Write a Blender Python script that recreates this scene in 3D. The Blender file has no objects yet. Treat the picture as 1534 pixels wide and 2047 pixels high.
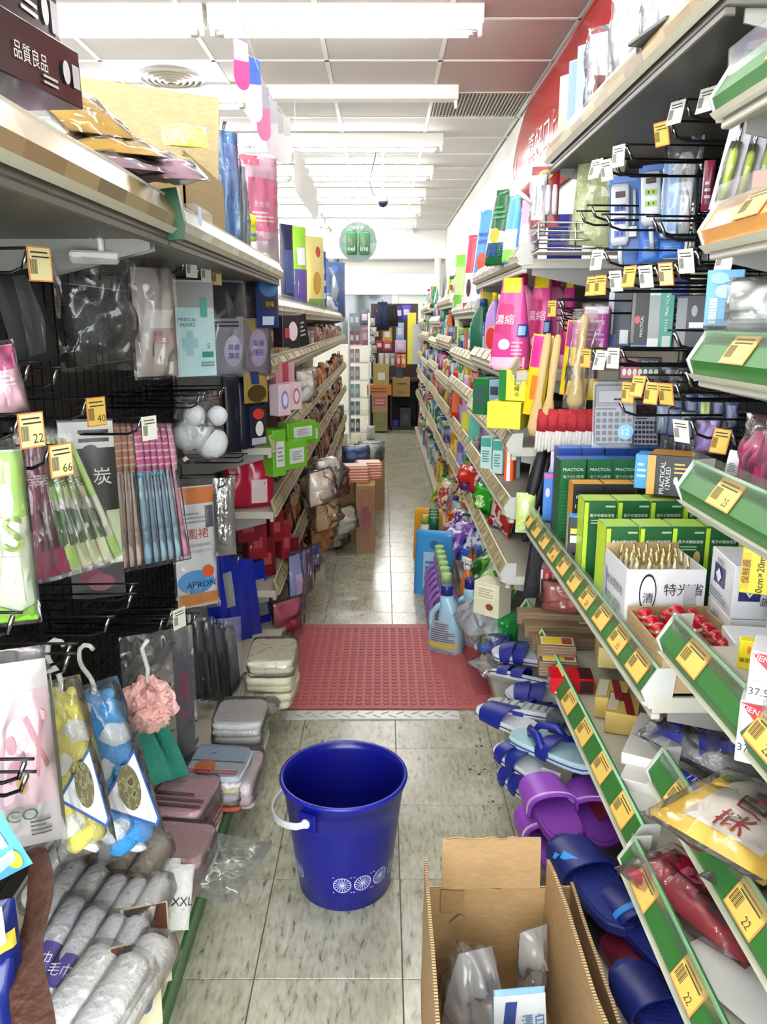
import bpy, bmesh, math, random
from mathutils import Vector, Matrix, Euler, noise

# ---------------------------------------------------------------- camera, world, exposure
SC = bpy.context.scene
COL = SC.collection
F, TH, CH, CX, CY = 1600.0, math.radians(13.27), 1.307, 767.0, 1023.5
ST, CT = math.sin(TH), math.cos(TH)
cd = bpy.data.cameras.new('camera')
cd.sensor_fit = 'VERTICAL'; cd.sensor_height = 36.0; cd.lens = 36.0 * F / 2047.0
cd.clip_start = 0.02; cd.clip_end = 60
cam = bpy.data.objects.new('camera', cd); COL.objects.link(cam)
cam.location = (0, 0, CH); cam.rotation_euler = (math.pi / 2 - TH, 0, 0)
SC.camera = cam
wd = bpy.data.worlds.new('world'); SC.world = wd; wd.use_nodes = True
wd.node_tree.nodes['Background'].inputs[0].default_value = (.9, .95, 1, 1)
wd.node_tree.nodes['Background'].inputs[1].default_value = 4.8  # strong, to fill the aisle through the added opening behind the camera
SC.view_settings.view_transform = 'Standard'; SC.view_settings.look = 'None'
SC.view_settings.gamma = 1.0; SC.view_settings.use_curve_mapping = False
SC.view_settings.exposure = 1.15
TUBE = 25.0            # emission of the fluorescent tubes
SC.cycles.transparent_max_bounces = 16
SC.cycles.max_bounces = 5; SC.cycles.diffuse_bounces = 3; SC.cycles.glossy_bounces = 3
SC.cycles.adaptive_threshold = .035
SC.cycles.use_light_tree = False; SC.cycles.caustics_reflective = False; SC.cycles.caustics_refractive = False

R = random.Random(11)

# ---------------------------------------------------------------- real place from the camera model
def depth_of(y, z): return y * CT - (z - CH) * ST
def wx(px, y, z): return (px - CX) * depth_of(y, z) / F
def wz(py, y):
    k = (CY - py) / F
    return CH + y * (k * CT - ST) / (CT + k * ST)
def dy(px, x, z=CH): return (x * F / (px - CX) + (z - CH) * ST) / CT
def W(px, py, x=None, y=None, z=None):
    a, b = (px - CX) / F, -(py - CY) / F
    d = Vector((a, CT + b * ST, -ST + b * CT)); o = Vector((0, 0, CH))
    t = x / d.x if x is not None else (y / d.y if y is not None else (z - CH) / d.z)
    return o + d * t

# ---------------------------------------------------------------- materials
def lin(h):
    if isinstance(h, str):
        h = h.lstrip('#'); c = [int(h[i:i + 2], 16) / 255 for i in (0, 2, 4)]
    else: c = h
    return tuple((v / 12.92 if v <= .04045 else ((v + .055) / 1.055) ** 2.4) for v in c) + (1,)
MC = {}
def newmat(key):
    m = bpy.data.materials.new(key); m.use_nodes = True; nt = m.node_tree
    return m, nt, nt.nodes, nt.links, nt.nodes['Principled BSDF']
def M(col, rough=.45, metal=0.0, bump=0.0, bs=60.0, vary=.06, spec=.5, sub=0.0, emit=0.0):
    key = 'm%s_%g_%g_%g_%g_%g_%g_%g' % (col, rough, metal, bump, bs, vary, spec, emit)
    if key in MC: return MC[key]
    m, nt, N, L, p = newmat('paint'); c = lin(col)
    p.inputs['Roughness'].default_value = rough; p.inputs['Metallic'].default_value = metal
    p.inputs['Specular IOR Level'].default_value = spec
    tc = N.new('ShaderNodeTexCoord'); nz = N.new('ShaderNodeTexNoise')
    nz.inputs['Scale'].default_value = bs; nz.inputs['Detail'].default_value = 4
    L.new(tc.outputs['Object'], nz.inputs['Vector'])
    mx = N.new('ShaderNodeMix'); mx.data_type = 'RGBA'
    mx.inputs[6].default_value = tuple(v * (1 - vary) for v in c[:3]) + (1,)
    mx.inputs[7].default_value = tuple(min(1, v * (1 + vary) + vary * .01) for v in c[:3]) + (1,)
    L.new(nz.outputs['Fac'], mx.inputs[0]); L.new(mx.outputs[2], p.inputs['Base Color'])
    if bump:
        b = N.new('ShaderNodeBump'); b.inputs['Strength'].default_value = bump; b.inputs['Distance'].default_value = .01
        L.new(nz.outputs['Fac'], b.inputs['Height']); L.new(b.outputs['Normal'], p.inputs['Normal'])
    if emit:
        p.inputs['Emission Color'].default_value = c; p.inputs['Emission Strength'].default_value = emit
    MC[key] = m; return m
def FILM(tint='ffffff', body=.03, rough=.10, bs=38.0, bump=.45, fres=.95):
    """thin clear plastic wrap: mostly see-through, with creased highlights"""
    key = 'film%s_%g_%g_%g_%g_%g' % (tint, body, rough, bs, bump, fres)
    if key in MC: return MC[key]
    m, nt, N, L, p = newmat('plastic_film'); N.remove(p); out = N['Material Output']
    tr = N.new('ShaderNodeBsdfTransparent'); gl = N.new('ShaderNodeBsdfGlossy'); df = N.new('ShaderNodeBsdfDiffuse')
    c = lin(tint); tr.inputs[0].default_value = tuple(.2 * v + .8 for v in c[:3]) + (1,); df.inputs[0].default_value = c
    gl.inputs['Roughness'].default_value = rough
    tc = N.new('ShaderNodeTexCoord'); nz = N.new('ShaderNodeTexNoise'); nz.noise_type = 'RIDGED_MULTIFRACTAL'; nz.inputs['Scale'].default_value = bs * .45
    nz.inputs['Detail'].default_value = 2; nz.inputs['Distortion'].default_value = .8
    L.new(tc.outputs['Object'], nz.inputs['Vector'])
    b = N.new('ShaderNodeBump'); b.inputs['Strength'].default_value = bump; b.inputs['Distance'].default_value = .02
    L.new(nz.outputs['Fac'], b.inputs['Height'])
    for s in (gl, df): L.new(b.outputs['Normal'], s.inputs['Normal'])
    fr = N.new('ShaderNodeFresnel'); fr.inputs['IOR'].default_value = 1.45; L.new(b.outputs['Normal'], fr.inputs['Normal'])
    m1 = N.new('ShaderNodeMixShader'); m1.inputs[0].default_value = body
    L.new(tr.outputs[0], m1.inputs[1]); L.new(df.outputs[0], m1.inputs[2])
    m2 = N.new('ShaderNodeMixShader'); ad = N.new('ShaderNodeMath'); ad.operation = 'MULTIPLY_ADD'; ad.use_clamp = True
    ad.inputs[1].default_value = fres; ad.inputs[2].default_value = .02
    L.new(fr.outputs[0], ad.inputs[0]); L.new(ad.outputs[0], m2.inputs[0])
    L.new(m1.outputs[0], m2.inputs[1]); L.new(gl.outputs[0], m2.inputs[2]); L.new(m2.outputs[0], out.inputs[0])
    MC[key] = m; return m
def PRINT(a, b, c, sc=3.0, rough=.25):
    """printed packaging: three ink colours in blotches over the pack"""
    key = 'print%s%s%s%g%g' % (a, b, c, sc, rough)
    if key in MC: return MC[key]
    m, nt, N, L, p = newmat('printed_pack')
    tc = N.new('ShaderNodeTexCoord'); mp = N.new('ShaderNodeMapping'); oi = N.new('ShaderNodeObjectInfo')
    ml = N.new('ShaderNodeMath'); ml.operation = 'MULTIPLY'; ml.inputs[1].default_value = 40
    L.new(oi.outputs['Random'], ml.inputs[0]); L.new(ml.outputs[0], mp.inputs['Location']); L.new(tc.outputs['Generated'], mp.inputs['Vector'])
    nz = N.new('ShaderNodeTexNoise'); nz.inputs['Scale'].default_value = sc; nz.inputs['Detail'].default_value = 2
    L.new(mp.outputs[0], nz.inputs['Vector'])
    cr = N.new('ShaderNodeValToRGB'); cr.color_ramp.interpolation = 'CONSTANT'
    e = cr.color_ramp.elements; e[0].position = 0; e[0].color = lin(a); e[1].position = .52; e[1].color = lin(b)
    x = e.new(.62); x.color = lin(c); x = e.new(.68); x.color = lin(a)
    L.new(nz.outputs['Fac'], cr.inputs[0]); L.new(cr.outputs[0], p.inputs['Base Color'])
    p.inputs['Roughness'].default_value = rough
    MC[key] = m; return m
def STRIPES(cols, axis=0, scale=1.0, rough=.5, bump=0.0):
    """printed or woven stripes across the object's own axis"""
    key = 'str%s%d%g' % (''.join(cols), axis, scale)
    if key in MC: return MC[key]
    m, nt, N, L, p = newmat('striped')
    tc = N.new('ShaderNodeTexCoord'); sp = N.new('ShaderNodeSeparateXYZ'); L.new(tc.outputs['Object'], sp.inputs[0])
    ml = N.new('ShaderNodeMath'); ml.operation = 'MULTIPLY'; ml.inputs[1].default_value = scale; L.new(sp.outputs[axis], ml.inputs[0])
    fr = N.new('ShaderNodeMath'); fr.operation = 'FRACT'; L.new(ml.outputs[0], fr.inputs[0])
    cr = N.new('ShaderNodeValToRGB'); cr.color_ramp.interpolation = 'CONSTANT'; e = cr.color_ramp.elements
    n = len(cols)
    e[0].color = lin(cols[0]); e[1].position = 1 / n; e[1].color = lin(cols[1])
    for i in range(2, n): x = e.new(i / n); x.color = lin(cols[i])
    L.new(fr.outputs[0], cr.inputs[0]); L.new(cr.outputs[0], p.inputs['Base Color']); p.inputs['Roughness'].default_value = rough
    MC[key] = m; return m
def CARD(col='a98a5f', lines=0):
    key = 'card%s%g' % (col, lines)
    if key in MC: return MC[key]
    m, nt, N, L, p = newmat('cardboard'); c = lin(col)
    tc = N.new('ShaderNodeTexCoord'); mp = N.new('ShaderNodeMapping'); mp.inputs['Scale'].default_value = (22, 22, 60)
    L.new(tc.outputs['Object'], mp.inputs[0]); nz = N.new('ShaderNodeTexNoise'); nz.inputs['Scale'].default_value = 2.5; nz.inputs['Detail'].default_value = 6
    L.new(mp.outputs[0], nz.inputs['Vector'])
    cr = N.new('ShaderNodeValToRGB'); cr.color_ramp.elements[0].position = .3; cr.color_ramp.elements[1].position = .75
    cr.color_ramp.elements[0].color = tuple(v * .88 for v in c[:3]) + (1,); cr.color_ramp.elements[1].color = tuple(min(1, v * 1.1) for v in c[:3]) + (1,)
    L.new(nz.outputs['Fac'], cr.inputs[0]); L.new(cr.outputs[0], p.inputs['Base Color']); p.inputs['Roughness'].default_value = .75
    b = N.new('ShaderNodeBump'); b.inputs['Strength'].default_value = .25; b.inputs['Distance'].default_value = .004
    L.new(nz.outputs['Fac'], b.inputs['Height']); L.new(b.outputs[0], p.inputs['Normal'])
    MC[key] = m; return m

# ---------------------------------------------------------------- mesh building
class MB:
    def __init__(s): s.v, s.f, s.m, s.sm = [], [], [], []
    def add(s, vs, fs, m=0, sm=False, T=None):
        o = len(s.v); s.v += [(T @ Vector(v)) if T else Vector(v) for v in vs]
        for f in fs: s.f.append([i + o for i in f]); s.m.append(m); s.sm.append(sm)
        return s
    def box(s, c, d, m=0, rot=None, T=None):
        x, y, z = d[0] / 2, d[1] / 2, d[2] / 2
        vs = [Vector((a * x, b * y, e * z)) for a in (-1, 1) for b in (-1, 1) for e in (-1, 1)]
        if rot: r = Euler(rot).to_matrix(); vs = [r @ v for v in vs]
        vs = [v + Vector(c) for v in vs]
        return s.add(vs, [(0, 1, 3, 2), (4, 6, 7, 5), (0, 4, 5, 1), (2, 3, 7, 6), (0, 2, 6, 4), (1, 5, 7, 3)], m, T=T)
    def span(s, a, b, m=0): # box between two corners
        return s.box([(a[i] + b[i]) / 2 for i in range(3)], [abs(a[i] - b[i]) for i in range(3)], m)
    def prism(s, poly, y0, y1, m=0, axis='y', sm=False):
        n = len(poly)
        def P(p, y): return (p[0], y, p[1]) if axis == 'y' else ((p[0], p[1], y) if axis == 'z' else (y, p[0], p[1]))
        vs = [P(p, y0) for p in poly] + [P(p, y1) for p in poly]
        fs = [(i, (i + 1) % n, n + (i + 1) % n, n + i) for i in range(n)] + [tuple(range(n - 1, -1, -1)), tuple(range(n, 2 * n))]
        return s.add(vs, fs, m, sm)
    def loft(s, rings, n=16, m=0, sm=True, cap=True, T=None):
        """rings: (z, half width, half depth, exponent, ox, oy)"""
        vs, fs = [], []
        for r in rings:
            z, a, b = r[:3]; e = r[3] if len(r) > 3 else 2; ox = r[4] if len(r) > 4 else 0; oy = r[5] if len(r) > 5 else 0
            for k in range(n):
                t = 2 * math.pi * (k + .5) / n; c, q = math.cos(t), math.sin(t)
                vs.append((ox + a * math.copysign(abs(c) ** (2 / e), c), oy + b * math.copysign(abs(q) ** (2 / e), q), z))
        for i in range(len(rings) - 1):
            for k in range(n):
                j = (k + 1) % n; fs.append((i * n + k, i * n + j, (i + 1) * n + j, (i + 1) * n + k))
        s.add(vs, fs, m, sm, T)
        if cap:
            o = len(s.v) - len(vs)
            for rr, rev in ((0, True), (len(rings) - 1, False)):
                q = [o + rr * n + k for k in range(n)]
                s.f.append(q[::-1] if rev else q); s.m.append(m); s.sm.append(False)
        return s
    def tube(s, pts, r, n=6, m=0, close=False):
        pts = [Vector(p) for p in pts]; k = len(pts); vs, fs = [], []; up = None
        for i, p in enumerate(pts):
            a = pts[(i - 1) % k] if (i or close) else p; b = pts[(i + 1) % k] if (i < k - 1 or close) else p
            t = (b - a)
            if t.length < 1e-9: t = Vector((0, 0, 1))
            t.normalize()
            if up is None: up = t.orthogonal().normalized()
            up = (up - t * up.dot(t))
            if up.length < 1e-6: up = t.orthogonal()
            up.normalize(); w = t.cross(up); rr = r[i] if isinstance(r, (list, tuple)) else r
            vs += [p + (up * math.cos(2 * math.pi * j / n) + w * math.sin(2 * math.pi * j / n)) * rr for j in range(n)]
        for i in range(k if close else k - 1):
            i2 = (i + 1) % k
            for j in range(n): fs.append((i * n + j, i * n + (j + 1) % n, i2 * n + (j + 1) % n, i2 * n + j))
        if not close: fs += [tuple(range(n - 1, -1, -1)), tuple(range((k - 1) * n, k * n))]
        return s.add(vs, fs, m, True)
    def grid(s, fn, nu, nv, m=0, sm=True, flip=False):
        vs = [fn(i / nu, j / nv) for j in range(nv + 1) for i in range(nu + 1)]; q = nu + 1
        fs = [(j * q + i, j * q + i + 1, (j + 1) * q + i + 1, (j + 1) * q + i) for j in range(nv) for i in range(nu)]
        if flip: fs = [f[::-1] for f in fs]
        return s.add(vs, fs, m, sm)
    def mesh(s, name, mats, bev=0.0, seg=1):
        me = bpy.data.meshes.new(name)
        me.from_pydata([tuple(v) for v in s.v], [], s.f)
        for mt in (mats if isinstance(mats, (list, tuple)) else [mats]): me.materials.append(mt)
        me.polygons.foreach_set('material_index', s.m); me.polygons.foreach_set('use_smooth', s.sm)
        if bev:
            bm = bmesh.new(); bm.from_mesh(me)
            bmesh.ops.bevel(bm, geom=[e for e in bm.edges if e.is_manifold and e.calc_face_angle(0) > .5], offset=bev, segments=seg, affect='EDGES', profile=.6)
            bm.to_mesh(me); bm.free()
        me.update(); return me
    def build(s, name, mats, parent=None, loc=None, rot=None, bev=0.0, seg=1):
        return obj(name, s.mesh(name, mats, bev, seg), parent, loc, rot)
def obj(name, me, parent=None, loc=None, rot=None):
    o = bpy.data.objects.new(name, me); COL.objects.link(o)
    if parent: o.parent = parent
    if loc: o.location = loc
    if rot: o.rotation_euler = rot
    return o
SEEN = {}
def tag(o, label, cat, group=None, kind=None):
    if label: o['label'] = label
    if cat: o['category'] = cat
    if group: o['group'] = group
    if kind: o['kind'] = kind
    return o
def thing(name, label, cat, loc=(0, 0, 0), rz=0, group=None, rot=None):
    o = bpy.data.objects.new(name, None); COL.objects.link(o); o.empty_display_size = .05
    o.location = loc; o.rotation_euler = rot if rot else (0, 0, rz)
    return tag(o, label, cat, group)
def dup(o, loc=None, rz=None, label=None, parent=None, rot=None, group=None, scale=None):
    c = o.copy(); COL.objects.link(c)
    if parent: c.parent = parent
    if loc is not None: c.location = loc
    if rz is not None: c.rotation_euler = (0, 0, rz)
    if rot is not None: c.rotation_euler = rot
    if scale is not None: c.scale = (scale,) * 3 if not hasattr(scale, '__len__') else scale
    if label: c['label'] = label
    if group: c['group'] = group
    for ch in list(o.children): dup(ch, parent=c)
    return c
def struct(name, mb, mats, bev=0, parent=None):
    o = mb.build(name, mats, parent, bev=bev)
    if not parent: o['kind'] = 'structure'
    return o
TXT = {}
def textmesh(s):
    if s not in TXT:
        c = bpy.data.curves.new('lettering', 'FONT'); c.body = s; c.size = 1; c.resolution_u = 2
        o = bpy.data.objects.new('lettering', c); me = bpy.data.meshes.new_from_object(o)
        vs = [v.co.copy() for v in me.vertices]; fs = [tuple(p.vertices) for p in me.polygons]
        bpy.data.objects.remove(o); bpy.data.curves.remove(c); bpy.data.meshes.remove(me)
        if vs:
            x0, x1 = min(v.x for v in vs), max(v.x for v in vs); y0, y1 = min(v.y for v in vs), max(v.y for v in vs)
            vs = [Vector((v.x - (x0 + x1) / 2, v.y - (y0 + y1) / 2, 0)) for v in vs]; TXT[s] = (vs, fs, x1 - x0, y1 - y0)
        else: TXT[s] = ([], [], 1, 1)
    return TXT[s]
ORD = ['first', 'second', 'third', 'fourth', 'fifth', 'sixth', 'seventh', 'eighth', 'ninth', 'tenth', 'eleventh', 'twelfth', 'thirteenth',
       'fourteenth', 'fifteenth', 'sixteenth', 'seventeenth', 'eighteenth', 'nineteenth']
TENS = {20: 'twent', 30: 'thirt', 40: 'fort', 50: 'fift', 60: 'sixt', 70: 'sevent', 80: 'eight', 90: 'ninet'}
def nth(i): # 0-based
    n = i + 1
    if n < 20: return ORD[n - 1]
    t = TENS[n // 10 * 10]
    return t + 'ieth' if n % 10 == 0 else t + 'y-' + ORD[n % 10 - 1]

# ---------------------------------------------------------------- room shell
XW, XL, YB, YF, ZC = .93, -3.9, 12.9, -1.9, 2.662      # right wall, left wall, end wall, wall behind the camera, ceiling
def floor_mat():
    m, nt, N, L, p = newmat('vinyl_tile')
    tc = N.new('ShaderNodeTexCoord'); oi = N.new('ShaderNodeObjectInfo')
    ml = N.new('ShaderNodeMath'); ml.operation = 'MULTIPLY'; ml.inputs[1].default_value = 50; L.new(oi.outputs['Random'], ml.inputs[0])
    ad = N.new('ShaderNodeVectorMath'); L.new(tc.outputs['Object'], ad.inputs[0]); L.new(ml.outputs[0], ad.inputs[1])
    mp = N.new('ShaderNodeMapping'); mp.inputs['Scale'].default_value = (60, 17, 20); L.new(ad.outputs[0], mp.inputs[0])
    n1 = N.new('ShaderNodeTexNoise'); n1.inputs['Scale'].default_value = 1.6; n1.inputs['Detail'].default_value = 5; n1.inputs['Distortion'].default_value = .5
    L.new(mp.outputs[0], n1.inputs['Vector'])
    n2 = N.new('ShaderNodeTexNoise'); n2.inputs['Scale'].default_value = 7; n2.inputs['Detail'].default_value = 3; L.new(ad.outputs[0], n2.inputs['Vector'])
    cr = N.new('ShaderNodeValToRGB'); e = cr.color_ramp.elements
    e[0].position = .27; e[0].color = lin('66655a'); e[1].position = .37; e[1].color = lin('adac98')
    x = e.new(.5); x.color = lin('bfbea9'); x = e.new(.66); x.color = lin('cdccb9')
    L.new(n1.outputs['Fac'], cr.inputs[0])
    mx = N.new('ShaderNodeMix'); mx.data_type = 'RGBA'; mx.blend_type = 'MULTIPLY'; mx.inputs[0].default_value = .35
    c2 = N.new('ShaderNodeValToRGB'); c2.color_ramp.elements[0].position = .35; c2.color_ramp.elements[0].color = lin('a8a690'); c2.color_ramp.elements[1].position = .6; c2.color_ramp.elements[1].color = (1, 1, 1, 1)
    L.new(n2.outputs['Fac'], c2.inputs[0]); L.new(cr.outputs[0], mx.inputs[6]); L.new(c2.outputs[0], mx.inputs[7]); L.new(mx.outputs[2], p.inputs['Base Color'])
    p.inputs['Roughness'].default_value = .2; p.inputs['Specular IOR Level'].default_value = .7
    b = N.new('ShaderNodeBump'); b.inputs['Strength'].default_value = .12; b.inputs['Distance'].default_value = .003
    L.new(n2.outputs['Fac'], b.inputs['Height']); L.new(b.outputs[0], p.inputs['Normal'])
    return m
FT = floor_mat()
fl = struct('floor', MB().span((XL, YF, -.06), (XW, YB, -.004)), M('5c594c', .6))
T = .3048
tb = MB().box((0, 0, -.0035), (T - .0022, T - .0022, .007)).mesh('tile', FT, .0008)
tx0 = wx(806, 1.35, 0) - 4 * T
ty0 = 1.68 - 3 * T
k = 0
for j in range(38):
    for i in range(6):
        x, y = tx0 + (i + .5) * T, ty0 + (j + .5) * T
        if x + T / 2 > XW or (not -1.0 < x): continue
        if j > 29 and i < 3 and False: continue
        obj('tile', tb, fl, (x, y, 0), (0, 0, math.pi * (k % 2))); k += 1
WHITE = M('eceae2', .6, vary=.02)
struct('wall_right', MB().span((XW, YF, 0), (XW + .1, YB, ZC + .1)), M('f0efe9', .55, bump=.05, vary=.02))
struct('wall_left', MB().span((XL - .1, YF, 0), (XL, YB, ZC + .1)), WHITE)
struct('wall_back', MB().span((XL, YB, 0), (XW, YB + .1, ZC + .1)), WHITE)
struct('wall_front', MB().span((XL, YF - .1, 2.35), (XW, YF, ZC + .1)).span((XL, YF - .1, 0), (XL + .5, YF, 2.35)), WHITE)   # invented open shop front, out of view, so world light fills the aisle
ce = struct('ceiling', MB().span((XL, YF, ZC + .012), (XW, YB, ZC + .1)), M('d8d6d0', .8))
PAN = M('cfcac6', .75, bump=.12, bs=240, vary=.04); PAN2 = M('bfaeab', .75, bump=.12, bs=240, vary=.05)
pm = MB().box((0, 0, 0), (.574, .574, .012)).mesh('ceiling_panel', PAN, .002)
pm2 = MB().box((0, 0, 0), (.574, .574, .012)).mesh('ceiling_panel', PAN2, .002)
gx = [.30 + .6 * i for i in range(-7, 2)]; gy = [4.67 + .6 * j for j in range(-12, 14)]
skip = set()
def cell(x, y): return (math.floor((x - .30) / .6), math.floor((y - 4.67) / .6))
VENT, GRIL, VENT2 = cell(-1.2, 4.95), cell(.6, 5.5), cell(-1.2, 7.4)
for i in range(-7, 1):
    for j in range(-12, 14):
        x, y = .30 + .6 * (i + .5), 4.67 + .6 * (j + .5)
        if y > YB - .25 or y < YF + .3 or (i, j) in (VENT, GRIL, VENT2): continue
        obj('ceiling_panel', pm2 if (x > .3 and y < 5.2) else pm, ce, (x, y, ZC + .004))
g = MB()
for x in gx:
    if x < XW: g.box((x, (YF + YB) / 2, ZC + .002), (.024, YB - YF, .014))
for y in gy:
    if YF < y < YB: g.box(((XL + XW) / 2, y, ZC + .0015), (XW - XL, .022, .013))
g.build('ceiling_grid', M('f2f1ee', .5), ce)

# fluorescent battens
def fixture():
    t = thing('light_fixture', '', 'light fixture')
    hs = MB().prism([(-.055, .075), (-.045, .0), (.045, .0), (.055, .075)], -.605, .605, axis='x')
    hs.build('housing', M('f4f2ea', .4, vary=.02), t, bev=.003)
    hol = M('f6f4ee', .35)
    for sx in (-1, 1):
        h = MB().box((sx * .592, 0, -.018), (.02, .03, .05)); h.build('lamp_holder', hol, t, bev=.004)
    for sx in (-1, 1):
        MB().tube([(sx * .575, 0, -.032), (sx * .540, 0, -.032)], .0145, 12).build('end_cap', M('cfcdc6', .3, .8), t)
    tub = MB().tube([(-.54, 0, -.032), (.54, 0, -.032)], .014, 12).build('lamp_tube', M('ffffff', .3, emit=TUBE, vary=0), t)
    tub['label'] = 'glowing white lamp tube'
    return t
fx = fixture(); first = True
rows = [3.94 + 1.22 * k for k in range(-4, 8)]
FR = ['above the bunting string', 'above the red banner', 'third along the aisle ceiling']
for r, y in enumerate(rows):
    for c, x in enumerate((-.165, -1.395, -2.625)):
        lab = 'lit batten light fixture, %s row from the entrance, in the %s column' % (nth(r), ('aisle', 'middle', 'outer')[c])
        if r == 5 and c == 0: lab = 'white batten light fixture without a lit tube beside the ceiling grille'
        if first: o = fx; o.location = (x, y, ZC - .075); o['label'] = lab; first = False
        else: o = dup(fx, (x, y, ZC - .075), 0, lab)
        o['group'] = 'ceiling batten lights'
        if r == 5 and c == 0:
            for ch in list(o.children):
                if ch.name.startswith('lamp_tube'): bpy.data.objects.remove(ch)
                elif ch.name.startswith('end_cap'): bpy.data.objects.remove(ch)
# round diffusers
def diffuser(x, y, lab):
    t = thing('air_diffuser', lab, 'air vent', (x, y, ZC))
    MB().box((0, 0, .004), (.574, .574, .012)).build('panel', M('dcdbe6', .35), t, bev=.002)
    for k, r in enumerate((.19, .155, .12, .085, .05)):
        z = -.004 - .004 * k
        pr = [(z, r, r), (z - .012, r - .012, r - .012), (z - .016, r - .022, r - .022), (z - .004, r - .012, r - .012)]
        MB().loft(pr + [pr[0]], 28, cap=False).build('ring', M('c9c3b4', .4, .2), t)
    MB().loft([(-.02, .03, .03), (-.026, .026, .026)], 20).build('hub', M('c9c3b4', .4), t)
def cc(c): return (.30 + .6 * (c[0] + .5), 4.67 + .6 * (c[1] + .5))
diffuser(*cc(VENT), 'round air diffuser in the ceiling above the cardboard box')
diffuser(*cc(VENT2), 'small distant round air diffuser behind the bunting')
x, y = cc(GRIL); t = thing('ceiling_grille', 'square slatted air grille in the ceiling next to the red banner', 'air vent', (x, y, ZC))
MB().box((0, 0, .01), (.57, .57, .006)).build('backing', M('9a978c', .7), t)
sl = MB().box((0, 0, 0), (.006, .56, .012)).mesh('slat', M('cfcabb', .5))
for k in range(26): obj('slat', sl, t, (-.275 + k * .022, 0, 0))
# end wall: beam, window band and posts
struct('trim_1', MB().span((XL, 12.55, 2.25), (XW, YB, ZC)), M('f6f5ef', .5), .004)
struct('trim_2', MB().span((XL, 12.35, 1.72), (XW - .05, 12.5, 2.02)), M('f7f6f2', .5), .004)
w1 = struct('window_1', MB().span((-1.05, 12.44, 1.0), (.13, 12.46, 1.72)), M('5f6a6a', .08, spec=.8))
w2 = struct('window_2', MB().span((.22, 12.44, 1.0), (.82, 12.46, 1.72)), M('dfe6dc', .2))
for a, b in ((-1.1, -1.05), (.13, .22), (.82, .88)):
    struct('window_frame', MB().span((a, 12.40, .2), (b, 12.48, 1.72)), M('f1f0ea', .45), .003, parent=w1)
struct('pipe', MB().tube([(.8, 12.3, 1.4), (.8, 12.3, 2.25)], .05, 12), M('e8e6dd', .5), parent=w2)
struct('wall_partition', MB().span((XL, 12.36, 0), (XW, 12.43, 1.0)), M('d8d5c8', .6))
# ---------------------------------------------------------------- shelving
STEEL = M('b9b8ae', .4, .1, vary=.03); CREAM = M('bfbbab', .45, vary=.03); DARK = M('1d1d1e', .5, vary=.1); BLACKM = M('17171a', .3, .3)
CHROME = M('c8c8c6', .18, 1.0); GREY = M('8c8b84', .45)
GREENR = M('2e682a', .5, vary=.08); GREEND = M('2f6d36', .3); CLEAR = FILM('eefaf2', .04, .1, 8, .0, .35); CAPW = M('bdbdb6', .35)
TANR = STRIPES(['9b8d63', 'b5a87e', '8d8157', 'c4b88f', 'a09468'], 1, 7.3, .35); PALER = STRIPES(['d8d6c6', 'e9e7db', 'cfcab4', 'dedccd'], 1, 3.1, .3)
BROWNR = STRIPES(['8f7a52', 'a38c5f', '7d6d4d', '99865e'], 1, 2.3, .22)
YEL, YEL2, INK, REDL, PAPER = M('dcb95c', .5, vary=.05), M('e6d8a0', .5), M('3a3426', .6), M('c9854a', .5), M('e9e6da', .55)

def lettering_mb(mb, s, cx, cz, h, m, y=0.0):
    vs, fs, w, hh = textmesh(s); k = h / max(hh, .01)
    mb.add([(cx + v.x * k, y, cz + v.y * k) for v in vs], fs, m)
PL = {}
def price_mesh(num, tone=0, w=.052, h=.036):
    """a price ticket: paper, coloured edge, bar code, digits; faces -Y, centred"""
    key = (num, tone, w, h)
    if key not in PL:
        mb = MB().box((0, 0, 0), (w, .0012, h), 1).box((0, -.0002, 0), (w - .004, .0013, h - .004), 0)
        for i in range(9): mb.box((-w * .42 + i * w * .034, -.0009, -h * .08), (w * (.012 if i % 3 else .022), .0004, h * .42), 2)
        for i in range(2): mb.box((-w * .02 + i * .002, -.0009, h * (.33 - i * .13)), (w * .72, .0004, h * .045), 2)
        if num: lettering_mb(mb, num, w * .22, -h * .24, h * .26, 2, -.0012)
        PL[key] = mb.mesh('price_label', [(YEL, YEL2, PAPER, M('b9aa7c', .5))[tone], (REDL, M('d88a4a', .5), PAPER, M('a8986c', .5))[tone], INK if tone < 3 else M('8a7c5c', .5)])
    return PL[key]

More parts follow.
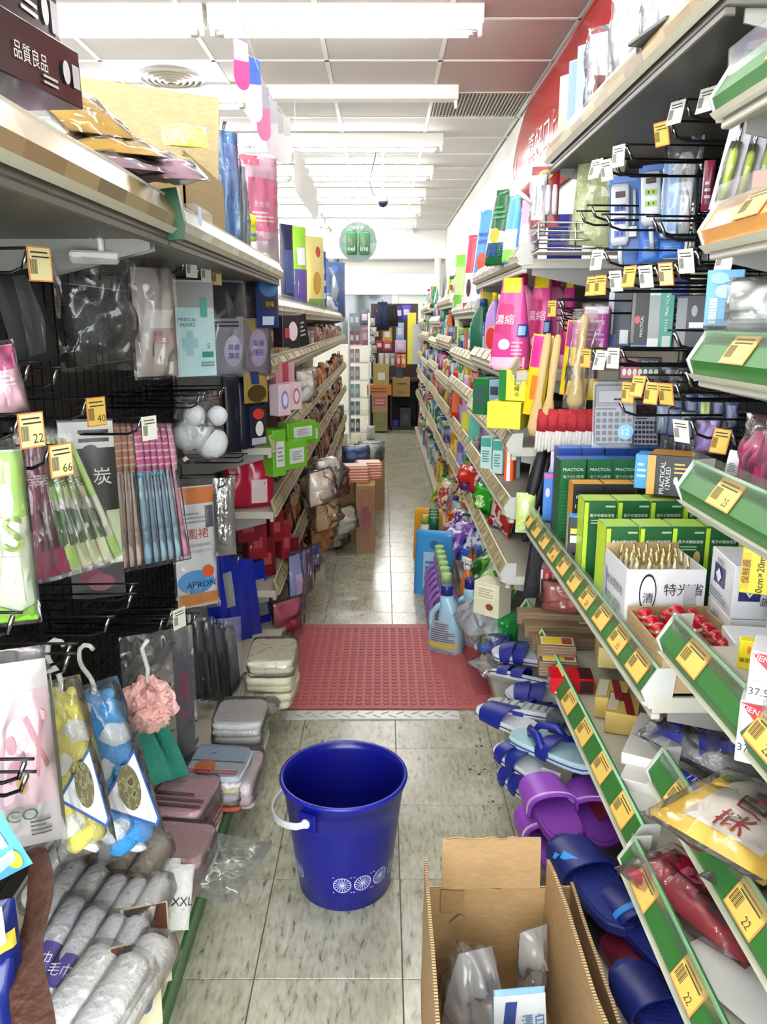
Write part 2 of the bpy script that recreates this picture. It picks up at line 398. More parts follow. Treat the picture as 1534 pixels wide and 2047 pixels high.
def rail_profile(s, X, z, h, lean):
    # polygon in (x, z); s = -1 left shelves (front faces +x), +1 right shelves (front faces -x)
    o = -s
    return [(X, z - .012), (X + o * .006, z - .014), (X + o * (.006 + .010), z + h * .25), (X + o * (.006 + .010 - lean), z + h),
            (X + o * (.001 - lean * .6), z + h), (X, z + .004)]
def rail(unit, s, X, z, y0, y1, style, labels=(), cap=True, h=.042, lean=.02):
    mats = {'green': GREENR, 'tan': TANR, 'pale': PALER, 'brown': BROWNR, 'orange': M('c98f4e', .25, vary=.25, bs=9)}
    o = -s; P = rail_profile(s, X, z, h, lean); n = len(P)
    mb = MB().prism(P, y0, y1, 0)
    if style == 'green': # moulded lips
        mb.prism([(P[3][0] + o * .002, P[3][1] - .006), (P[3][0] + o * .004, P[3][1]), (P[3][0], P[3][1] + .003), (P[3][0] - o * .003, P[3][1])], y0, y1, 1)
        mb.prism([(P[1][0] + o * .001, P[1][1] - .002), (P[1][0] + o * .006, P[1][1] + .001), (P[2][0] + o * .002, P[1][1] + .007), (P[1][0], P[1][1] + .006)], y0, y1, 2)
    else:
        mb.prism([(P[3][0] + o * .002, P[3][1] - .005), (P[3][0] + o * .003, P[3][1]), (P[3][0], P[3][1] + .002), (P[3][0] - o * .003, P[3][1])], y0, y1, 2)
        mb.prism([(P[1][0] + o * .001, P[1][1] - .003), (P[1][0] + o * .005, P[1][1]), (P[2][0] + o * .002, P[1][1] + .006), (P[1][0], P[1][1] + .005)], y0, y1, 2)
    r = mb.build('price_rail', [mats[style], M('8fc79c', .2), M('d9d5c0', .3)], unit)
    if cap:
        for y in (y0 - .002, y1 + .002):
            q = [(P[0][0] - o * .03, P[0][1] - .002), (P[1][0], P[1][1] - .004), (P[2][0] + o * .004, P[2][1]), (P[3][0] + o * .004, P[3][1] + .003), (P[3][0] - o * .028, P[3][1] + .005)]
            MB().prism(q, y - .002, y + .002).build('end_cap', CAPW, r)
    a = math.atan2(P[3][0] - P[2][0], P[3][1] - P[2][1])   # lean of the face
    cx, cz = (P[2][0] + P[3][0]) / 2 + o * .0022, (P[2][1] + P[3][1]) / 2
    for y, num, tone in labels:
        b = obj('price_label', price_mesh(num, tone, .072 if style in ('green', 'orange') else .058, .043 if style in ('green', 'orange') else .034), r, (cx, y, cz)); b.rotation_euler = (0, 0, 0)
        b.matrix_local = Matrix.Translation((cx, y, cz)) @ Matrix.Rotation(a, 4, 'Y') @ Matrix.Rotation(-s * math.pi / 2, 4, 'Z')
    return r
def guard(unit, s, X, z, y0, y1, h=.06):
    o = -s
    MB().prism([(X + o * .0, z), (X + o * .002, z), (X + o * .006, z + h), (X + o * .004, z + h)], y0, y1).build('shelf_guard', CLEAR, unit)
def shelf(unit, s, Xf, Xb, z, y0, y1, mat=None, th=.028):
    mb = MB().span((Xf, y0, z - th), (Xb, y1, z)); o = -s
    mb.span((Xf, y0 + .002, z - th - .012), (Xf - o * .015, y1 - .002, z - th), 0)
    sh = mb.build('shelf_board', mat or CREAM, unit, bev=.002)
    for y in (y0 + .012, y1 - .012):
        MB().prism([(Xf - o * .03, z - th), (Xb, z - th), (Xb, z - th - .09), (Xb - (Xb - Xf) * .25, z - th - .085), (Xf - o * .03, z - th - .018)], y - .002, y + .002).build('bracket', GREY, sh)
    return sh
def upright(unit, x, y, z1, mat):
    mb = MB().span((x - .02, y - .015, 0), (x + .02, y + .015, z1))
    for k in range(int(z1 / .05) - 1): mb.box((x, y - .0155, .05 + k * .05), (.005, .002, .024), 1)
    mb.build('upright', [mat, DARK], unit)
def unit(label, s, y0, y1, Xb, ztop, baseX, baseZ, back='panel', mat=None, base_mat=None, kick=None):
    u = thing('shelving_unit', label, 'shelving', (0, 0, 0), group='shop shelving units')
    m = mat or CREAM; o = -s
    for y in (y0 + .016, y1 - .016): upright(u, Xb, y, ztop, m)
    if back == 'grid':
        g = MB()
        n = int((y1 - y0) / .05)
        for i in range(n + 1): g.tube([(Xb + o * .03, y0 + i * (y1 - y0) / n, .2), (Xb + o * .03, y0 + i * (y1 - y0) / n, ztop)], .002, 4)
        for i in range(int((ztop - .2) / .05) + 1): g.tube([(Xb + o * .033, y0, .2 + i * .05), (Xb + o * .033, y1, .2 + i * .05)], .002, 4)
        w = g.build('wire_grid', BLACKM, u); w['kind'] = 'stuff'
        MB().span((Xb - .012, y0, .05), (Xb + .012, y1, ztop)).build('back_panel', DARK, u)
    else:
        MB().span((Xb - .012, y0, .05), (Xb + .012, y1, ztop)).build('back_panel', m, u)
    b = MB().span((baseX, y0 + .001, baseZ - .03), (Xb, y1 - .001, baseZ)).build('base_deck', base_mat or CREAM, u, bev=.002)
    MB().span((baseX - o * .012, y0 + .003, 0), (baseX - o * .03, y1 - .003, baseZ - .03)).build('kick_plate', kick or M('b7ae86', .45), u)
    return u
hk = {}
def hook(u, s, y, z, x0, L, tag_num=None, tone=0, mat=None, tilt=0.0):
    """peg hook: prong with an upturned tip, a tag arm above it"""
    o = -s; key = (s, round(L, 3))
    if key not in hk:
        mb = MB().tube([(0, 0, 0), (o * L * .9, 0, 0), (o * L * .97, 0, .008), (o * L, 0, .028)], .0028, 6)
        mb.tube([(0, 0, .03), (o * (L - .005), 0, .034), (o * (L + .012), 0, .034)], .0022, 6)
        mb.box((o * .004, 0, .015), (.008, .03, .05)); hk[key] = mb.mesh('peg_hook', [BLACKM])
        tp = MB().tube([(o * (L * .965), 0, .006), (o * (L * 1.0), 0, .03)], .0034, 6); hk[key + (1,)] = tp.mesh('hook_tip', CHROME)
    h = obj('peg_hook', hk[key], u, (x0, y, z)); obj('hook_tip', hk[key + (1,)], h)
    if tag_num is not None:
        p = obj('price_tag', price_mesh(tag_num, tone, .040 if s < 0 else .034, .048 if s < 0 else .042), h)
        p.matrix_local = Matrix.Translation((o * (L + .016), 0, .012)) @ Matrix.Rotation(-s * (math.pi / 2 - .5) , 4, 'Z') @ Matrix.Rotation(tilt, 4, 'X')
    return h

# left side of the aisle -------------------------------------------------
LN = unit('long black wire-grid display unit hung with packs on the left of the aisle', -1, .35, 3.0, -.80, 1.47, -.40, .12, 'grid', DARK, M('c9c4b0', .5), M('3f7a45', .35))
MB().span((-.392, .36, .09), (-.398, 2.99, .118)).build('green_edge', GREEND, LN)
shelf(LN, -1, -.375, -.80, 1.477, .35, 1.47, M('5f5d54', .45)); shelf(LN, -1, -.375, -.80, 1.477, 1.475, 3.0, M('5f5d54', .45))
rail(LN, -1, -.375, 1.475, .35, 1.465, 'brown', cap=False, h=.05)
rail(LN, -1, -.375, 1.475, 1.485, 3.0, 'pale', cap=False, h=.044)
MB().prism([(-.40, 1.445), (-.352, 1.45), (-.346, 1.48), (-.356, 1.535), (-.40, 1.53)], 1.466, 1.484).build('rail_joint', M('20502c', .35), LN)
LS = [.278, .598, .848, 1.142, 1.367]
LU = []
for i in range(5):
    a = 3.0 + i * 1.2; b = a + 1.2
    u = unit('%s cream shelving unit of the left row, counted from the black display' % ('nearest', 'second', 'third', 'fourth', 'last')[i], -1, a + .003, b - .003, -.80, 1.367, -.40, .10)
    for k, z in enumerate(LS):
        shelf(u, -1, -.425, -.80, z, a + .004, b - .004)
        lab = []
        if k < 4 and i < 3: lab = [(a + .1 + q * (.16 + .02 * ((q + k) % 3)), '', 3) for q in range(6)]
        rail(u, -1, -.425, z - .002, a + .004, b - .004, 'pale' if k == 4 else 'tan', lab, cap=False, h=.046)
        guard(u, -1, -.427, z, a + .02, b - .02, .06 if k == 4 else .052)
    LU.append(u)
# right side of the aisle ------------------------------------------------
def labs(a, b, nums, tone=0, off=0.0):
    n = len(nums); return [(a + (b - a) * (q + .5 + off) / n, nums[q], tone) for q in range(n)]
RN = unit('nearest shelving unit on the right, with green price rails, running out of the picture', 1, -.0, 1.19, .90, 1.9, .40, .12, 'panel', M('4b4a46', .5))
NZ = [1.59, 1.42, 1.243, 1.055, .81, .58, .415]
NX = [.46, .46, .46, .46, .45, .45, .415]
for k, z in enumerate(NZ):
    shelf(RN, 1, NX[k], .9, z, .0, 1.185, th=.014)
    nums = (['', '', ''], ['', '', '', ''], ['15', '20', '25', ''], ['12', '18', '30', '25'], ['15', '32', '45', '22', ''], ['', '38', '25', '22', '38'], ['22', '', '22', '', '22', ''])[k]
    rail(RN, 1, NX[k], z, .0, 1.18, 'orange' if k == 1 else 'green', labs(.05, 1.18, nums), h=.05, lean=.024)
    guard(RN, 1, NX[k] + .002, z, .02, 1.17, .07)
RP = unit('shelving unit on the right with peg hooks above and two shelves with green rails', 1, 1.2, 2.4, .90, 1.76, .385, .12, 'grid', DARK)
shelf(RP, 1, .46, .9, 1.75, 1.2, 2.38, M('56544c', .45)); rail(RP, 1, .46, 1.748, 1.2, 2.37, 'brown', cap=False, h=.05)
shelf(RP, 1, .44, .9, .712, 1.2, 2.38); rail(RP, 1, .44, .71, 1.205, 2.37, 'green', labs(1.21, 2.36, ['', '35', '', '28', '', '', '40', '', '', '']), h=.05, lean=.024); guard(RP, 1, .442, .712, 1.21, 2.36, .075)
shelf(RP, 1, .44, .9, .418, 1.2, 2.38); rail(RP, 1, .44, .416, 1.215, 2.37, 'green', labs(1.22, 2.36, ['', '', '', '', '', '', '', '']), h=.05, lean=.024)
RS = [.53, .743, .94, 1.168, 1.488]
RX = [.385, .39, .39, .395, .40]
RU = []
for i in range(6):
    a = 2.4 + i * 1.2; b = a + 1.2
    u = unit('%s white shelving unit of the right row of cleaning goods' % ('nearest', 'second', 'third', 'fourth', 'fifth', 'farthest')[i], 1, a + .004, b - .004, .90, 1.62 if i == 0 else 1.5, .375, .10)
    for k, z in enumerate(RS):
        zz = z + (0, .0, .03, -.03, -.12)[k] * (i % 2) + (0 if i < 2 else (-.02, .03, 0, .02, -.05)[k])
        x = RX[k] + .01 * (i % 2)
        shelf(u, 1, x, .9, zz, a + .006, b - .006)
        lab = [(a + .12 + q * .17, '', 3) for q in range(6)] if i < 3 else []
        rail(u, 1, x, zz - .002, a + .006, b - .006, 'tan' if k < 4 else 'pale', lab, cap=(i < 2 and (i or k != 3)), h=.042)
    RU.append((u, [z + (0, .0, .03, -.03, -.12)[k] * (i % 2) + (0 if i < 2 else (-.02, .03, 0, .02, -.05)[k]) for k, z in enumerate(RS)], a, b))
# ---------------------------------------------------------------- floor things: mat, strip, bucket, carton
MATC = M('b85f60', .5, bump=.15, bs=90, vary=.1)
y0, y1 = 2.545, 3.34
t = thing('rubber_mat', 'red studded rubber mat lying across the aisle', 'mat', (0, 0, 0))
MB().prism([(-.40, .002), (.40, .002), (.385, .008), (-.385, .008)], y0, y1).build('mat_sheet', MATC, t)
st = MB().loft([(.007, .0115, .0115), (.0105, .0105, .0105), (.0115, .008, .008)], 8)
ms = st.mesh('stud', MATC)
big = MB(); nx, ny = 21, 26; cnt = 0
for j in range(ny):
    for i in range(nx):
        x = -.345 + i * .0322; y = y0 + .035 + j * .0284
        if j < 14 and cnt < 294: obj('stud', ms, t, (x, y, 0)); cnt += 1
        else: big.loft([(.007, .0115, .0115), (.0105, .0105, .0105), (.0115, .008, .008)], 8, T=Matrix.Translation((x, y, 0)))
o = big.build('stud_field', MATC, t); o['kind'] = 'stuff'
MB().loft([(.002, .04, .30, 6), (.009, .036, .296, 6)], 16, T=Matrix.Translation((.36, 2.94, 0))).build('smooth_border', M('a84650', .4), t)
a, b = W(573, 1428, z=.004), W(918, 1428, z=.004)
t = thing('checker_plate_strip', 'white embossed plate strip along the front edge of the red mat', 'floor strip', (0, 0, 0))
MB().span((a.x, 2.475, 0), (b.x, 2.535, .005)).build('strip', M('dedfd9', .35, .2), t, bev=.001)
tr = MB().loft([(0, .018, .0035, 2), (.0025, .012, .002, 2)], 10).mesh('tread', M('c9cbc6', .3, .3))
for k in range(22): obj('tread', tr, t, (a.x + .022 + k * (b.x - a.x - .04) / 21, 2.505 + .012 * (-1) ** k, .005), (0, 0, .6 * (-1) ** k))

# bucket
bx, by = wx(690, 1.674, 0), 1.674
BLUE = M('101478', .28, vary=.05, spec=.5)
t = thing('bucket', 'empty blue plastic bucket with white handle and wheel pattern standing in the aisle', 'bucket', (bx, by, 0))
H, rb, rt = .287, .108, .142
def rr(z): return rb + (rt - rb) * (z / H)
pr = [(.0, rb - .004), (.004, rb), (.10, rr(.10)), (.20, rr(.2)), (.262, rr(.262)), (.264, rr(.264) + .003), (.282, rt + .003), (.287, rt + .006), (.290, rt + .003), (.2885, rt - .003),
      (.27, rr(.27) - .0035), (.15, rr(.15) - .003), (.008, rb - .004), (.006, .0)]
MB().loft([(z, r, r) for z, r in pr], 56, cap=False).add([(rb * .97 * math.cos(i * math.pi / 14), rb * .97 * math.sin(i * math.pi / 14), .001) for i in range(28)], [tuple(range(27, -1, -1))]).build('body', BLUE, t)
MB().loft([(.281, rt + .004, rt + .004), (.285, rt + .0075, rt + .0075), (.290, rt + .006, rt + .006), (.2905, rt, rt), (.287, rt - .003, rt - .003)], 56, cap=False).build('rim', M('1b219c', .25), t)
WHP = M('e6e6e2', .35)
ea = math.radians(240)       # ear direction, front left of the bucket
ears = [Vector((math.cos(ea), math.sin(ea), 0)), Vector((math.cos(ea + math.pi), math.sin(ea + math.pi), 0))]
for e in ears:
    T2 = Matrix.Translation(e * (rt + .004) + Vector((0, 0, .246))) @ Matrix.Rotation(math.atan2(e.y, e.x), 4, 'Z')
    m = MB(); m.box((0, 0, 0), (.014, .046, .044)); m.v = [T2 @ v for v in m.v]; er = m.build('ear', BLUE, t, bev=.003)
    m = MB().loft([(0, .011, .011), (.006, .0105, .0105), (.010, .007, .007)], 14, T=T2 @ Matrix.Rotation(math.pi / 2, 4, 'Y') @ Matrix.Translation((0, 0, .005))); m.build('pivot_cap', WHP, er)
side = Vector((-math.sin(ea), math.cos(ea), 0)) ; side = side if side.x < 0 else -side
pts = []
for k in range(25):
    q = math.pi * k / 24
    pts.append(ears[0] * ((rt + .016) * math.cos(q)) + side * (.172 * math.sin(q)) + Vector((0, 0, .246 - .055 * math.sin(q) ** .7)))
hm = MB()
def band(pts, w, th, mb):
    vs = []; fs = []
    for i, p in enumerate(pts):
        a = pts[max(0, i - 1)]; b = pts[min(len(pts) - 1, i + 1)]; tg = (b - a).normalized(); up = Vector((0, 0, 1)); ou = tg.cross(up).normalized()
        vs += [p + up * w + ou * th, p + up * w - ou * th, p - up * w - ou * th, p - up * w + ou * th]
    for i in range(len(pts) - 1):
        for j in range(4): fs.append((i * 4 + j, i * 4 + (j + 1) % 4, i * 4 + 4 + (j + 1) % 4, i * 4 + 4 + j))
    fs += [(3, 2, 1, 0), tuple(range(len(vs) - 4, len(vs)))]; mb.add(vs, fs)
band(pts, .0085, .0022, hm); hm.build('handle', WHP, t, bev=.001)
# printed cart-wheel band low on the bucket
PR = M('b9bce0', .4)
def on_bucket(ang, u, v, z, off=.0009):
    zz = z + v; a_ = ang + u / rr(zz); r = rr(zz) + off
    return (r * math.cos(a_), r * math.sin(a_), zz)
wm_all = []
for k, deg in enumerate((210, 270, 293, 316, 339)):
    an = math.radians(deg); z = .078; wm = MB(); Rr = .0205
    n = 28
    for r0, r1 in ((Rr * .90, Rr), (.0, Rr * .16)):
        vs = [on_bucket(an, r * math.cos(2 * math.pi * i / n), r * math.sin(2 * math.pi * i / n), z) for i in range(n) for r in (max(r0, 1e-4), r1)]
        wm.add(vs, [(2 * i, 2 * i + 1, (2 * i + 3) % (2 * n), (2 * i + 2) % (2 * n)) for i in range(n)])
    for i in range(16):
        c, q = math.cos(math.pi * i / 8), math.sin(math.pi * i / 8)
        wm.add([on_bucket(an, c * r - q * d, q * r + c * d, z) for r, d in ((.002, -.0006), (Rr * .93, -.0009), (Rr * .93, .0009), (.002, .0006))], [(0, 1, 2, 3)])
    for sx, sz in ((-1, -1), (-1, 1), (1, 1), (1, -1)):
        wm.add([on_bucket(an, sx * (.0222 - d0), sz * (.0222 - d1), z) for d0, d1 in ((0, 0), (.005, .001), (.002, .0035))], [(0, 1, 2)])
    wm.build('wheel_print', PR, t)
wm = MB()
for dz in (0, .02): wm.add([on_bucket(math.radians(345), u, v, .215 + dz) for u, v in ((-.008, -.006), (.008, -.006), (.008, .006), (-.008, .006))], [(0, 1, 2, 3)])
wm.build('sticker', PR, t)

# open carton at the lower edge of the picture
CB, CBI = CARD('a8875a'), CARD('9a7a4f')
t = thing('cardboard_carton', 'open brown cardboard carton on the floor below the slippers', 'carton', (0, 0, 0))
x0, x1, ya, yb, hh = .082, .362, .70, 1.335, .255
th = .006
MB().span((x0, ya, 0), (x1, yb, .006)).build('bottom', CB, t)
def wall_strip(name, p0, p1, z0, z1, wob=.004, th=.006, lean=(0, 0), seed=0):
    """a slightly warped board standing between two floor points"""
    p0, p1 = Vector((p0[0], p0[1], 0)), Vector((p1[0], p1[1], 0)); d = p1 - p0; nrm = Vector((-d.y, d.x, 0)).normalized()
    def pt(u, v, sd):
        p = p0 + d * u + Vector((lean[0], lean[1], 0)) * v
        w = noise.noise(Vector((u * 3 + seed, v * 2, seed))) * wob
        ztop = z1 + noise.noise(Vector((u * 9, seed, 1))) * .006
        return p + nrm * (w + sd * th / 2) + Vector((0, 0, z0 + (ztop - z0) * v))
    mb = MB().grid(lambda u, v: pt(u, v, 1), 14, 6).grid(lambda u, v: pt(u, v, -1), 14, 6, flip=True)
    mb.grid(lambda u, v: pt(u, 1, 2 * v - 1), 14, 1, 1).grid(lambda u, v: pt(0, u, 2 * v - 1), 6, 1, 1).grid(lambda u, v: pt(1, u, 2 * v - 1), 6, 1, 1)
    return mb.build(name, [CB, CORR], t)
CORR = STRIPES(['d9bf92', '7a5c38'], 1, 170, .8)
wall_strip('side_panel', (x0, ya), (x0, yb), 0, .262, .006, seed=1)
wall_strip('side_panel', (x1, ya), (x1, yb), 0, .262, .006, seed=2)
wall_strip('end_panel', (x0, yb), (x1, yb), 0, .25, .003, seed=3)
wall_strip('end_panel', (x0, ya), (x1, ya), 0, .25, .003, seed=4)
wall_strip('end_flap', (x0 + .03, yb - .004), (x1 - .062, yb - .004), .252, .352, .006, lean=(0, .012), seed=5)
wall_strip('side_flap', (x0 - .008, ya + .02), (x0 - .006, yb - .02), .05, .325, .006, lean=(.004, 0), seed=6)
wall_strip('side_flap', (x1 - .05, yb - .01), (x1 - .028, ya), .04, .318, .008, lean=(0, 0), seed=7)
MB().box((x0 + .05, yb - .010, .225), (.045, .004, .05)).box((x0 + .06, yb - .012, .185), (.012, .004, .03), rot=(0, .8, 0)).build('torn_tab', CBI, t)
# ---------------------------------------------------------------- builders of goods (origin: bottom centre, front faces -Y)
def mat_of(c, rough=.3):
    return c if isinstance(c, bpy.types.Material) else M(c, rough)
def decorate(root, front, w, h, deco, off=.0012):
    """flat print on a pack's front: panels, ellipses, bars and lettering that follow its surface"""
    off0 = off
    for di, d in enumerate(deco or ()):
        k = d[0]; mb = MB(); off = off0 * (1 + .45 * di)
        if k == 'p':      # panel x0 x1 z0 z1 in fractions of half width / height
            _, x0, x1, z0, z1, c = d[:6]
            mb.grid(lambda u, v: (lambda x, z: (x, front(x, z) - off, z))((x0 + (x1 - x0) * u) * w / 2, (z0 + (z1 - z0) * v) * h), 6, 6)
            mb.build('label', mat_of(c), root)
        elif k == 'e':    # ellipse cx cz rx rz
            _, cx, cz, rx, rz, c = d[:6]; n = 20
            vs = [(cx * w / 2, front(cx * w / 2, cz * h) - off * 1.3, cz * h)]
            for q in (.5, 1):
                for i in range(n):
                    x = cx * w / 2 + q * rx * w / 2 * math.cos(2 * math.pi * i / n); z = cz * h + q * rz * h * math.sin(2 * math.pi * i / n)
                    vs.append((x, front(x, z) - off * 1.3, z))
            fs = [(0, 1 + i, 1 + (i + 1) % n) for i in range(n)] + [(1 + i, 1 + n + i, 1 + n + (i + 1) % n, 1 + (i + 1) % n) for i in range(n)]
            mb.add(vs, fs, 0, True).build('emblem', mat_of(c), root)
        elif k == 'q':    # free polygon [(x, z)...] in fractions
            pts = [(x * w / 2, z * h) for x, z in d[1]]
            bm = bmesh.new(); bm.faces.new([bm.verts.new((x, 0, z)) for x, z in pts]); bmesh.ops.triangulate(bm, faces=bm.faces[:])
            bmesh.ops.subdivide_edges(bm, edges=bm.edges[:], cuts=4, use_grid_fill=True)
            for v in bm.verts: v.co.y = front(v.co.x, v.co.z) - off * 1.5
            bm.verts.index_update(); mb.add([v.co.copy() for v in bm.verts], [[v.index for v in f.verts] for f in bm.faces]); bm.free()
            mb.build('emblem', mat_of(d[2]), root)
        elif k == 'b':    # n thin bars
            _, x0, x1, z0, z1, n, c = d
            for i in range(n):
                z = (z0 + (z1 - z0) * (i + .5) / n) * h; e = (z1 - z0) / n * h * .22; xa, xb = x0 * w / 2, (x1 - (.25 * (x1 - x0) if i % 3 == 2 else 0)) * w / 2
                mb.grid(lambda u, v: (lambda x, zz: (x, front(x, zz) - off * 1.6, zz))(xa + (xb - xa) * u, z - e + 2 * e * v), 5, 1)
            mb.build('print_line', mat_of(c), root)
        elif k == 't':    # lettering: text cx cz height(m) colour [rot] [max width fraction]
            s, cx, cz, hh, c = d[1:6]; rot = d[6] if len(d) > 6 else 0
            vs, fs, tw, th = textmesh(s); kk = hh / max(th, .01)
            lim = (d[7] if len(d) > 7 else 1.7) * w / 2
            if not rot and tw * kk > lim: kk = lim / tw
            if rot and tw * kk > h * .9: kk = h * .9 / tw
            ca, sa = math.cos(rot), math.sin(rot)
            pp = [(cx * w / 2 + (v.x * ca - v.y * sa) * kk, cz * h + (v.x * sa + v.y * ca) * kk) for v in vs]
            mb.add([(x, front(x, z) - off * 2, z) for x, z in pp], fs).build('lettering', mat_of(c), root)
    return root
def pillow_fn(w, h, t, seed=0, wr=.12, taper=0.0, p=.55, bot=0.0):
    def th(u, v):
        a = max(0, 4 * u * (1 - u)) ** p * max(0, 4 * v * (1 - v)) ** p
        n = noise.noise(Vector((u * 4 + seed * 3.1, v * 4, seed))) + .5 * noise.noise(Vector((u * 9 + seed, v * 9, seed * 2)))
        return t / 2 * a * (1 + wr * 2 * n)
    def pos(u, v, sd):
        ww = w * (1 - taper * v ** 2) * (1 - bot * (1 - v))
        return Vector(((u - .5) * ww, sd * th(u, v), v * h))
    def front(x, z):
        v = min(1, max(0, z / h)); ww = w * (1 - taper * v ** 2) * (1 - bot * (1 - v))
        return -th(min(1, max(0, x / ww + .5)), v)
    return pos, front
def pillow_mb(pos, nu=10, nv=12, m=0):
    mb = MB().grid(lambda u, v: pos(u, v, -1), nu, nv, m).grid(lambda u, v: pos(u, v, 1), nu, nv, m, flip=True)
    return mb
def soft(name, label, cat, w, h, t, c, deco=None, seed=None, wr=.12, taper=0, p=.55, film=None, part='bag', header=None, group=None, rough=.3, bot=0.0, nu=10, nv=12):
    seed = R.random() * 50 if seed is None else seed
    root = thing(name, label, cat, group=group)
    pos, front = pillow_fn(w, h, t, seed, wr, taper, p, bot)
    pillow_mb(pos, nu, nv).build(part, mat_of(c, rough), root)
    decorate(root, front, w, h, deco)
    if film:
        p2, f2 = pillow_fn(w * 1.12, h * 1.1, t * 1.25 + .006, seed + 9, .35, taper, .45, bot)
        pillow_mb(p2, 12, 14).build('wrapper', FILM() if film is True else film, root, (0, 0, -h * .03))
    if header: # card header stapled across the top
        hc, hh = header[:2]
        MB().box((0, 0, h + hh / 2 - .006), (w * .98, .004, hh)).build('header_card', mat_of(hc, .4), root, bev=.001)
        MB().tube([(-.012, -.0025, h + hh * .7), (0, -.0025, h + hh * .8), (.012, -.0025, h + hh * .7)], .003, 5).build('hang_hole', DARK, root)
    return root
def box(name, label, cat, w, h, d, c, deco=None, sides=None, top=None, group=None, part='carton', rough=.4, bev=.0015, side_deco=None, top_deco=None):
    root = thing(name, label, cat, group=group)
    m = MB().box((0, 0, h / 2), (w, d, h)); mats = [mat_of(c, rough), mat_of(sides or c, rough), mat_of(top or c, rough)]
    m.m = [1, 1, 0, 0, 2, 2]
    m.build(part, mats, root, bev=bev)
    decorate(root, lambda x, z: -d / 2, w, h, deco)
    if side_deco:   # print on the -X side, built as a child that is turned
        for sgn, dd in side_deco.items():
            e = thing('side_print', '', ''); e.parent = root
            for kk in list(e.keys()): del e[kk]
            e.rotation_euler = (0, 0, -math.pi / 2 if sgn < 0 else math.pi / 2)
            decorate(e, lambda x, z: -w / 2, d, h, dd)
    if top_deco:
        e = thing('top_print', '', ''); e.parent = root
        for kk in list(e.keys()): del e[kk]
        e.rotation_euler = (-math.pi / 2, 0, 0); e.location = (0, -d / 2, h)
        decorate(e, lambda x, z: 0, w, d, top_deco)
    return root
def ringfn(rings):
    def at(z):
        for a, b in zip(rings, rings[1:]):
            if a[0] <= z <= b[0] and b[0] > a[0]:
                f = (z - a[0]) / (b[0] - a[0]); return [a[i] + (b[i] - a[i]) * f for i in range(4)]
        return list(rings[-1][:4])
    def front(x, z):
        _, a, b, e = at(z); q = min(.999, abs(x) / max(a, 1e-4))
        return -b * (1 - q ** e) ** (1 / e)
    return front
def bottle(name, label, cat, w, h, d, c, capc, deco=None, capw=.4, caph=.12, neck=.18, e=3.0, handle=False, group=None, taper=.0, rough=.25):
    root = thing(name, label, cat, group=group); a, b = w / 2, d / 2; hb = h * (1 - caph); hs = hb * (1 - neck)
    cr = min(a, b) * capw / .6 * .75
    rings = [(0, a * .94, b * .94, e), (.006, a, b, e), (hs * .5, a * (1 - taper * .4), b, e), (hs, a * (1 - taper), b * .98, e), (hs + (hb - hs) * .4, a * .82 * (1 - taper * .5), b * .9, e * .8), (hs + (hb - hs) * .8, cr * 1.15, cr * 1.15, 2), (hb, cr * .95, cr * .95, 2)]
    sg = -1 if handle == -1 else 1
    if handle: rings = [(0, a * .94, b * .94, e), (.006, a, b, e), (hs * .5, a, b, e), (hs * .62, a * .72, b * .95, e, -sg * a * .26), (hs * .92, a * .62, b * .85, e, -sg * a * .24), (hs + (hb - hs) * .45, a * .45, b * .7, 2.4, -sg * a * .1), (hs + (hb - hs) * .8, cr * 1.15, cr * 1.15, 2), (hb, cr * .95, cr * .95, 2)]
    body = MB().loft(rings, 20); body.build('bottle_body', mat_of(c, rough), root)
    MB().loft([(hb, cr, cr), (h * .99, cr * .96, cr * .96), (h, cr * .85, cr * .85)], 16).build('bottle_cap', mat_of(capc, .35), root)
    if handle:
        pts = [(sg * a * .1, 0, hs + (hb - hs) * .35), (sg * a * .55, 0, hs * 1.0), (sg * a * .85, 0, hs * .86), (sg * a * .9, 0, hs * .66), (sg * a * .75, 0, hs * .45)]
        MB().tube(pts, [.3 * b, .28 * b, .28 * b, .3 * b, .4 * b], 8).build('grip', mat_of(c, rough), root)
    decorate(root, ringfn(rings), w, h, deco); return root
def pouch(name, label, cat, w, h, d, c, deco=None, capc=None, taper=.1, group=None, topc=None, corner=True):
    root = thing(name, label, cat, group=group); a, b = w / 2, d / 2
    rings = [(0, a * .92, b * .9, 3), (h * .03, a, b, 3), (h * .35, a * (1 - taper * .2), b * .85, 2.6), (h * .7, a * (1 - taper * .6), b * .4, 2.4), (h * .92, a * (1 - taper), b * .08, 2.2), (h, a * (1 - taper), b * .05, 2.2)]
    MB().loft(rings, 20).build('pouch_body', mat_of(c, .22), root)
    if topc: decorate(root, ringfn(rings), w, h, [('p', -.9 + taper, .9 - taper, .84, 1.0, topc)])
    if capc: MB().loft([(0, .012, .012), (.022, .011, .011)], 12, T=Matrix.Translation((a * .55, 0, h * .93)) @ Matrix.Rotation(.6, 4, 'Y')).build('spout_cap', mat_of(capc), root)
    decorate(root, ringfn(rings), w, h, deco); return root
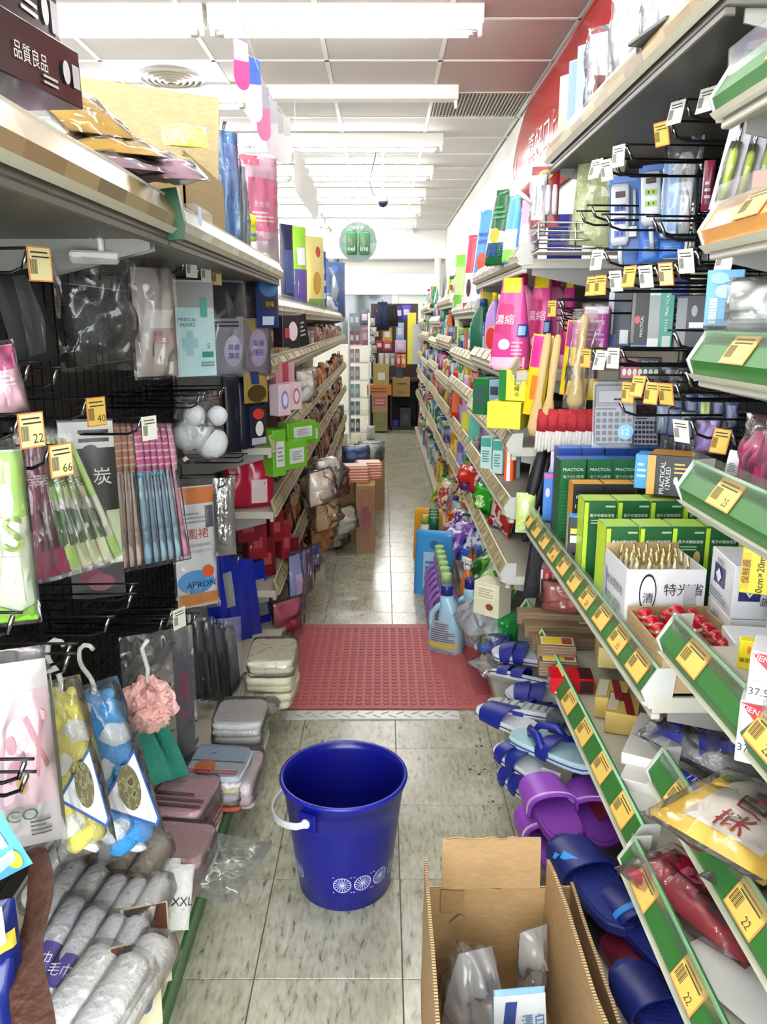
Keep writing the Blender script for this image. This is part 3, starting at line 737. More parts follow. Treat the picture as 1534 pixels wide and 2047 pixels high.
def spray(name, label, cat, w, h, c, headc, deco=None, group=None):
    root = thing(name, label, cat, group=group); a = w / 2
    rings = [(0, a * .9, a * .75, 3), (.005, a, a * .8, 3), (h * .5, a * .95, a * .75, 3), (h * .68, a * .6, a * .5, 2.4), (h * .76, a * .3, a * .3, 2), (h * .8, a * .3, a * .3, 2)]
    MB().loft(rings, 18).build('bottle_body', mat_of(c, .2), root)
    MB().loft([(h * .78, a * .36, a * .36), (h * .86, a * .34, a * .34)], 14).box((-a * .25, 0, h * .93), (a * 1.5, a * .42, h * .1)).build('spray_head', mat_of(headc, .3), root, bev=.003)
    MB().tube([(-a * .7, 0, h * .9), (-a * .75, 0, h * .8), (-a * .5, 0, h * .74)], a * .09, 6).build('trigger', mat_of(headc, .3), root)
    decorate(root, ringfn(rings), w, h, deco); return root
def can(name, label, cat, r, h, c, lidc='c8c8c4', deco=None, group=None):
    root = thing(name, label, cat, group=group)
    rings = [(0, r * .95, r * .95, 2), (.004, r, r, 2), (h * .96, r, r, 2), (h * .97, r, r, 2)]
    MB().loft(rings, 18).build('container', mat_of(c), root)
    MB().loft([(h * .94, r * 1.03, r * 1.03), (h, r * 1.03, r * 1.03)], 18).build('lid', mat_of(lidc, .3), root)
    decorate(root, ringfn(rings), 2 * r, h, deco); return root

def fit(x0, y0, x1, y1, x=None, y=None, psi=0.0, frac=.5):
    """real place and size of a thing whose picture spans the given box: centre, base height, width, height"""
    pc = x0 + (x1 - x0) * .5
    if y is None:
        yy = dy(pc, x)
        for _ in range(3): yy = dy(pc, x, (wz(y0, yy) + wz(y1, yy)) / 2)
        y = yy
    za, zb = wz(y0, y), wz(y1, y); zm = (za + zb) / 2
    if x is None: x = wx(pc, y, zm)
    dep = depth_of(y, zm); phi = math.atan2(-x, y)
    w = (x1 - x0) * dep / F * math.cos(phi) / max(.38, math.cos(psi - phi)) / 1.0
    return Vector((x, y, zb)), w, za - zb
def at(root, loc, rz=0, tilt=0, roll=0):
    root.location = loc; root.rotation_euler = Euler((tilt, roll, rz), 'XYZ'); return root
D2 = math.radians
# ---------------------------------------------------------------- left display: hooks and tickets
BX = -.765
def tagat(px, py, num, tone=0, L=.27, u=None, s=-1, bx=None, tilt=0.0):
    x0 = bx if bx is not None else (BX if s < 0 else .865); X = x0 - s * (L + .016)
    y = dy(px, X); y = dy(px, X, wz(py, y)); z = wz(py, y) - .012
    return hook(u or LN, s, y, z, x0, L, num, tone, tilt=tilt)
for px, py, n, tn, L in ((80, 528, '', 1, .26), (222, 490, '', 2, .27), (383, 535, '', 2, .27), (412, 545, '', 2, .27), (434, 553, '', 1, .27), (490, 545, '', 2, .27),
                         (64, 860, '22', 1, .27), (124, 920, '66', 1, .28), (193, 823, '40', 0, .27), (299, 856, '', 2, .28), (362, 1236, '', 2, .28), (10, 1870, '', 2, .3)):
    tagat(px, py, n, tn, L)
for px, py, L in ((448, 792, .25), (442, 800, .25), (410, 806, .26), (400, 815, .26), (60, 768, .22), (115, 775, .22), (495, 915, .25), (490, 925, .25), (455, 975, .26), (470, 968, .26),
                  (270, 1200, .28), (268, 1220, .28), (225, 1270, .30), (330, 1265, .27), (345, 1258, .27), (395, 1250, .27), (440, 1215, .27), (150, 1330, .31), (148, 1350, .31), (38, 1275, .3), (70, 1565, .31), (75, 1590, .31), (480, 1130, .26), (505, 1105, .26)):
    X = BX + L; y = min(2.95, dy(px, X)); y = min(2.95, dy(px, X, wz(py, y))); hook(LN, -1, y, wz(py, y), BX, L)

def hang(name, label, cat, bb, x, psi, t, c, deco=None, roll=0, film=None, y=None, **k):
    loc, w, h = fit(*bb, x=x, y=y, psi=D2(psi))
    r = soft(name, label, cat, w, h, t, c, deco, film=film, **k)
    return at(r, loc, D2(psi), 0, D2(roll))
NAVY, LB = '12162e', 'bfe0e2'
hang('sole_pack', 'black padded sole pack hanging at the far left of the top hooks', 'insole pack', (25, 540, 112, 725), -.56, 55, .03, M('141517', .7), [('q', [(-.5, .1), (.3, .1), (.6, .5), (.4, .95), (-.2, .95), (-.4, .5)], '3a3b3d')], roll=-12)
# black scrubber in a clear bag on a white hanger
loc, w, h = fit(118, 505, 275, 742, x=-.50, psi=D2(28))
t = thing('scrubber_pack', 'round black scrubbing pad in a clear bag on a white hanger', 'scrubber', loc, D2(28))
mb = MB()
def disc(u, v, sd, r=w * .40):
    a, q = 2 * math.pi * u, v; rad = r * q; rid = 1 + .04 * math.sin(a * 34)
    return Vector((rad * math.cos(a) * rid - w * .06, sd * .02 * (1 - q ** 4) * (1 + .08 * math.sin(a * 34)), h * .42 + rad * math.sin(a) * 1.05))
mb.grid(lambda u, v: disc(u, v, -1), 68, 6).grid(lambda u, v: disc(u, v, 1), 68, 6, flip=True)
mb.build('pad', M('101113', .6, bump=.4, bs=120), t)
mb = MB().grid(lambda u, v: disc(u, v, -1) + Vector((.03, .03, .0)), 68, 6); mb.build('pad', M('2a2825', .5), t)
p2, f2 = pillow_fn(w * 1.05, h * 1.0, .07, 4, .3, 0, .4); pillow_mb(p2, 14, 16).build('wrapper', FILM('ffffff', .01, .06, 30, .8, .55), t)
MB().box((0, -.005, h * .96), (w * .62, .012, .022)).build('hanger_bar', M('d4d2c8', .4), t, bev=.004)
MB().tube([(w * .1, 0, h * .98), (w * .1, 0, h * 1.1), (w * .07, 0, h * 1.16), (-w * .02, 0, h * 1.17), (-w * .05, 0, h * 1.12)], .006, 8).build('hanger_hook', M('d9d7ce', .35), t)
hang('padding_pack', 'pinkish grey padding pack behind the black scrubber', 'soft pack', (268, 535, 352, 752), -.535, 38, .04, 'b7aaa4', [('p', -.4, .8, .45, .62, 'd9d2cc'), ('t', '產品', -.1, .4, .012, 'a8556a'), ('b', -.3, .5, .3, .38, 3, 'c98b96'), ('p', .3, .7, .02, .14, 'd8d6d0')], film=True)
hang('mask_pack', 'light blue pack of medical masks with a pale cross', 'mask pack', (350, 560, 430, 752), -.52, 40, .02, LB,
     [('p', -.98, .98, .72, .98, 'a9aaa6'), ('t', 'MEDICAL', -.45, .595, .009, '2f6f6a', 0, .9), ('t', 'MASKS', -.45, .54, .010, '1f5f5c', 0, .9), ('p', -.5, -.2, .22, .48, '9fcad0'), ('p', -.72, .02, .30, .40, '9fcad0'),
      ('t', '5', .5, .32, .014, '275c5a'), ('p', .2, .8, .2, .26, '3d8f83'), ('p', .2, .55, .62, .82, '5aa89c'), ('b', .1, .8, .1, .16, 2, '5d8d90')])
hang('glove_pack', 'grey pack with dark top and blue lettering beside the masks', 'glove pack', (406, 560, 490, 748), -.51, 36, .03, '9b9aa6', [('p', -.95, .95, .62, .98, '33323a'), ('p', -.5, .5, .6, .84, '17171b'), ('b', -.5, .6, .5, .58, 2, '2b2b31'), ('e', .3, .25, .45, .17, 'b9b6c6'), ('t', '男襪', .3, .29, .02, '3c3f9c'), ('t', '厚底', .3, .2, .02, '3c3f9c')], film=True)
hang('sock_pack', 'mauve pack with black top and yellow collar hanging last before the shelves', 'sock pack', (452, 556, 540, 748), -.485, 38, .03, '8f7f98', [('p', -.95, .95, .55, .98, '222126'), ('q', [(-.25, .58), (.35, .58), (.1, .42)], 'b7a24e'), ('e', .35, .28, .45, .2, 'b8a8c4'), ('t', '女襪', .35, .33, .022, '3a3bb0'), ('t', '隱形', .35, .23, .022, '3a3bb0'), ('b', -.6, .6, .56, .6, 1, '9a93a0')], film=True)
hang('snack_card', 'dark blue glossy card pack with yellow badge above the snack shelf', 'card pack', (512, 552, 557, 655), None, 55, .02, '1c2f66', [('e', 0, .78, .8, .18, '2f6fb0'), ('p', -.7, .7, .35, .58, '2a2a2a'), ('t', '好味', 0, .46, .02, 'd8b83a'), ('p', -.6, .4, .05, .22, 'b8cde0')], y=2.96)
hang('snack_card', 'small gold and navy card pack below the blue card', 'card pack', (488, 742, 535, 805), None, 50, .015, 'a48a4a', [('p', -.5, .2, .6, .98, '27356a'), ('e', 0, .3, .8, .28, '4a3a1c')], y=2.95)
hang('toy_card', 'navy card pack printed with a red hat and white face', 'card pack', (500, 812, 532, 888), None, 50, .015, '1d2138', [('e', 0, .8, .7, .14, 'c0392f'), ('e', 0, .42, .5, .2, 'e8e4de'), ('p', -.9, .9, .0, .18, 'b9bcc8')], y=2.97)
hang('cotton_pack', 'pink cotton pack with magenta top hanging at the picture edge', 'soft pack', (-12, 690, 52, 825), -.52, 30, .03, 'd9aab4', [('p', -1, 1, .65, .98, 'c2327a'), ('b', -.8, .6, .4, .6, 3, 'e9d3da')], roll=-8, film=True)
# fan of long slim packs
GC = ['7a2146', '8d2b4f', 'a8c96a', 'c4d48a', 'b9c88a', 'c9c79a', 'a9d36a']
names = ['maroon', 'plum', 'bright green', 'pale green', 'olive green', 'straw green', 'lime green']
for k in range(7):
    bx0, by1 = 62 + 22 * k, 1155 - 6 * k
    loc, w, h = fit(bx0, 870, bx0 + 44, by1, x=-.575 + .014 * k, psi=D2(35))
    c = GC[k]
    r = soft('chopstick_pack', '%s slim long pack in the fan below the ticket reading 66' % names[k], 'utensil pack', .042, h, .012, 'd9d6c0' if k > 1 else c,
             [('p', -.9, .9, .55, .98, c), ('p', -.9, .9, .02, .2, c if k in (0, 1, 2, 6) else 'cfd3a6'), ('q', [(-.3, .2), (.35, .22), (.35, .46), (-.3, .5)], '3c5a2c' if k > 1 else '4a1020'), ('t', '幸', 0, .7, .022, '44602c' if k > 1 else 'd8b0c0')], group='slim packs fanned on one hook', film=FILM('ffffff', .03))
    at(r, loc, D2(35), 0, D2(-3 - 2.6 * k))
hang('charcoal_pack', 'dark charcoal insole pack with white header and slipper picture', 'insole pack', (130, 835, 240, 1195), -.60, 22, .02, '3a3d3a',
     [('p', -.98, .98, .84, .98, 'd9dad4'), ('p', -.98, -.78, .84, .9, 'b03038'), ('b', -.3, .8, .86, .95, 2, '30322f'), ('t', '炭', .45, .69, .035, 'dfe2dc'), ('e', .1, .7, .6, .16, '1e201e'), ('p', .5, .98, .2, .5, 'c9d6b4'), ('p', -.98, .98, .06, .2, '4a4648'), ('e', -.2, .13, .5, .05, '7a4450'), ('e', .1, .1, .5, .05, '8a5560')])
# long brushes / combs on one hook
BRC = [('c58a6a', 'd9c0b0', 'tan'), ('b87a5c', 'd4b9aa', 'brown'), ('c08264', 'd8bcac', 'copper'), ('d0568e', '8fb4cc', 'pink and blue first'), ('c84a86', '86aec8', 'pink and blue second'),
       ('cf4f8c', '9cc0d4', 'pink and blue third'), ('d25a94', '8ab2cc', 'pink and blue fourth'), ('c9447f', 'a4c6d8', 'pink and blue fifth'), ('e08ab0', 'd890b0', 'all pink')]
for k, (tc, hc, nm) in enumerate(BRC):
    px = 236 + 15 * k + (6 if k > 2 else 0); loc, w, h = fit(px - 9, 845, px + 9, 1135 - 3 * k, x=-.60 + .012 * k, psi=D2(20))
    t = thing('bath_brush', '%s slim bath brush in the row of hanging brushes' % nm, 'brush', loc, D2(20), group='bath brushes on one hook')
    t.rotation_euler[1] = D2(-.6 * k)
    MB().loft([(0, .009, .006), (.02, .013, .008), (h * .3, .010, .007), (h * .6, .007, .006), (h * .78, .008, .007)], 10).build('handle', M(hc, .35), t)
    MB().loft([(h * .66, .013, .009), (h * .72, .017, .012), (h * .9, .016, .011), (h, .011, .004)], 10).build('sleeve', STRIPES([tc, 'e6c0d0' if k > 2 else 'd9b8a0', tc, tc], 2, 60, .3), t)
    if k in (3, 5, 6): MB().loft([(h * .62, .006, .006), (h * .645, .012, .012), (h * .67, .008, .008)], 10).build('collar', M('3fa8d8', .35), t)
    MB().loft([(-.01, .015, .005, 3), (h * .5, .017, .012, 3), (h * 1.0, .018, .01, 3)], 10).build('wrapper', FILM('ffffff', .04), t)
# balls in clear bags
loc, w, h = fit(342, 790, 452, 925, x=-.53, psi=D2(30))
t = thing('ball_pack', 'clear bag of white mesh balls hanging from the middle hooks', 'ball pack', loc, D2(30))
for k, (bx_, bz_, br) in enumerate(((-.22, .42, .27), (.2, .3, .3), (-.1, .72, .2), (.3, .7, .18))):
    MB().loft([(br * w * math.sin(a * math.pi / 10), max(.0006, br * w * math.cos(a * math.pi / 10)), max(.0006, br * w * math.cos(a * math.pi / 10))) for a in range(-5, 6)], 16, T=Matrix.Translation((bx_ * w, -.01 * k, bz_ * h))).build('ball', M('dfe2e4', .6, bump=.5, bs=160), t)
p2, f2 = pillow_fn(w, h * 1.05, .09, 21, .35, .3, .45); pillow_mb(p2, 12, 14).build('wrapper', FILM(), t)
hang('apron_pack', 'white pack of disposable aprons with orange top and blue lower print', 'apron pack', (350, 972, 432, 1212), -.54, 30, .018, 'e4e3e2',
     [('p', -.98, .98, .86, .99, 'd9772c'), ('t', '圍裙', .1, .62, .03, 'c0382c'), ('b', -.7, .5, .7, .8, 3, '9a98a0'), ('b', -.6, .7, .45, .55, 2, 'b9b2ac'), ('p', .5, .9, .66, .84, '4a4a5a'), ('e', -.1, .22, .9, .1, '4a9ad8'), ('p', -.98, .98, .02, .12, 'd98a3c'), ('t', 'APRON', .1, .2, .018, '26304a'), ('e', .5, .3, .3, .05, 'd0552c')], film=FILM('ffffff', .03))
hang('foil_pack', 'slim silver foil pack beside the apron pack', 'foil pack', (428, 955, 470, 1110), -.52, 20, .03, M('b9b8b4', .2, .7, bump=.8, bs=40), None, wr=.4)
for k in range(3):
    hang('navy_case', '%s upright navy case among the dark goods below the sock packs' % ('nearest', 'middle', 'farthest')[k], 'case', (446 + 28 * k, 750 + 4 * k, 480 + 26 * k, 905 - 8 * k), -.545 + .03 * k, 30, .025, ('141828', '1b2036', '171d3a')[k], [('p', .3, .6, .4, .6, '2d3354')], p=.25, wr=.02)
for k in range(5):
    hang('blue_wipe_pack', '%s royal blue cleaning cloth pack on the low hooks' % ('rear', 'fourth', 'third', 'second', 'front')[k], 'cloth pack', (418 + 22 * k, 1105 + 4 * k, 458 + 22 * k, 1268 + 6 * k), -.55 + .013 * k, 25, .02, M('1a2a9c', .18), [('p', -.75, .8, .38, .8, M('8d8f92', .8, bump=.5))] if k in (1, 4) else None, roll=-5, group='royal blue cloth packs', wr=.2)
for k in range(6):
    hang('comb_pack', '%s black comb pack in the row of hanging combs' % nth(k), 'comb pack', (352 + 20 * k, 1235 + 3 * k, 380 + 20 * k, 1398 + 1 * k), -.57 + .015 * k, 22, .014, '20232a', [('q', [(-.4, .05), (.4, .05), (.5, .6), (-.5, .6)], '0d0e12'), ('p', -.5, .5, .65, .95, '3b3f48')], roll=-3, film=FILM('ffffff', .02), group='black comb packs')
hang('clear_sleeve', 'crumpled clear sleeve hanging beside the comb packs', 'plastic sleeve', (438, 1235, 486, 1420), -.50, 25, .03, FILM('ffffff', .08), None, wr=.5, part='sleeve')
hang('vegetable_sponge_pack', 'green and white sponge pack at the picture edge', 'sponge pack', (-30, 900, 62, 1240), -.535, 20, .03, 'd3dcc0', [('p', -1, 1, .62, .99, '9cc05a'), ('e', .1, .72, .35, .1, 'e8ece0'), ('t', 'S', .3, .53, .05, '8aa24c'), ('p', -.9, .5, .12, .4, 'e2d8c2'), ('q', [(-.9, .0), (.95, .0), (.95, .1), (.2, .06), (-.9, .12)], '8cc83c')], film=FILM('ffffff', .03))
# cotton swab pack with big cross picture
hang('swab_pack', 'white and pink pack printed with crossed swabs and round pads', 'swab pack', (-30, 1325, 112, 1690), -.50, 22, .03, 'dcd4d2',
     [('p', -.95, .95, .25, .86, 'e9c6cc'), ('q', [(.2, .72), (.32, .74), (.85, .46), (.74, .44)], 'c98a94'), ('q', [(.72, .76), (.84, .74), (.5, .4), (.4, .43)], 'cf8f98'), ('e', -.2, .6, .14, .05, 'cf8f9a'), ('e', .0, .38, .14, .05, 'd9a24a'), ('q', [(-.45, .42), (-.3, .5), (.1, .56), (.2, .52), (-.3, .4)], 'c490a0'), ('t', 'CO', -.1, .22, .02, '4a7a5a'), ('b', .1, .7, .08, .18, 4, '5a5a52')], film=FILM('ffffff', .03))
# braided loofahs
def loofah(label, bb, x, psi, ca, cb, roll=0, card=True):
    loc, w, h = fit(*bb, x=x, psi=D2(psi)); t = thing('bath_loofah', label, 'loofah', loc, D2(psi), group='braided bath loofahs')
    t.rotation_euler[1] = D2(roll); wd = w * .42
    for k in range(3):
        pts = []; rad = []
        for q in range(46):
            f = q / 45; ph = 2 * math.pi * (2.6 * f + k / 3); pts.append((wd * .50 * math.sin(ph), -.004 + wd * .30 * math.sin(2 * ph), h * (.05 + .88 * f)))
            rad.append(wd * (.52 + .07 * math.sin(ph * 2 + 1)) * min(1, .35 + 6 * f, .35 + 6 * (1 - f)))
        mb = MB().tube(pts, rad, 14)
        for v in mb.v: v += Vector((noise.noise(v * 70), noise.noise(v * 70 + Vector((5, 0, 0))), noise.noise(v * 60))) * .004
        mb.build('strand', M(cb if k == 1 else ca, .75, bump=.6, bs=260, vary=.12), t)
    MB().tube([(.006 * math.sin(q * .5), .002 * math.cos(q), h * (.92 + .022 * q)) for q in range(13)] + [(.008, -.004, h * 1.205), (.016, -.006, h * 1.195), (.02, -.006, h * 1.17)], .0042, 7).build('rope_loop', M('d9d8d2', .7, bump=.6, bs=300), t)
    if card:
        y = -wd * .95
        bl = [(-.05, .42), (.46, .66), (.48, .2), (.36, .16), (-.05, .42)]
        MB().prism([(p[0] * w * 1.0, p[1] * h) for p in [(-.30, .42), (.34, .66), (.46, .24), (.40, .20)]], y, y - .0015).build('card_border', M('2f5aa8', .35), t)
        cd_ = MB().prism([(p[0] * w * 1.0, p[1] * h) for p in [(-.24, .425), (.33, .64), (.43, .25), (.39, .225)]], y - .0016, y - .0022).build('paper_card', M('e4e6e8', .35), t)
        MB().prism([(.16 * w + .15 * w * math.cos(a * .314), .47 * h + .13 * h * math.sin(a * .314)) for a in range(20)], y - .0024, y - .003).build('picture', PRINT('6f6a4c', '8f8a68', '4a4632', 4), t)
    p2, f2 = pillow_fn(w * 1.02, h * 1.0, wd * 2.0, 31, .3, .25, .35); pillow_mb(p2, 12, 18).build('wrapper', FILM('ffffff', .05), t)
    return t
loofah('green and white braided loofah behind the yellow one', (82, 1400, 150, 1680), -.56, 20, '9cc84a', 'dfe4d8', card=False)
loofah('yellow and white braided bath loofah in a clear bag', (100, 1352, 222, 1708), -.49, 22, 'e6dc6a', 'e9e8dc', -4)
loofah('blue and white braided bath loofah in a clear bag', (182, 1352, 325, 1708), -.475, 26, '3f9be0', 'dfe8ee', -8)
# pouf
loc, w, h = fit(248, 1328, 342, 1462, x=-.50, psi=0)
t = thing('bath_pouf', 'pink ruffled bath pouf hanging beside the blue loofah', 'bath pouf', loc); Rr = w * .60
PK = M('f8c4bc', .8, bump=.2, bs=200)
def ruf(u, v):
    d = Vector((math.cos(2 * math.pi * u) * math.sin(math.pi * v), math.sin(2 * math.pi * u) * math.sin(math.pi * v), math.cos(math.pi * v)))
    n = abs(noise.noise(d * 2.6 + Vector((3, 1, 7)))) + .7 * abs(noise.noise(d * 5.2 + Vector((9, 4, 2))))
    return Vector((0, 0, Rr)) + d * Rr * (1.04 - .55 * min(.8, n) + .03 * noise.noise(d * 14))
MB().grid(ruf, 96, 60).build('ruffled_mesh', PK, t)
for k in range(7):
    ax = Vector((R.uniform(-1, 1), R.uniform(-1, .2), R.uniform(-1, 1))).normalized(); e1 = ax.orthogonal().normalized(); e2 = ax.cross(e1); off = R.uniform(.3, .8) * Rr
    MB().grid(lambda u, v: Vector((0, 0, Rr)) + (e1 * math.cos(2 * math.pi * u) + e2 * math.sin(2 * math.pi * u)) * (.2 + .62 * v) * Rr + ax * (off + .12 * Rr * v * math.sin(10 * math.pi * u + k)), 40, 4).build('ruffle', PK, t)
MB().tube([(0, 0, Rr * 1.6), (.005, 0, Rr * 2.4), (-.004, 0, Rr * 3.2), (.01, 0, Rr * 3.5)], .005, 7).build('rope_loop', M('d9d8d2', .7), t)
for k in range(2):
    hang('mesh_cloth', '%s teal mesh washing cloth hanging below the pink pouf' % ('larger', 'slimmer')[k], 'wash cloth', (284 + 45 * k, 1440 - 6 * k, 345 + 32 * k, 1566 - 10 * k), -.51 + .01 * k, 15, .03, M('3aa088', .8, bump=.7, bs=220), None, roll=-14, wr=.3, taper=.35)
hang('clear_pack', 'large creased clear bag with a grey card behind the pink pouf', 'plastic bag', (250, 1262, 395, 1550), -.56, 28, .03, FILM('ffffff', .05, .08, 40, .9), [('p', .35, .9, .05, .8, '55565a'), ('p', .45, .8, .4, .7, '7a4a58')], part='film', wr=.5)
hang('sky_label', 'light blue card with black and white print at the picture edge', 'card', (-35, 1600, 64, 1748), -.47, 20, .012, '5fb0e6', [('p', -.3, .3, .45, .8, '20262c'), ('e', .5, .2, .3, .14, 'c8e04a'), ('q', [(-.6, .1), (.6, .2), (.7, .35), (-.5, .28)], 'a9d8f2'), ('p', .3, .6, .4, .62, 'd9e8f0')], roll=-20)
# brown leather-like strap and navy bags in the corner
p0, p1 = W(75, 1700, x=-.47), W(62, 2060, x=-.40)
t = thing('brown_strap', 'long dark brown leather strap hanging in the lower corner', 'strap', (0, 0, 0))
def strap(u, v):
    p = p0 + (p1 - p0) * v; a = 2 * math.pi * u; wv = .012 + .012 * v + .003 * math.sin(v * 9)
    return p + Vector((math.cos(a) * wv, math.sin(a) * .008, .0)) + Vector((.006 * math.sin(v * 7), 0, 0))
MB().grid(strap, 14, 24).build('strap_body', M('4a2c1e', .45, bump=.5, bs=70), t)
for k in range(2): hang('navy_bag', '%s dark navy glossy bag in the lower corner' % ('upper', 'lower')[k], 'bag', (-30 + 3 * k, 1800 + 120 * k, 42, 1960 + 130 * k), -.455, 15, .04, M('10206a', .15), [('p', -.2, .9, .5, .7, 'd4c04a')] if k == 0 else None)

# goods lying on the base deck -------------------------------------------
ZD = .122
def lay(name, label, cat, px, py, l, w, t, c, rz=0, deco=None, z=ZD, tilt=0, **k):
    """soft pack lying down: long axis along its local z before it is laid; px,py: where its middle rests"""
    r = soft(name, label, cat, w, l, t, c, deco, **k); p = W(px, py, z=z + t / 2)
    r.rotation_euler = Euler((-math.pi / 2 + tilt, 0, rz), 'XYZ')
    r.location = p - Euler((0, 0, rz)).to_matrix() @ Vector((0, l / 2 * math.cos(tilt), -l / 2 * math.sin(tilt))); return r
CW = M('f0f0ee', .7, bump=.5, bs=120)
def roll_pack(label, px, py, band, z=ZD, rz=-.25, l=.17, col=None, w=.052, h=.05, tilt=.12):
    p = W(px, py, z=z); t = thing('towel_roll', label, 'towel', p, group='rolled white towels on the deck'); t.rotation_euler = Euler((tilt, 0, rz), 'XYZ')
    T2 = Matrix.Translation((0, -l / 2, h / 2)) @ Matrix.Rotation(-math.pi / 2, 4, 'X')
    mb = MB().loft([(0, w * .35, h * .35, 2.4), (.01, w * .48, h * .48, 2.6), (l * .5, w * .5, h * .5, 2.8), (l - .012, w * .48, h * .48, 2.6), (l, w * .33, h * .33, 2.4)], 16, T=T2)
    for v in mb.v: v += Vector((0, 0, noise.noise(v * 40) * .004))
    mb.build('towel_body', col or CW, t)
    if band: MB().loft([(l * .12, w * .515, h * .515, 2.8), (l * .46, w * .52, h * .52, 2.8)], 16, T=T2, cap=False).build('paper_band', M(band, .4), t)
    if band:
        vs, fs, tw, th_ = textmesh('毛巾'); kk = .022 / th_
        MB().add([(v.x * kk * .9, -l / 2 + l * .29 + v.y * kk, h + .0016) for v in vs], fs).build('lettering', M('eef0f4', .5), t)
    MB().loft([(-.02, w * .2, h * .1, 2), (0, w * .56, h * .56, 2.6), (l, w * .56, h * .56, 2.6), (l + .02, w * .2, h * .1, 2)], 16, T=T2).build('wrapper', FILM('ffffff', .02, .08, 60, .6, .6), t)
    return t
k = 0
for (px, py, bd, col, lb) in ((118, 1725, None, 'd4d1c8', 'grey'), (160, 1722, None, 'dad7ce', 'light grey'), (205, 1728, None, 'a8a6a0', 'dark grey'), (246, 1738, None, 'b8b09c', 'olive grey'), (288, 1748, None, 'bdb5a6', 'taupe'),
                              (120, 1800, None, 'cacac8', 'silver grey'), (160, 1812, None, 'd4d3d0', 'plain pale'), (205, 1835, '5f8f88', 'd9dad6', 'dull teal-banded'), (245, 1842, '4f9a9a', 'dfe0de', 'bright teal-banded'), (288, 1838, '6f9a98', 'dcdcd8', 'grey teal-banded'),
                              (118, 1885, '5a4a9c', 'dcdce0', 'purple-banded'), (158, 1910, '5f4fa0', 'e2e2e4', 'violet-banded'), (200, 1925, '4f46a0', 'e4e4e4', 'indigo-banded'), (246, 1930, '5a52a8', 'dcdcde', 'lavender-banded')):
    roll_pack('%s rolled towel in clear wrap on the deck below the loofahs' % lb, px, py + 25, bd, ZD + .10, R.uniform(-.35, -.15), .17, M(col, .75, bump=.5, bs=120), .05, .055, .3)
    k += 1
for k, (px, py) in enumerate(((150, 2010), (215, 2030), (262, 1985))):
    roll_pack('white towel roll at the bottom of the pile, %s from the corner' % nth(k), px, py + 30, None, ZD + .09, -.4, .2, None, .07, .06, .3)
for k, (px, py) in enumerate(((285, 1905), (262, 1990))):
    p = W(px, py, z=ZD + .12); t = box('towel_box', '%s cream towel box with brown photo and blue flower emblem' % ('upper', 'lower')[k], 'towel box', .09, .13, .03, 'd6cfae', [('p', -.9, .9, .5, .98, '6a4034'), ('e', .3, .28, .3, .12, '5a6a9c'), ('q', [(-.8, .3), (-.5, .48), (-.2, .1), (-.3, .02)], '2f5fae')])
    at(t, p - Vector((0, 0, .07)), D2(38), D2(-35), D2(16))
for k in range(2):
    p = W(322 + 28 * k, 1820 + 14 * k, z=ZD + .05); t = soft('glove_roll', '%s white knitted glove roll marked XXL' % ('first', 'second')[k], 'glove roll', .05, .12, .045, CW, [('t', 'XXL', .1, .45, .016, '24242a')], p=.3)
    at(t, p - Vector((0, 0, .03)), D2(20), D2(-30), D2(14))
CY_ = CLEAR
lay('clear_bag', 'empty clear bag hanging over the deck edge above the floor', 'plastic bag', 440, 1730, .2, .16, .03, FILM('f4fbf4', .10, .08, 30, .6, .7), -.3, z=.16, wr=.5, part='film')
# folded towels
def folded(label, px, py, w, d, cols, lh=.022, rz=0, z=ZD, film=True, deco=None, name='folded_towel', tilt=0, group=None):
    p = W(px, py, z=ZD); p.z = z; t = thing(name, label, 'towel', p, rz, group); t.rotation_euler = Euler((tilt, 0, rz), 'XYZ')
    n = len(cols)
    for k, c in enumerate(cols):
        T2 = Matrix.Translation((R.uniform(-.004, .004), R.uniform(-.004, .004), k * lh))
        mb = MB().loft([(0, w * .47, d * .46, 7), (lh * .2, w * .5, d * .49, 7), (lh * .75, w * .5, d * .49, 7), (lh * .98, w * .47, d * .46, 7)], 28, T=T2)
        for v in mb.v: v.z += .004 * noise.noise(Vector((v.x * 18, v.y * 18, k)))
        mb.build('fold', mat_of(c) if isinstance(c, bpy.types.Material) else M(c, .8, bump=.5, bs=180), t)
    if deco: 
        e = bpy.data.objects.new('print', None); COL.objects.link(e); e.parent = t; e.rotation_euler = (-math.pi / 2, 0, 0); e.location = (0, -d / 2, n * lh + .003); decorate(e, lambda x, z: 0, w, d, deco)
    if film: MB().loft([(-.002, w * .49, d * .48, 6), (n * lh * .5, w * .54, d * .53, 6), (n * lh + .006, w * .5, d * .49, 6)], 24).build('wrapper', FILM('ffffff', .05, .1, 45), t)
    return t
PKT = '%s'
folded('folded pink towels with dark stitched stripes in a clear bag', 372, 1655, .14, .17, ['d8a2ae', 'dba8b4', 'd9a4b0', 'dcacb6'], .024, -.15, deco=[('b', -.9, .9, .1, .5, 3, '8a3a4a')])
folded('lower pile of dusty pink towels under the striped ones', 352, 1745, .16, .14, ['c79a90', 'cba0a0', 'd0a6a8'], .028, -.1)
folded('small cream towel folded beside the pink towels', 312, 1630, .08, .12, ['cfc09a', 'd2c4a0'], .03, -.2)
folded('stack of printed towels with pumpkin and blue pattern on top', 438, 1590, .15, .15, ['c45a4a', 'e4dcd0', 'd8c8d8', 'e2d89a', 'e6e0dc', 'c8d4e2'], .016, -.1, deco=[('p', -.9, .9, .5, .95, '9fc0d8'), ('e', -.3, .3, .35, .2, 'e07a28'), ('b', -.9, .9, .05, .2, 2, 'b03a3a')])
folded('white and pale pink towel roll with a violet flower beside the aisle', 488, 1580, .09, .18, ['e2ccd2', 'e6d6da'], .035, -.05, deco=[('e', 0, .4, .2, .08, '6a3fa0')])
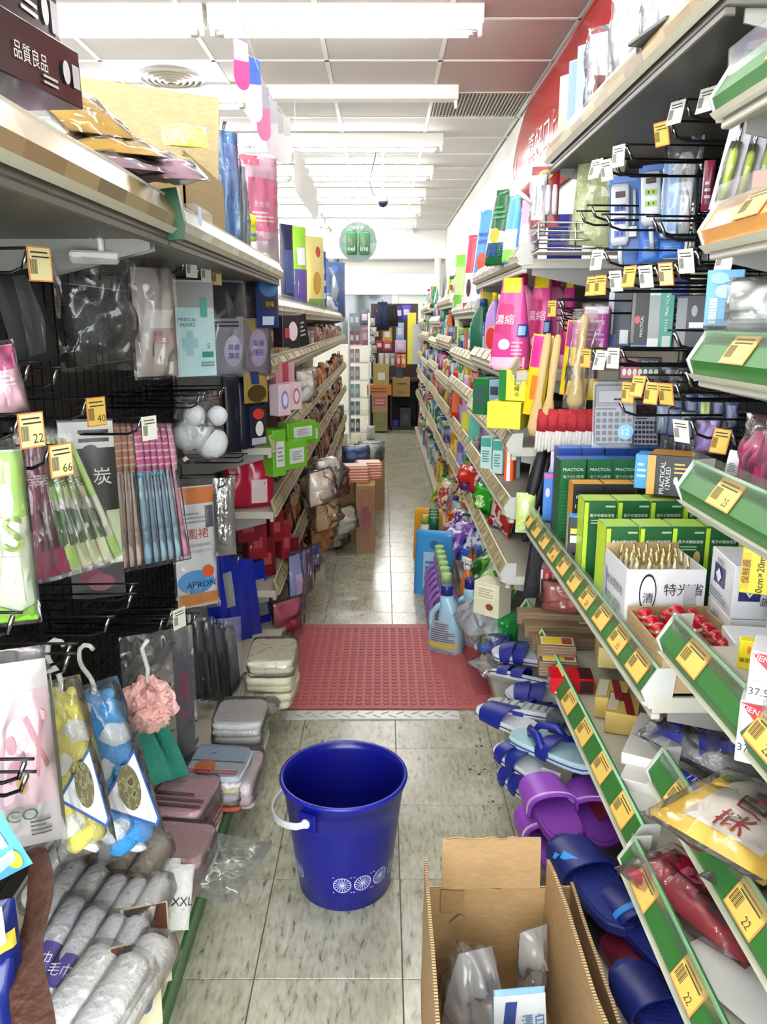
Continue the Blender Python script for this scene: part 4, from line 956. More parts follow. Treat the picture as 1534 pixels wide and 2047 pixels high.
folded('white plaid dish cloths in a clear bag near the aisle', 483, 1490, .14, .16, [STRIPES(['d9d9d6', 'b9bab8', 'dedede', 'cfcfcc'], 0, 40, .8), 'd2d3d0', STRIPES(['d9d9d6', 'b9bab8', 'dedede'], 1, 40, .8), 'd6d6d2', 'cfd0cc'], .022, .0)
for k in range(3):
    folded('%s folded cream towel of the stack beside the red mat' % ('lowest', 'middle', 'topmost')[k], 546 + 2 * k, 1392, .15, .20, ['ebe5c4', 'eee9cc'], .026, -.06 + .05 * k, z=ZD + k * .056 , film=(k == 2), group='cream towels stacked by the mat')
lay('mesh_cap_pack', 'white patterned mesh pack in clear wrap beside the cream towels', 'soft pack', 510, 1372, .15, .11, .05, STRIPES(['c9c8be', 'a8a79c', 'd4d3ca'], 0, 90, .6), -.1, z=.13, film=True)
lay('clear_bag', 'crumpled clear wrap between the plaid cloths and the aisle', 'plastic bag', 530, 1400, .18, .1, .05, FILM('ffffff', .10, .1, 50), 0, z=.13, wr=.6, part='film')

# goods on the near top shelf --------------------------------------------
ZT = 1.48
def pix_box(label, px, z, y, w, h, d, c, rz, deco, tilt=0, roll=0, name='carton_box', **k):
    r = box(name, label, 'box', w, h, d, c, deco, **k); return at(r, Vector((wx(px, y, z), y, z)), rz, tilt, roll)
BK = M('1a191c', .18)
r = pix_box('lower black glossy box with white print on the top shelf', 50, 1.578, 1.06, .26, .07, .14, BK, D2(86), [('t', '品質良品', -.1, .45, .02, 'd8d8d8'), ('b', .1, .4, .1, .3, 2, 'b9b9bc'), ('e', .62, .5, .08, .2, 'c9c9cc'), ('p', .76, .92, .3, .7, 'b9b9bc')], roll=D2(-3)); r.location = (-.49, 1.07, 1.585)
r = pix_box('upper black glossy box with white print leaning on another black box', 38, 1.652, 1.11, .25, .07, .14, BK, D2(90), [('b', .0, .4, .2, .8, 4, 'cfcfd2'), ('e', .6, .5, .09, .25, 'c9c9cc'), ('p', .75, .93, .2, .75, 'a9a9ad')], roll=D2(-3)); r.location = (-.505, 1.07, 1.658)
r = soft('clear_bag_pack', 'clear bag of white goods under the black boxes on the top shelf', 'plastic bag', .28, .16, .09, 'cfd4d4', None, film=True, wr=.3); at(r, Vector((-.44, 1.12, ZT + .045)), D2(80), D2(-90)); r.location = (-.52, 1.14, ZT + .05)
def sheetpack(label, px, py, y, w, l, t, c, rz, tilt, roll=0, film=True):
    z = wz(py, y); r = soft('flat_bag', label, 'bag pack', w, l, t, c, None, film=FILM('ffffff', .03) if film else None, wr=.3); at(r, Vector((wx(px, y, z), y, z)), rz, tilt, roll); return r
sheetpack('mauve flat bag pack on the near top shelf, lowest of the folded bags', 205, 330, 1.28, .2, .26, .03, '9a6f86', D2(35), D2(-78))
sheetpack('lilac pink flat bag jutting out over the shelf edge', 290, 352, 1.34, .18, .22, .028, 'b98aa0', D2(20), D2(-72))
sheetpack('yellow flat bag pack above the mauve bags', 245, 305, 1.36, .14, .24, .022, 'd8a818', D2(28), D2(-74))
sheetpack('golden yellow folded bag leaning behind the yellow pack', 205, 268, 1.42, .11, .20, .025, 'c99a10', D2(40), D2(-62))
# open cardboard box
t = thing('cardboard_box', 'open cardboard box with a tall raised flap on the top shelf', 'box', (0, 0, 0))
xa, xb = wx(300, 1.78, 1.6), wx(432, 1.78, 1.6)
cb = CARD('a68e62')
MB().span((-.62, 1.70, ZT), (-.615, 2.1, ZT + .15)).build('side_panel', cb, t); MB().span((-.40, 1.70, ZT), (-.395, 2.1, ZT + .16)).build('side_panel', cb, t)
MB().span((-.62, 1.70, ZT), (-.395, 1.705, ZT + .15)).build('end_panel', cb, t); MB().span((-.62, 2.1, ZT), (-.395, 2.105, ZT + .15)).build('end_panel', cb, t); MB().span((-.62, 1.7, ZT), (-.395, 2.105, ZT + .005)).build('bottom', cb, t)
q = [W(150, 152, y=2.05), W(438, 196, y=2.1), W(436, 420, y=2.1), W(150, 400, y=2.05)]
dv = Vector((0, .006, 0)); MB().add(q + [p + dv for p in q], [(0, 1, 2, 3), (7, 6, 5, 4), (0, 4, 5, 1), (1, 5, 6, 2), (2, 6, 7, 3), (3, 7, 4, 0)]).build('raised_flap', CARD('a8966e'), t)
sheetpack('pale lime paper pack inside the open cardboard box', 372, 292, 1.9, .10, .06, .03, PRINT('dfe07a', 'c8d84a', 'f0ecc0', 4), D2(20), D2(-35), film=False)
# bags standing past the box
def stand(name, label, cat, bb, x, psi, t, c, deco=None, roll=0, y=None, **k):
    loc, w, h = fit(*bb, x=x, y=y, psi=D2(psi)); r = soft(name, label, cat, w, h + (loc.z - ZT if y is None else 0), t, c, deco, **k)
    if y is None: loc.z = ZT
    return at(r, loc, D2(psi), 0, D2(roll))
stand('blue_bag', 'tall blue glossy bag standing next to the cardboard box', 'bag', (436, 262, 478, 455), -.44, 45, .04, M('3f7fc4', .2), [('p', -.6, .6, .5, .9, '6f8fd8')], film=True, wr=.3)
stand('wrap_bag', 'grey blue bag with creased clear wrap behind the shelf rail', 'bag', (462, 330, 492, 480), -.42, 50, .04, M('8fa0b8', .25), None, film=True)
stand('pink_bag', 'clear bag with a pink printed insert standing on the top shelf', 'bag', (480, 312, 556, 520), -.47, 35, .05, 'd9a8bc', [('p', -.75, .8, .38, .82, 'd64a80'), ('t', '定型噴', .0, .6, .02, 'f0c8d8'), ('b', -.5, .6, .45, .55, 3, 'f0c0d0'), ('p', -.95, .0, .92, 1.0, 'd8386c'), ('p', -.7, .7, .05, .3, 'e8d2da')], film=FILM('ffffff', .04))
loc, w, h = fit(484, 410, 516, 482, x=-.415, psi=0)
t = thing('yellow_ball_toy', 'bright yellow ball toy with a green wrapped base', 'toy', loc)
MB().loft([(h * .55 + .022 * math.sin(a * .314), max(.0005, .022 * math.cos(a * .314)), max(.0005, .022 * math.cos(a * .314))) for a in range(-5, 6)], 16).build('ball', M('e8d81e', .4), t)
MB().loft([(0, .018, .014), (h * .25, .02, .015), (h * .45, .012, .01)], 12).build('base', M('a8c83a', .35), t)
MB().loft([(h * .12, .0195, .0155), (h * .2, .0205, .0158)], 12, cap=False).build('band', M('6a6aa8', .4), t)
pix_box('low flat tan box just behind the rail at the end of the top shelf', 520, ZT, 2.78, .1, .05, .06, 'd8bc90', D2(90), [('p', -.7, .7, .2, .8, 'c89a5a')])
pix_box('clear acrylic tray with a blue card near the rail joint', 385, ZT, 1.62, .14, .04, .05, FILM('dfe8f0', .03, .1, 20, .1, .4), D2(90), [('p', -.9, -.5, .1, .9, '7fa8d8')])
# ---------------------------------------------------------------- right side: peg hooks and what hangs on them
for px, py, n, tn in ((1350, 225, '', 2), (1410, 200, '', 2), (1322, 268, '', 0), (1236, 312, '', 2), (1212, 340, '', 2), (1190, 338, '', 2),
                      (1193, 520, '', 2), (1183, 572, '', 0), (1201, 570, '', 0), (1232, 562, '', 2), (1258, 553, '', 0), (1292, 553, '', 2), (1332, 548, '', 1), (1372, 522, '', 2), (1450, 516, '', 2),
                      (1171, 716, '', 0), (1200, 720, '', 2), (1226, 716, '', 2), (1256, 785, '', 0), (1275, 772, '', 0), (1303, 786, '', 0), (1332, 788, '', 0), (1362, 862, '', 2), (1440, 882, '', 0), (1104, 617, '', 0)):
    if px < 1115: tagat(px, py, n, tn, .40, RP, 1, .865)
    else: tagat(px, py, n, tn, .30 + .0004 * (1400 - px), RP, 1, .865, tilt=.3 * ((px * 7) % 5 - 2) * .4)
for px, py in ((1075, 622), (1078, 640), (1060, 655), (1065, 665), (1290, 470), (1305, 480), (1350, 700), (1380, 780), (1250, 830), (1200, 460), (1170, 440), (1150, 450)):
    L = .36; X = .865 - L; y = min(2.35, dy(px, X)); hook(RP, 1, y, wz(py, y), .865, L)
def hr(name, label, cat, bb, x, psi, t, c, deco=None, roll=0, film=None, y=None, **k):
    loc, w, h = fit(*bb, x=x, y=y, psi=D2(psi)); r = soft(name, label, cat, w, h, t, c, deco, film=film, **k); return at(r, loc, D2(psi), 0, D2(roll))
def hb(name, label, cat, bb, x, psi, d, c, deco=None, roll=0, y=None, tilt=0, **k):
    loc, w, h = fit(*bb, x=x, y=y, psi=D2(psi)); r = box(name, label, cat, w, h, d, c, deco, **k); return at(r, loc, D2(psi), D2(tilt), D2(roll))
# knit glove pack
loc, w, h = fit(1062, 332, 1118, 455, x=.46, psi=D2(-15))
t = soft('glove_pack', 'white knitted gloves on a dark red card at the end of the top hooks', 'glove pack', w, h, .015, '8e1d24', [('e', 0, .86, .5, .08, 'd9b43a'), ('e', 0, .84, .28, .05, '6a8ab8'), ('p', -.8, .8, .0, .1, 'a02a2c')]); at(t, loc, D2(-15))
for k in range(4): MB().loft([(h * .2, .006, .008), (h * .28, .0075, .012), (h * .55, .008, .014), (h * .68, .006, .01)], 10, T=Matrix.Translation((-w * .36 + k * w * .24, -.012, 0))).build('glove_finger', M('e6e6ea', .8, bump=.5, bs=200), t)
MB().loft([(0, .005, .007), (.03, .007, .01), (.05, .005, .006)], 10, T=Matrix.Translation((-w * .45, -.02, h * .4)) @ Matrix.Rotation(-.9, 4, 'Y')).build('glove_thumb', M('e6e6ea', .8), t)
hr('glove_pack', 'second white glove pack half hidden behind the red card', 'glove pack', (1040, 350, 1072, 470), .44, -25, .02, 'dcd4d8', [('p', -.8, .8, .1, .25, 'b03a44')], film=True, y=2.42)
hr('cord_pack', 'clear pack of pale green cords hanging under the top shelf', 'cord pack', (1140, 318, 1226, 492), .56, -25, .03, M('c2c98e', .4, bump=.8, bs=70), [('p', .3, .9, .7, .99, 'd9dad2')], roll=6, film=True, wr=.4, taper=-.1)
hr('cord_pack', 'narrow olive cord pack behind the pale green one', 'cord pack', (1200, 330, 1242, 480), .62, -25, .03, M('9aa070', .4, bump=.8, bs=70), None, film=True, wr=.4)
def power_strip(label, bb, x, psi, cols, roll):
    loc, w, h = fit(*bb, x=x, psi=D2(psi)); t = thing('power_strip', label, 'power strip', loc, D2(psi), group='power strips on cards'); t.rotation_euler[1] = D2(roll)
    MB().box((w * .25, .012, h * .5), (w * 1.5, .002, h * 1.12)).build('blue_card', M('2a6fc4', .3), t, bev=.001)
    MB().box((w * .2, .010, h * 1.04), (w * 1.1, .003, h * .1)).build('card_header', M('5a86d8', .3), t)
    MB().loft([(0, w * .34, .010, 5), (.012, w * .42, .016, 5), (h * .88, w * .42, .016, 5), (h * .95, w * .36, .011, 5)], 24, T=Matrix.Translation((0, -.004, 0))).build('strip_body', M('e2e4e6', .3), t)
    MB().box((0, -.0205, h * .78), (w * .42, .006, h * .09)).build('switch', M('3a1a1c', .25), t, bev=.001)
    for k in range(len(cols)):
        s = MB().box((0, -.0200, h * (.58 - .20 * k)), (w * .5, .005, h * .10)).box((-w * .1, -.023, h * (.58 - .20 * k)), (w * .06, .001, h * .05), 1).box((w * .1, -.023, h * (.58 - .20 * k)), (w * .06, .001, h * .05), 1)
        s.build('socket', [M(cols[k], .35), DARK], t)
    MB().tube([(0, 0, 0), (.002, .002, -.03), (.004, .01, -.05)], .006, 8).build('cord', M('dcdde0', .4), t)
    MB().tube([(w * .62, -.006, h * .85), (w * .66, -.008, h * .5), (w * .6, -.01, h * .3)], .004, 8).box((w * .58, -.012, h * .2), (w * .34, .016, h * .16)).build('plug', M('dfe0e2', .35), t)
    return t
power_strip('white power strip with three blue sockets on a blue card', (1222, 362, 1266, 492), .60, -18, ['4a5fc0'] * 3, -3)
power_strip('white power strip with two green sockets on a blue card', (1282, 338, 1330, 452), .63, -18, ['9ac83a', '9ac83a'], -4)
loc, w, h = fit(1326, 292, 1396, 480, x=.66, psi=D2(-20))
t = thing('extension_cable', 'white extension cable coiled beside a light blue box in clear wrap', 'cable', loc, D2(-20))
MB().box((-w * .25, 0, h * .42), (w * .5, .05, h * .8)).build('insert', STRIPES(['8fb4e0', 'a9c6e8', '7fa4d4'], 0, 60, .3), t, bev=.003)
for k in range(4): MB().tube([(w * (.05 + .07 * k), -.01, h * .05), (w * (.06 + .07 * k), -.012, h * .45), (w * (.08 + .08 * k), -.01, h * .8), (w * (.0 + .05 * k), -.01, h * .92)], .006, 8).build('cable_loop', M('d6d6d2', .4), t)
MB().box((-w * .05, -.02, h * .78), (.022, .02, .035), rot=(0, .5, 0)).tube([(0, -.02, h * .7), (w * .2, -.018, h * .4), (w * .28, -.015, h * .1)], .006, 8).build('plug', M('dededa', .4), t)
p2, f2 = pillow_fn(w * 1.1, h * 1.1, .07, 5, .1, 0, .2); pillow_mb(p2).build('blister', FILM('ffffff', .04), t)
for k in range(3): hr('blue_card', '%s plain blue card below the power strips' % ('left', 'middle', 'right')[k], 'card', (1236 + 42 * k, 452 + 6 * k, 1285 + 42 * k, 532 - 8 * k), .66, -18, .01, M('2a6fd0', .3), [('b', -.6, .6, .3, .7, 4, '5f9ae8')], group='blue backing cards')
hr('dark_bag', 'royal blue mesh pack inside the wire basket above the pink pouches', 'mesh pack', (1095, 428, 1165, 520), .55, -10, .06, '2a2f96', [('b', -.8, .8, .1, .6, 3, '4a4ec0')])
# wire basket on the corner of the neighbouring shelf
t = thing('wire_basket', 'flat wire basket on the corner above the pink pouches', 'basket', (0, 0, 0))
xa, xb, ya, yb = .42, .70, 2.28, 2.385
for k in range(4): MB().tube([(xa, ya, 1.505 + k * .022), (xb, ya, 1.505 + k * .022), (xb, yb, 1.505 + k * .022), (xa, yb, 1.505 + k * .022)], .0025, 6, close=True).build('wire_ring', CHROME, t)
for k in range(3): MB().tube([(xa + k * .1, ya, 1.5), (xa + k * .1, ya, 1.575)], .0025, 6).build('wire_post', CHROME, t)
MB().span((xa, ya, 1.495), (xb, yb, 1.499)).build('base', STEEL, t)
# row of boxed gadgets
hb('earphone_box', 'slim dark navy box with a white code patch', 'gadget box', (1216, 582, 1264, 692), .64, -22, .03, '232a3c', [('p', .1, .8, .05, .3, 'c9ccd2'), ('p', -.95, -.5, .02, .98, 'b0b4ba'), ('p', -.9, -.2, .0, .22, '3a4a9c')])
hb('cable_box', 'slim black box with red dot and upright white lettering', 'gadget box', (1264, 566, 1300, 698), .65, -22, .03, '141214', [('t', 'PRACTICAL', .2, .35, .007, 'e8e8e8', math.pi / 2), ('e', -.3, .45, .3, .06, 'c02030'), ('p', -.98, -.6, .1, .9, '6a5048'), ('p', -.9, .9, .0, .07, '3a6ab8')])
hb('charger_box', 'teal slim box with upright lettering and white side window', 'gadget box', (1298, 572, 1348, 702), .66, -24, .03, '3a9a86', [('p', -.98, -.1, .02, .98, '8d9490'), ('p', -.98, -.1, .86, .98, 'c9d6d2'), ('p', -.98, -.1, .02, .2, 'd9dcda'), ('t', 'PRACTICAL', .45, .72, .007, 'd9ece6', math.pi / 2), ('p', .2, .85, .06, .24, 'b9c8c2'), ('b', .35, .6, .3, .5, 5, '8fcabb')])
hb('charger_box', 'black box with a white strip between teal box and clear pack', 'gadget box', (1352, 590, 1412, 702), .68, -24, .03, '18181c', [('p', -.1, .85, .42, .52, 'd9d9da'), ('p', -.98, -.3, .05, .95, '6a6e72'), ('e', .2, .72, .2, .1, '8a8a8c')])
hb('navy_card', 'blue card clipped above the black charger box', 'card', (1345, 560, 1385, 590), .69, -20, .004, '2a2f9c', [('e', 0, .5, .3, .3, '5a66d8')])
hr('clear_pack', 'clear hanging pack with olive card behind the gadget boxes', 'clear pack', (1378, 545, 1420, 640), .72, -25, .03, 'a3a886', None, film=True)
hb('dial_pack', 'red and green dial pack lying under the gadget boxes', 'gadget pack', (1238, 714, 1322, 758), .67, -15, .02, '1c1c20', [('p', -.9, .0, .05, .6, 'a83040'), ('p', .05, .9, .05, .6, '2f4a48'), ('p', -.9, -.1, .7, .95, '8a2434'), ('t', 'PRACTICAL', .45, .8, .006, 'd8d8d8', 0, .8)] + [('e', -.75 + .25 * q, .33, .1, .16, 'd8d0cc') for q in range(7)])
hr('dark_pack', 'pair of dark small packs beside the dial pack', 'clear pack', (1322, 730, 1380, 785), .70, -20, .03, '2c2c32', [('p', -.4, .1, .4, .6, '5a5a62')], film=True)
def calculator(label, bb, x, psi, roll, sticker):
    loc, w, h = fit(*bb, x=x, psi=D2(psi)); t = thing('calculator', label, 'calculator', loc, D2(psi), group='hanging calculators'); t.rotation_euler[1] = D2(roll)
    MB().box((0, 0, h * .5), (w, .014, h)).build('case', M('3a3236', .35), t, bev=.004)
    MB().box((0, -.0075, h * .33), (w * .95, .002, h * .62)).build('key_plate', M('7c7f8a', .5), t)
    MB().box((0, -.0075, h * .8), (w * .8, .003, h * .2)).build('display', M('241a1e', .1), t, bev=.001)
    MB().box((-w * .2, -.009, h * .6), (w * .5, .001, h * .025)).build('solar_strip', DARK, t)
    km = MB().loft([(0, w * .055, h * .034, 4), (.003, w * .05, h * .03, 4)], 10).mesh('key', M('14161e', .5))
    for r_ in range(5):
        for c_ in range(6):
            k = obj('key', km, t, (w * (-.39 + .155 * c_), -.0085, h * (.09 + .105 * r_))); k.rotation_euler = (math.pi / 2, 0, 0)
    if sticker:
        s = MB().loft([(0, w * .2, w * .2, 2), (.002, w * .2, w * .2, 2)], 20, T=Matrix.Translation((w * .3, -.013, h * .22)) @ Matrix.Rotation(math.pi / 2, 4, 'X')).build('round_sticker', M('2aa0dc', .3), t)
        vs, fs, tw, th_ = textmesh('12'); MB().add([(w * .3 + v.x * .016 / th_, -.0165, h * .22 + v.y * .016 / th_) for v in vs], fs).build('lettering', M('e6eef4', .4), t)
    MB().box((0, -.004, h * .5), (w * 1.08, .034, h * 1.1)).build('blister', FILM('ffffff', .0, .1, 6, .0, .12), t)
calculator('silver desk calculator with a round blue sticker hanging in a clear pack', (1190, 768, 1270, 888), .60, -15, -2, True)
calculator('smaller dark calculator hanging beside the one with the sticker', (1272, 800, 1322, 890), .68, -40, -4, False)
for k in range(3): hr('clip_pack', '%s small clear pack of grey plugs beside the calculators' % ('first', 'second', 'third')[k], 'clip pack', (1312 + 24 * k, 812 + 6 * k, 1342 + 24 * k, 868 + 4 * k), .70, -25, .03, ('8fa0b4', '5f6f9c', '7f8fa8')[k], None, film=True)
for k in range(5): hr('blue_pack', '%s dark blue small pack on the hooks under the nearest rails' % nth(k), 'small pack', (1342 + 26 * k, 782 + 5 * k, 1372 + 26 * k, 862 + 5 * k), .74, -25, .02, ('23305c', '2a3a70', '4f7fc0', '2a2f60', '35406a')[k], [('p', -.6, .6, .5, .9, ('5a6aa0', '8f9cc8', 'c8d870', '6a74a8', '8a94c0')[k])], film=FILM('ffffff', .03))
hr('lilac_pack', 'lilac clear pack hanging above the nearest shelf end', 'small pack', (1392, 838, 1440, 905), .66, -25, .04, M('9a7fc0', .2), None, film=True)
for k in range(4): hb('black_card', '%s black battery card below the calculators' % nth(k), 'battery card', (1318 + 18 * k, 868 + 3 * k, 1340 + 18 * k, 905 + 6 * k), .72, -25, .006, '20242c', [('t', 'ATOR', .2, .5, .005, 'd0d4dc', math.pi / 2)], group='black battery cards')
# wooden scratchers, dish gloves
def scratcher(label, px, ytop, ybot, x, bag, roll=0, y=None):
    loc, w, h = fit(px - 14, ytop, px + 14, ybot, x=x, y=y); t = thing('back_scratcher', label, 'back scratcher', loc, D2(-15), group='wooden back scratchers'); t.rotation_euler[1] = D2(roll)
    rings = [(0, .012, .006, 2.4), (h * .08, .022, .009, 2.4), (h * .25, .018, .008, 2.4), (h * .38, .010, .007, 2.2), (h * .75, .012, .007, 2.2), (h * .95, .011, .006, 2.2), (h, .006, .004, 2.2)]
    mb = MB().loft(rings, 12)
    for v in mb.v: v.y += .012 * math.cos(v.z / h * 5)
    mb.build('wooden_handle', STRIPES(['d4b478', 'c9a766', 'd9bd86', 'cfae70'], 0, 260, .5), t)
    if bag: p2, f2 = pillow_fn(.06, h * 1.05, .04, 3, .3, 0, .3); pillow_mb(p2, 8, 16).build('wrapper', FILM('f6f0dc', .06), t)
    return t
scratcher('bamboo back scratcher in a clear bag hanging at the shelf corner', 1152, 628, 818, .50, True, 4)
scratcher('bare bamboo scratcher hanging on the outer side', 1078, 665, 872, .44, False, 6, 2.34)
scratcher('bare bamboo scratcher hanging next to the bagged one', 1108, 668, 868, .47, False, 5, 2.32)
hr('rubber_glove_pack', 'yellow and pink rubber glove pack hanging left of the scratchers', 'glove pack', (1060, 668, 1100, 830), .44, -25, .02, 'e8c81e', [('p', -.9, .9, .6, .98, 'd0308c'), ('p', -.5, .5, .2, .5, 'e07a28')], roll=6, y=2.37)
hr('rubber_glove_pack', 'magenta and yellow rubber glove pack behind the bagged scratcher', 'glove pack', (1165, 612, 1218, 706), .56, -20, .02, 'a8208a', [('p', -.9, .9, .0, .12, 'e8c82a'), ('p', -.9, .9, .84, .99, 'c9c8d0'), ('t', 'Chhaung', 0, .68, .012, 'f0d8ea'), ('b', -.6, .7, .25, .55, 3, 'd070b8')], film=FILM('ffffff', .03))
hr('rubber_glove_pack', 'yellow rubber glove pack behind the scratchers', 'glove pack', (1122, 640, 1160, 790), .53, -20, .02, 'e6c22a', [('p', -.9, .9, .65, .98, 'b82a8c'), ('p', -.6, .6, .2, .4, '3a3028')], roll=4)
hr('rubber_glove_pack', 'dark olive and yellow glove pack under the calculators end', 'glove pack', (1168, 712, 1196, 800), .55, -20, .02, 'b8a030', [('p', -.9, .9, .5, .98, '4a3040')])
for k in range(6):
    px = 1082 + 20 * k; loc, w, h = fit(px - 13, 818, px + 13, 905, x=.46 + .022 * k, psi=0)
    t = thing('cotton_glove', '%s white cotton glove with a red cuff, counted along the hanging row' % nth(k), 'glove', loc, D2(-15), group='red-cuffed cotton gloves'); t.rotation_euler[1] = D2(4)
    MB().loft([(h * .5, .018, .010, 3), (h * .75, .020, .010, 3), (h, .018, .006, 3)], 14).build('cuff', M('b01c26', .6, bump=.4, bs=200), t)
    for q in range(4): MB().loft([(h * .0 + abs(q - 1.4) * .006, .003, .004), (h * .04 + abs(q - 1.4) * .006, .005, .006), (h * .5, .006, .009)], 8, T=Matrix.Translation((-.0135 + .009 * q, -.004 * (q % 2), 0))).build('finger', M('dcd8d2', .85, bump=.5, bs=260), t)
for k in range(7):
    px = 1068 + 19 * k; loc, w, h = fit(px - 12, 880, px + 12, 1000 - 2 * k, x=.47 + .02 * k, psi=0)
    t = thing('cotton_mop_head', '%s red and white cotton mop head hanging under the gloves' % nth(k), 'mop head', loc, D2(-10), group='cotton mop heads'); t.rotation_euler[1] = D2(5)
    MB().loft([(h * .62, .022, .012, 3), (h * .8, .02, .012, 3), (h, .018, .008, 3)], 12).build('red_band', M('a81a24', .7, bump=.5, bs=200), t)
    mb = MB()
    for q in range(9): mb.tube([(-.018 + .0045 * q, R.uniform(-.01, .004), h * .66), (-.019 + .0047 * q, R.uniform(-.014, 0), h * .3), (-.02 + .005 * q, R.uniform(-.012, 0), R.uniform(0, .02))], .004, 5)
    o = mb.build('yarn', M('d6d2cc', .9, bump=.5, bs=200), t); o['kind'] = 'stuff'
for k in range(4):
    px = 1052 - 10 * k; loc, w, h = fit(px - 14, 885 + 5 * k, px + 14, 1058 + 25 * (k % 2), x=.425 + .006 * k, psi=0, y=2.37 + .01 * k)
    t = thing('folding_umbrella', '%s folded black umbrella hanging at the corner post' % nth(k), 'umbrella', loc, 0, group='folded black umbrellas'); t.rotation_euler[1] = D2(12 + 2 * k)
    mb = MB().loft([(0, .004, .004), (.02, .012, .012), (h * .6, .019, .019), (h * .9, .014, .014), (h * .93, .007, .007)], 12)
    for i, v in enumerate(mb.v): v.x *= 1 + .12 * (i % 2); v.y *= 1 + .12 * (i % 2)
    mb.build('canopy', M('15151a', .55), t); MB().tube([(0, 0, h * .92), (0, 0, h), (.01, 0, h * 1.03)], .006, 8).build('handle', BLACKM, t)
for k in range(4): hr('work_glove', '%s black work glove hanging below the umbrellas' % nth(k), 'glove', (1012 + 16 * k, 1060 + 8 * (k % 2), 1042 + 16 * k, 1192 - 6 * k), .45 + .012 * k, -10, .02, M('1c1c22', .6, bump=.4), [('p', -.8, .8, .78, .99, ('2a2c3a', '8a8c90')[k % 2])], roll=4, y=2.33, taper=.3, group='black work gloves')
hr('green_tag_bag', 'pale green bag with yellow flowers tied at the end of the rail', 'bag', (1030, 985, 1068, 1065), .43, -10, .03, PRINT('cfe0a0', 'b8d470', 'e8d84a', 5), None, y=2.36)
# ---------------------------------------------------------------- shelf with bulb boxes (z = .712)
ZB = .714
def bulb_row(y, x0, n, w, h, d, c, deco, lab, top, sides=None, gap=.002, z=ZB, grp=None):
    src = None
    for k in range(n):
        p = Vector((x0 + w / 2 + k * (w + gap), y + d / 2, z)); lb = '%s %s' % (nth(k), lab)
        if src is None: src = box('bulb_box', lb, 'bulb box', w, h, d, c, deco, sides=sides, top=top, group=grp); at(src, p, D2(R.uniform(-2, 2))); 
        else: dup(src, p, D2(R.uniform(-3, 3)), lb)
GB, LIME = '1f5a2c', 'b8d838'
gd = [('p', -.98, -.72, .02, .98, LIME), ('t', '電子式螺旋燈管', .12, .84, .012, 'e8f0e4', 0, 1.5), ('b', -.55, .5, .74, .8, 2, '9fc49a'), ('e', .55, .66, .22, .08, 'c9a86a'), ('p', .3, .9, .93, .95, 'a8c8a0')]
bulb_row(1.57, .452, 5, .066, .192, .07, GB, gd, 'green spiral bulb box of the front row, from the rail', 'a8cc5a', LIME, grp='front row of green bulb boxes')
bulb_row(1.75, .452, 5, .072, .206, .07, GB, gd, 'green spiral bulb box of the second row, from the rail', 'b4d060', LIME, grp='second row of green bulb boxes')
bulb_row(1.86, .452, 3, .072, .222, .06, '151414', [('t', 'PRACTICAL', .0, .86, .011, 'f0f0f0', 0, 1.6), ('t', '12WLED', -.2, .76, .011, 'e8e8e8', 0, 1.3), ('b', -.7, .6, .6, .7, 2, 'd8d8d8'), ('p', -.6, -.3, .35, .5, 'e4e4e4')], 'black and orange LED bulb box behind the green rows', 'd09a3c', 'c98a2c', grp='black LED bulb boxes')
bulb_row(2.0, .448, 4, .066, .258, .06, '1d6036', [('t', 'PRACTICAL', 0, .9, .010, 'eef2ee', 0, 1.6), ('t', '電子式24燈管', 0, .83, .009, 'd8e8dc', 0, 1.6), ('b', -.8, .8, .2, .7, 14, '2f7a48')], 'tall dark green lamp box of the rear row', '3a6ac0', '1a5630', grp='tall green lamp boxes')
bulb_row(2.12, .47, 5, .06, .268, .06, '2a4fa0', [('b', -.7, .7, .6, .9, 3, '7f9ad8')], 'blue-topped lamp box at the very back of the bulb shelf', '4a7ad0', '2a4aa0', grp='blue lamp boxes')
b = hb('floodlight_box', 'black box with orange side and blue end lying on the bulb boxes', 'lamp box', (1300, 905, 1390, 985), None, -28, .09, '141313', [('t', 'PRACTICAL', -.3, .45, .010, 'eeeeee', math.pi / 2), ('t', '12WLED', -.05, .45, .010, 'eeeeee', math.pi / 2), ('b', .2, .8, .55, .85, 3, 'd0b040'), ('e', .3, .4, .1, .1, 'e0e0e0'), ('p', -.98, -.62, .02, .98, 'e09a2c')], y=1.80, sides='e2a030', top='c08a34'); 
hb('lamp_box', 'light blue small lamp box beside the black and orange one', 'lamp box', (1274, 905, 1302, 972), None, -28, .06, '3f9ad8', [('b', -.6, .6, .3, .8, 3, 'a8d4f0')], y=1.86)
hb('lamp_box', 'black slim lamp box with a blue top at the front of the black boxes', 'lamp box', (1135, 1030, 1156, 1100), None, -10, .05, '17171a', [('p', -.6, .6, .3, .5, 'd8d8d8'), ('p', -.6, .6, .55, .7, 'c9b83a')], y=1.84, top='4a9ae0', sides='c0c4c8')
hb('booklet', 'blue booklet with a pink top edge leaning at the shelf end', 'booklet', (1086, 945, 1116, 1040), None, -12, .02, '2f7ad0', [('p', -.9, .9, .9, .99, 'd8447a'), ('e', -.4, .6, .3, .1, 'e0c0d0')], y=2.22)
hb('white_pack_box', 'white lamp box at the end of the bulb shelf behind the booklet', 'lamp box', (1100, 902, 1130, 985), None, -12, .05, 'd8d4e0', [('b', -.5, .6, .4, .8, 3, 'a8a4c0')], y=2.28)
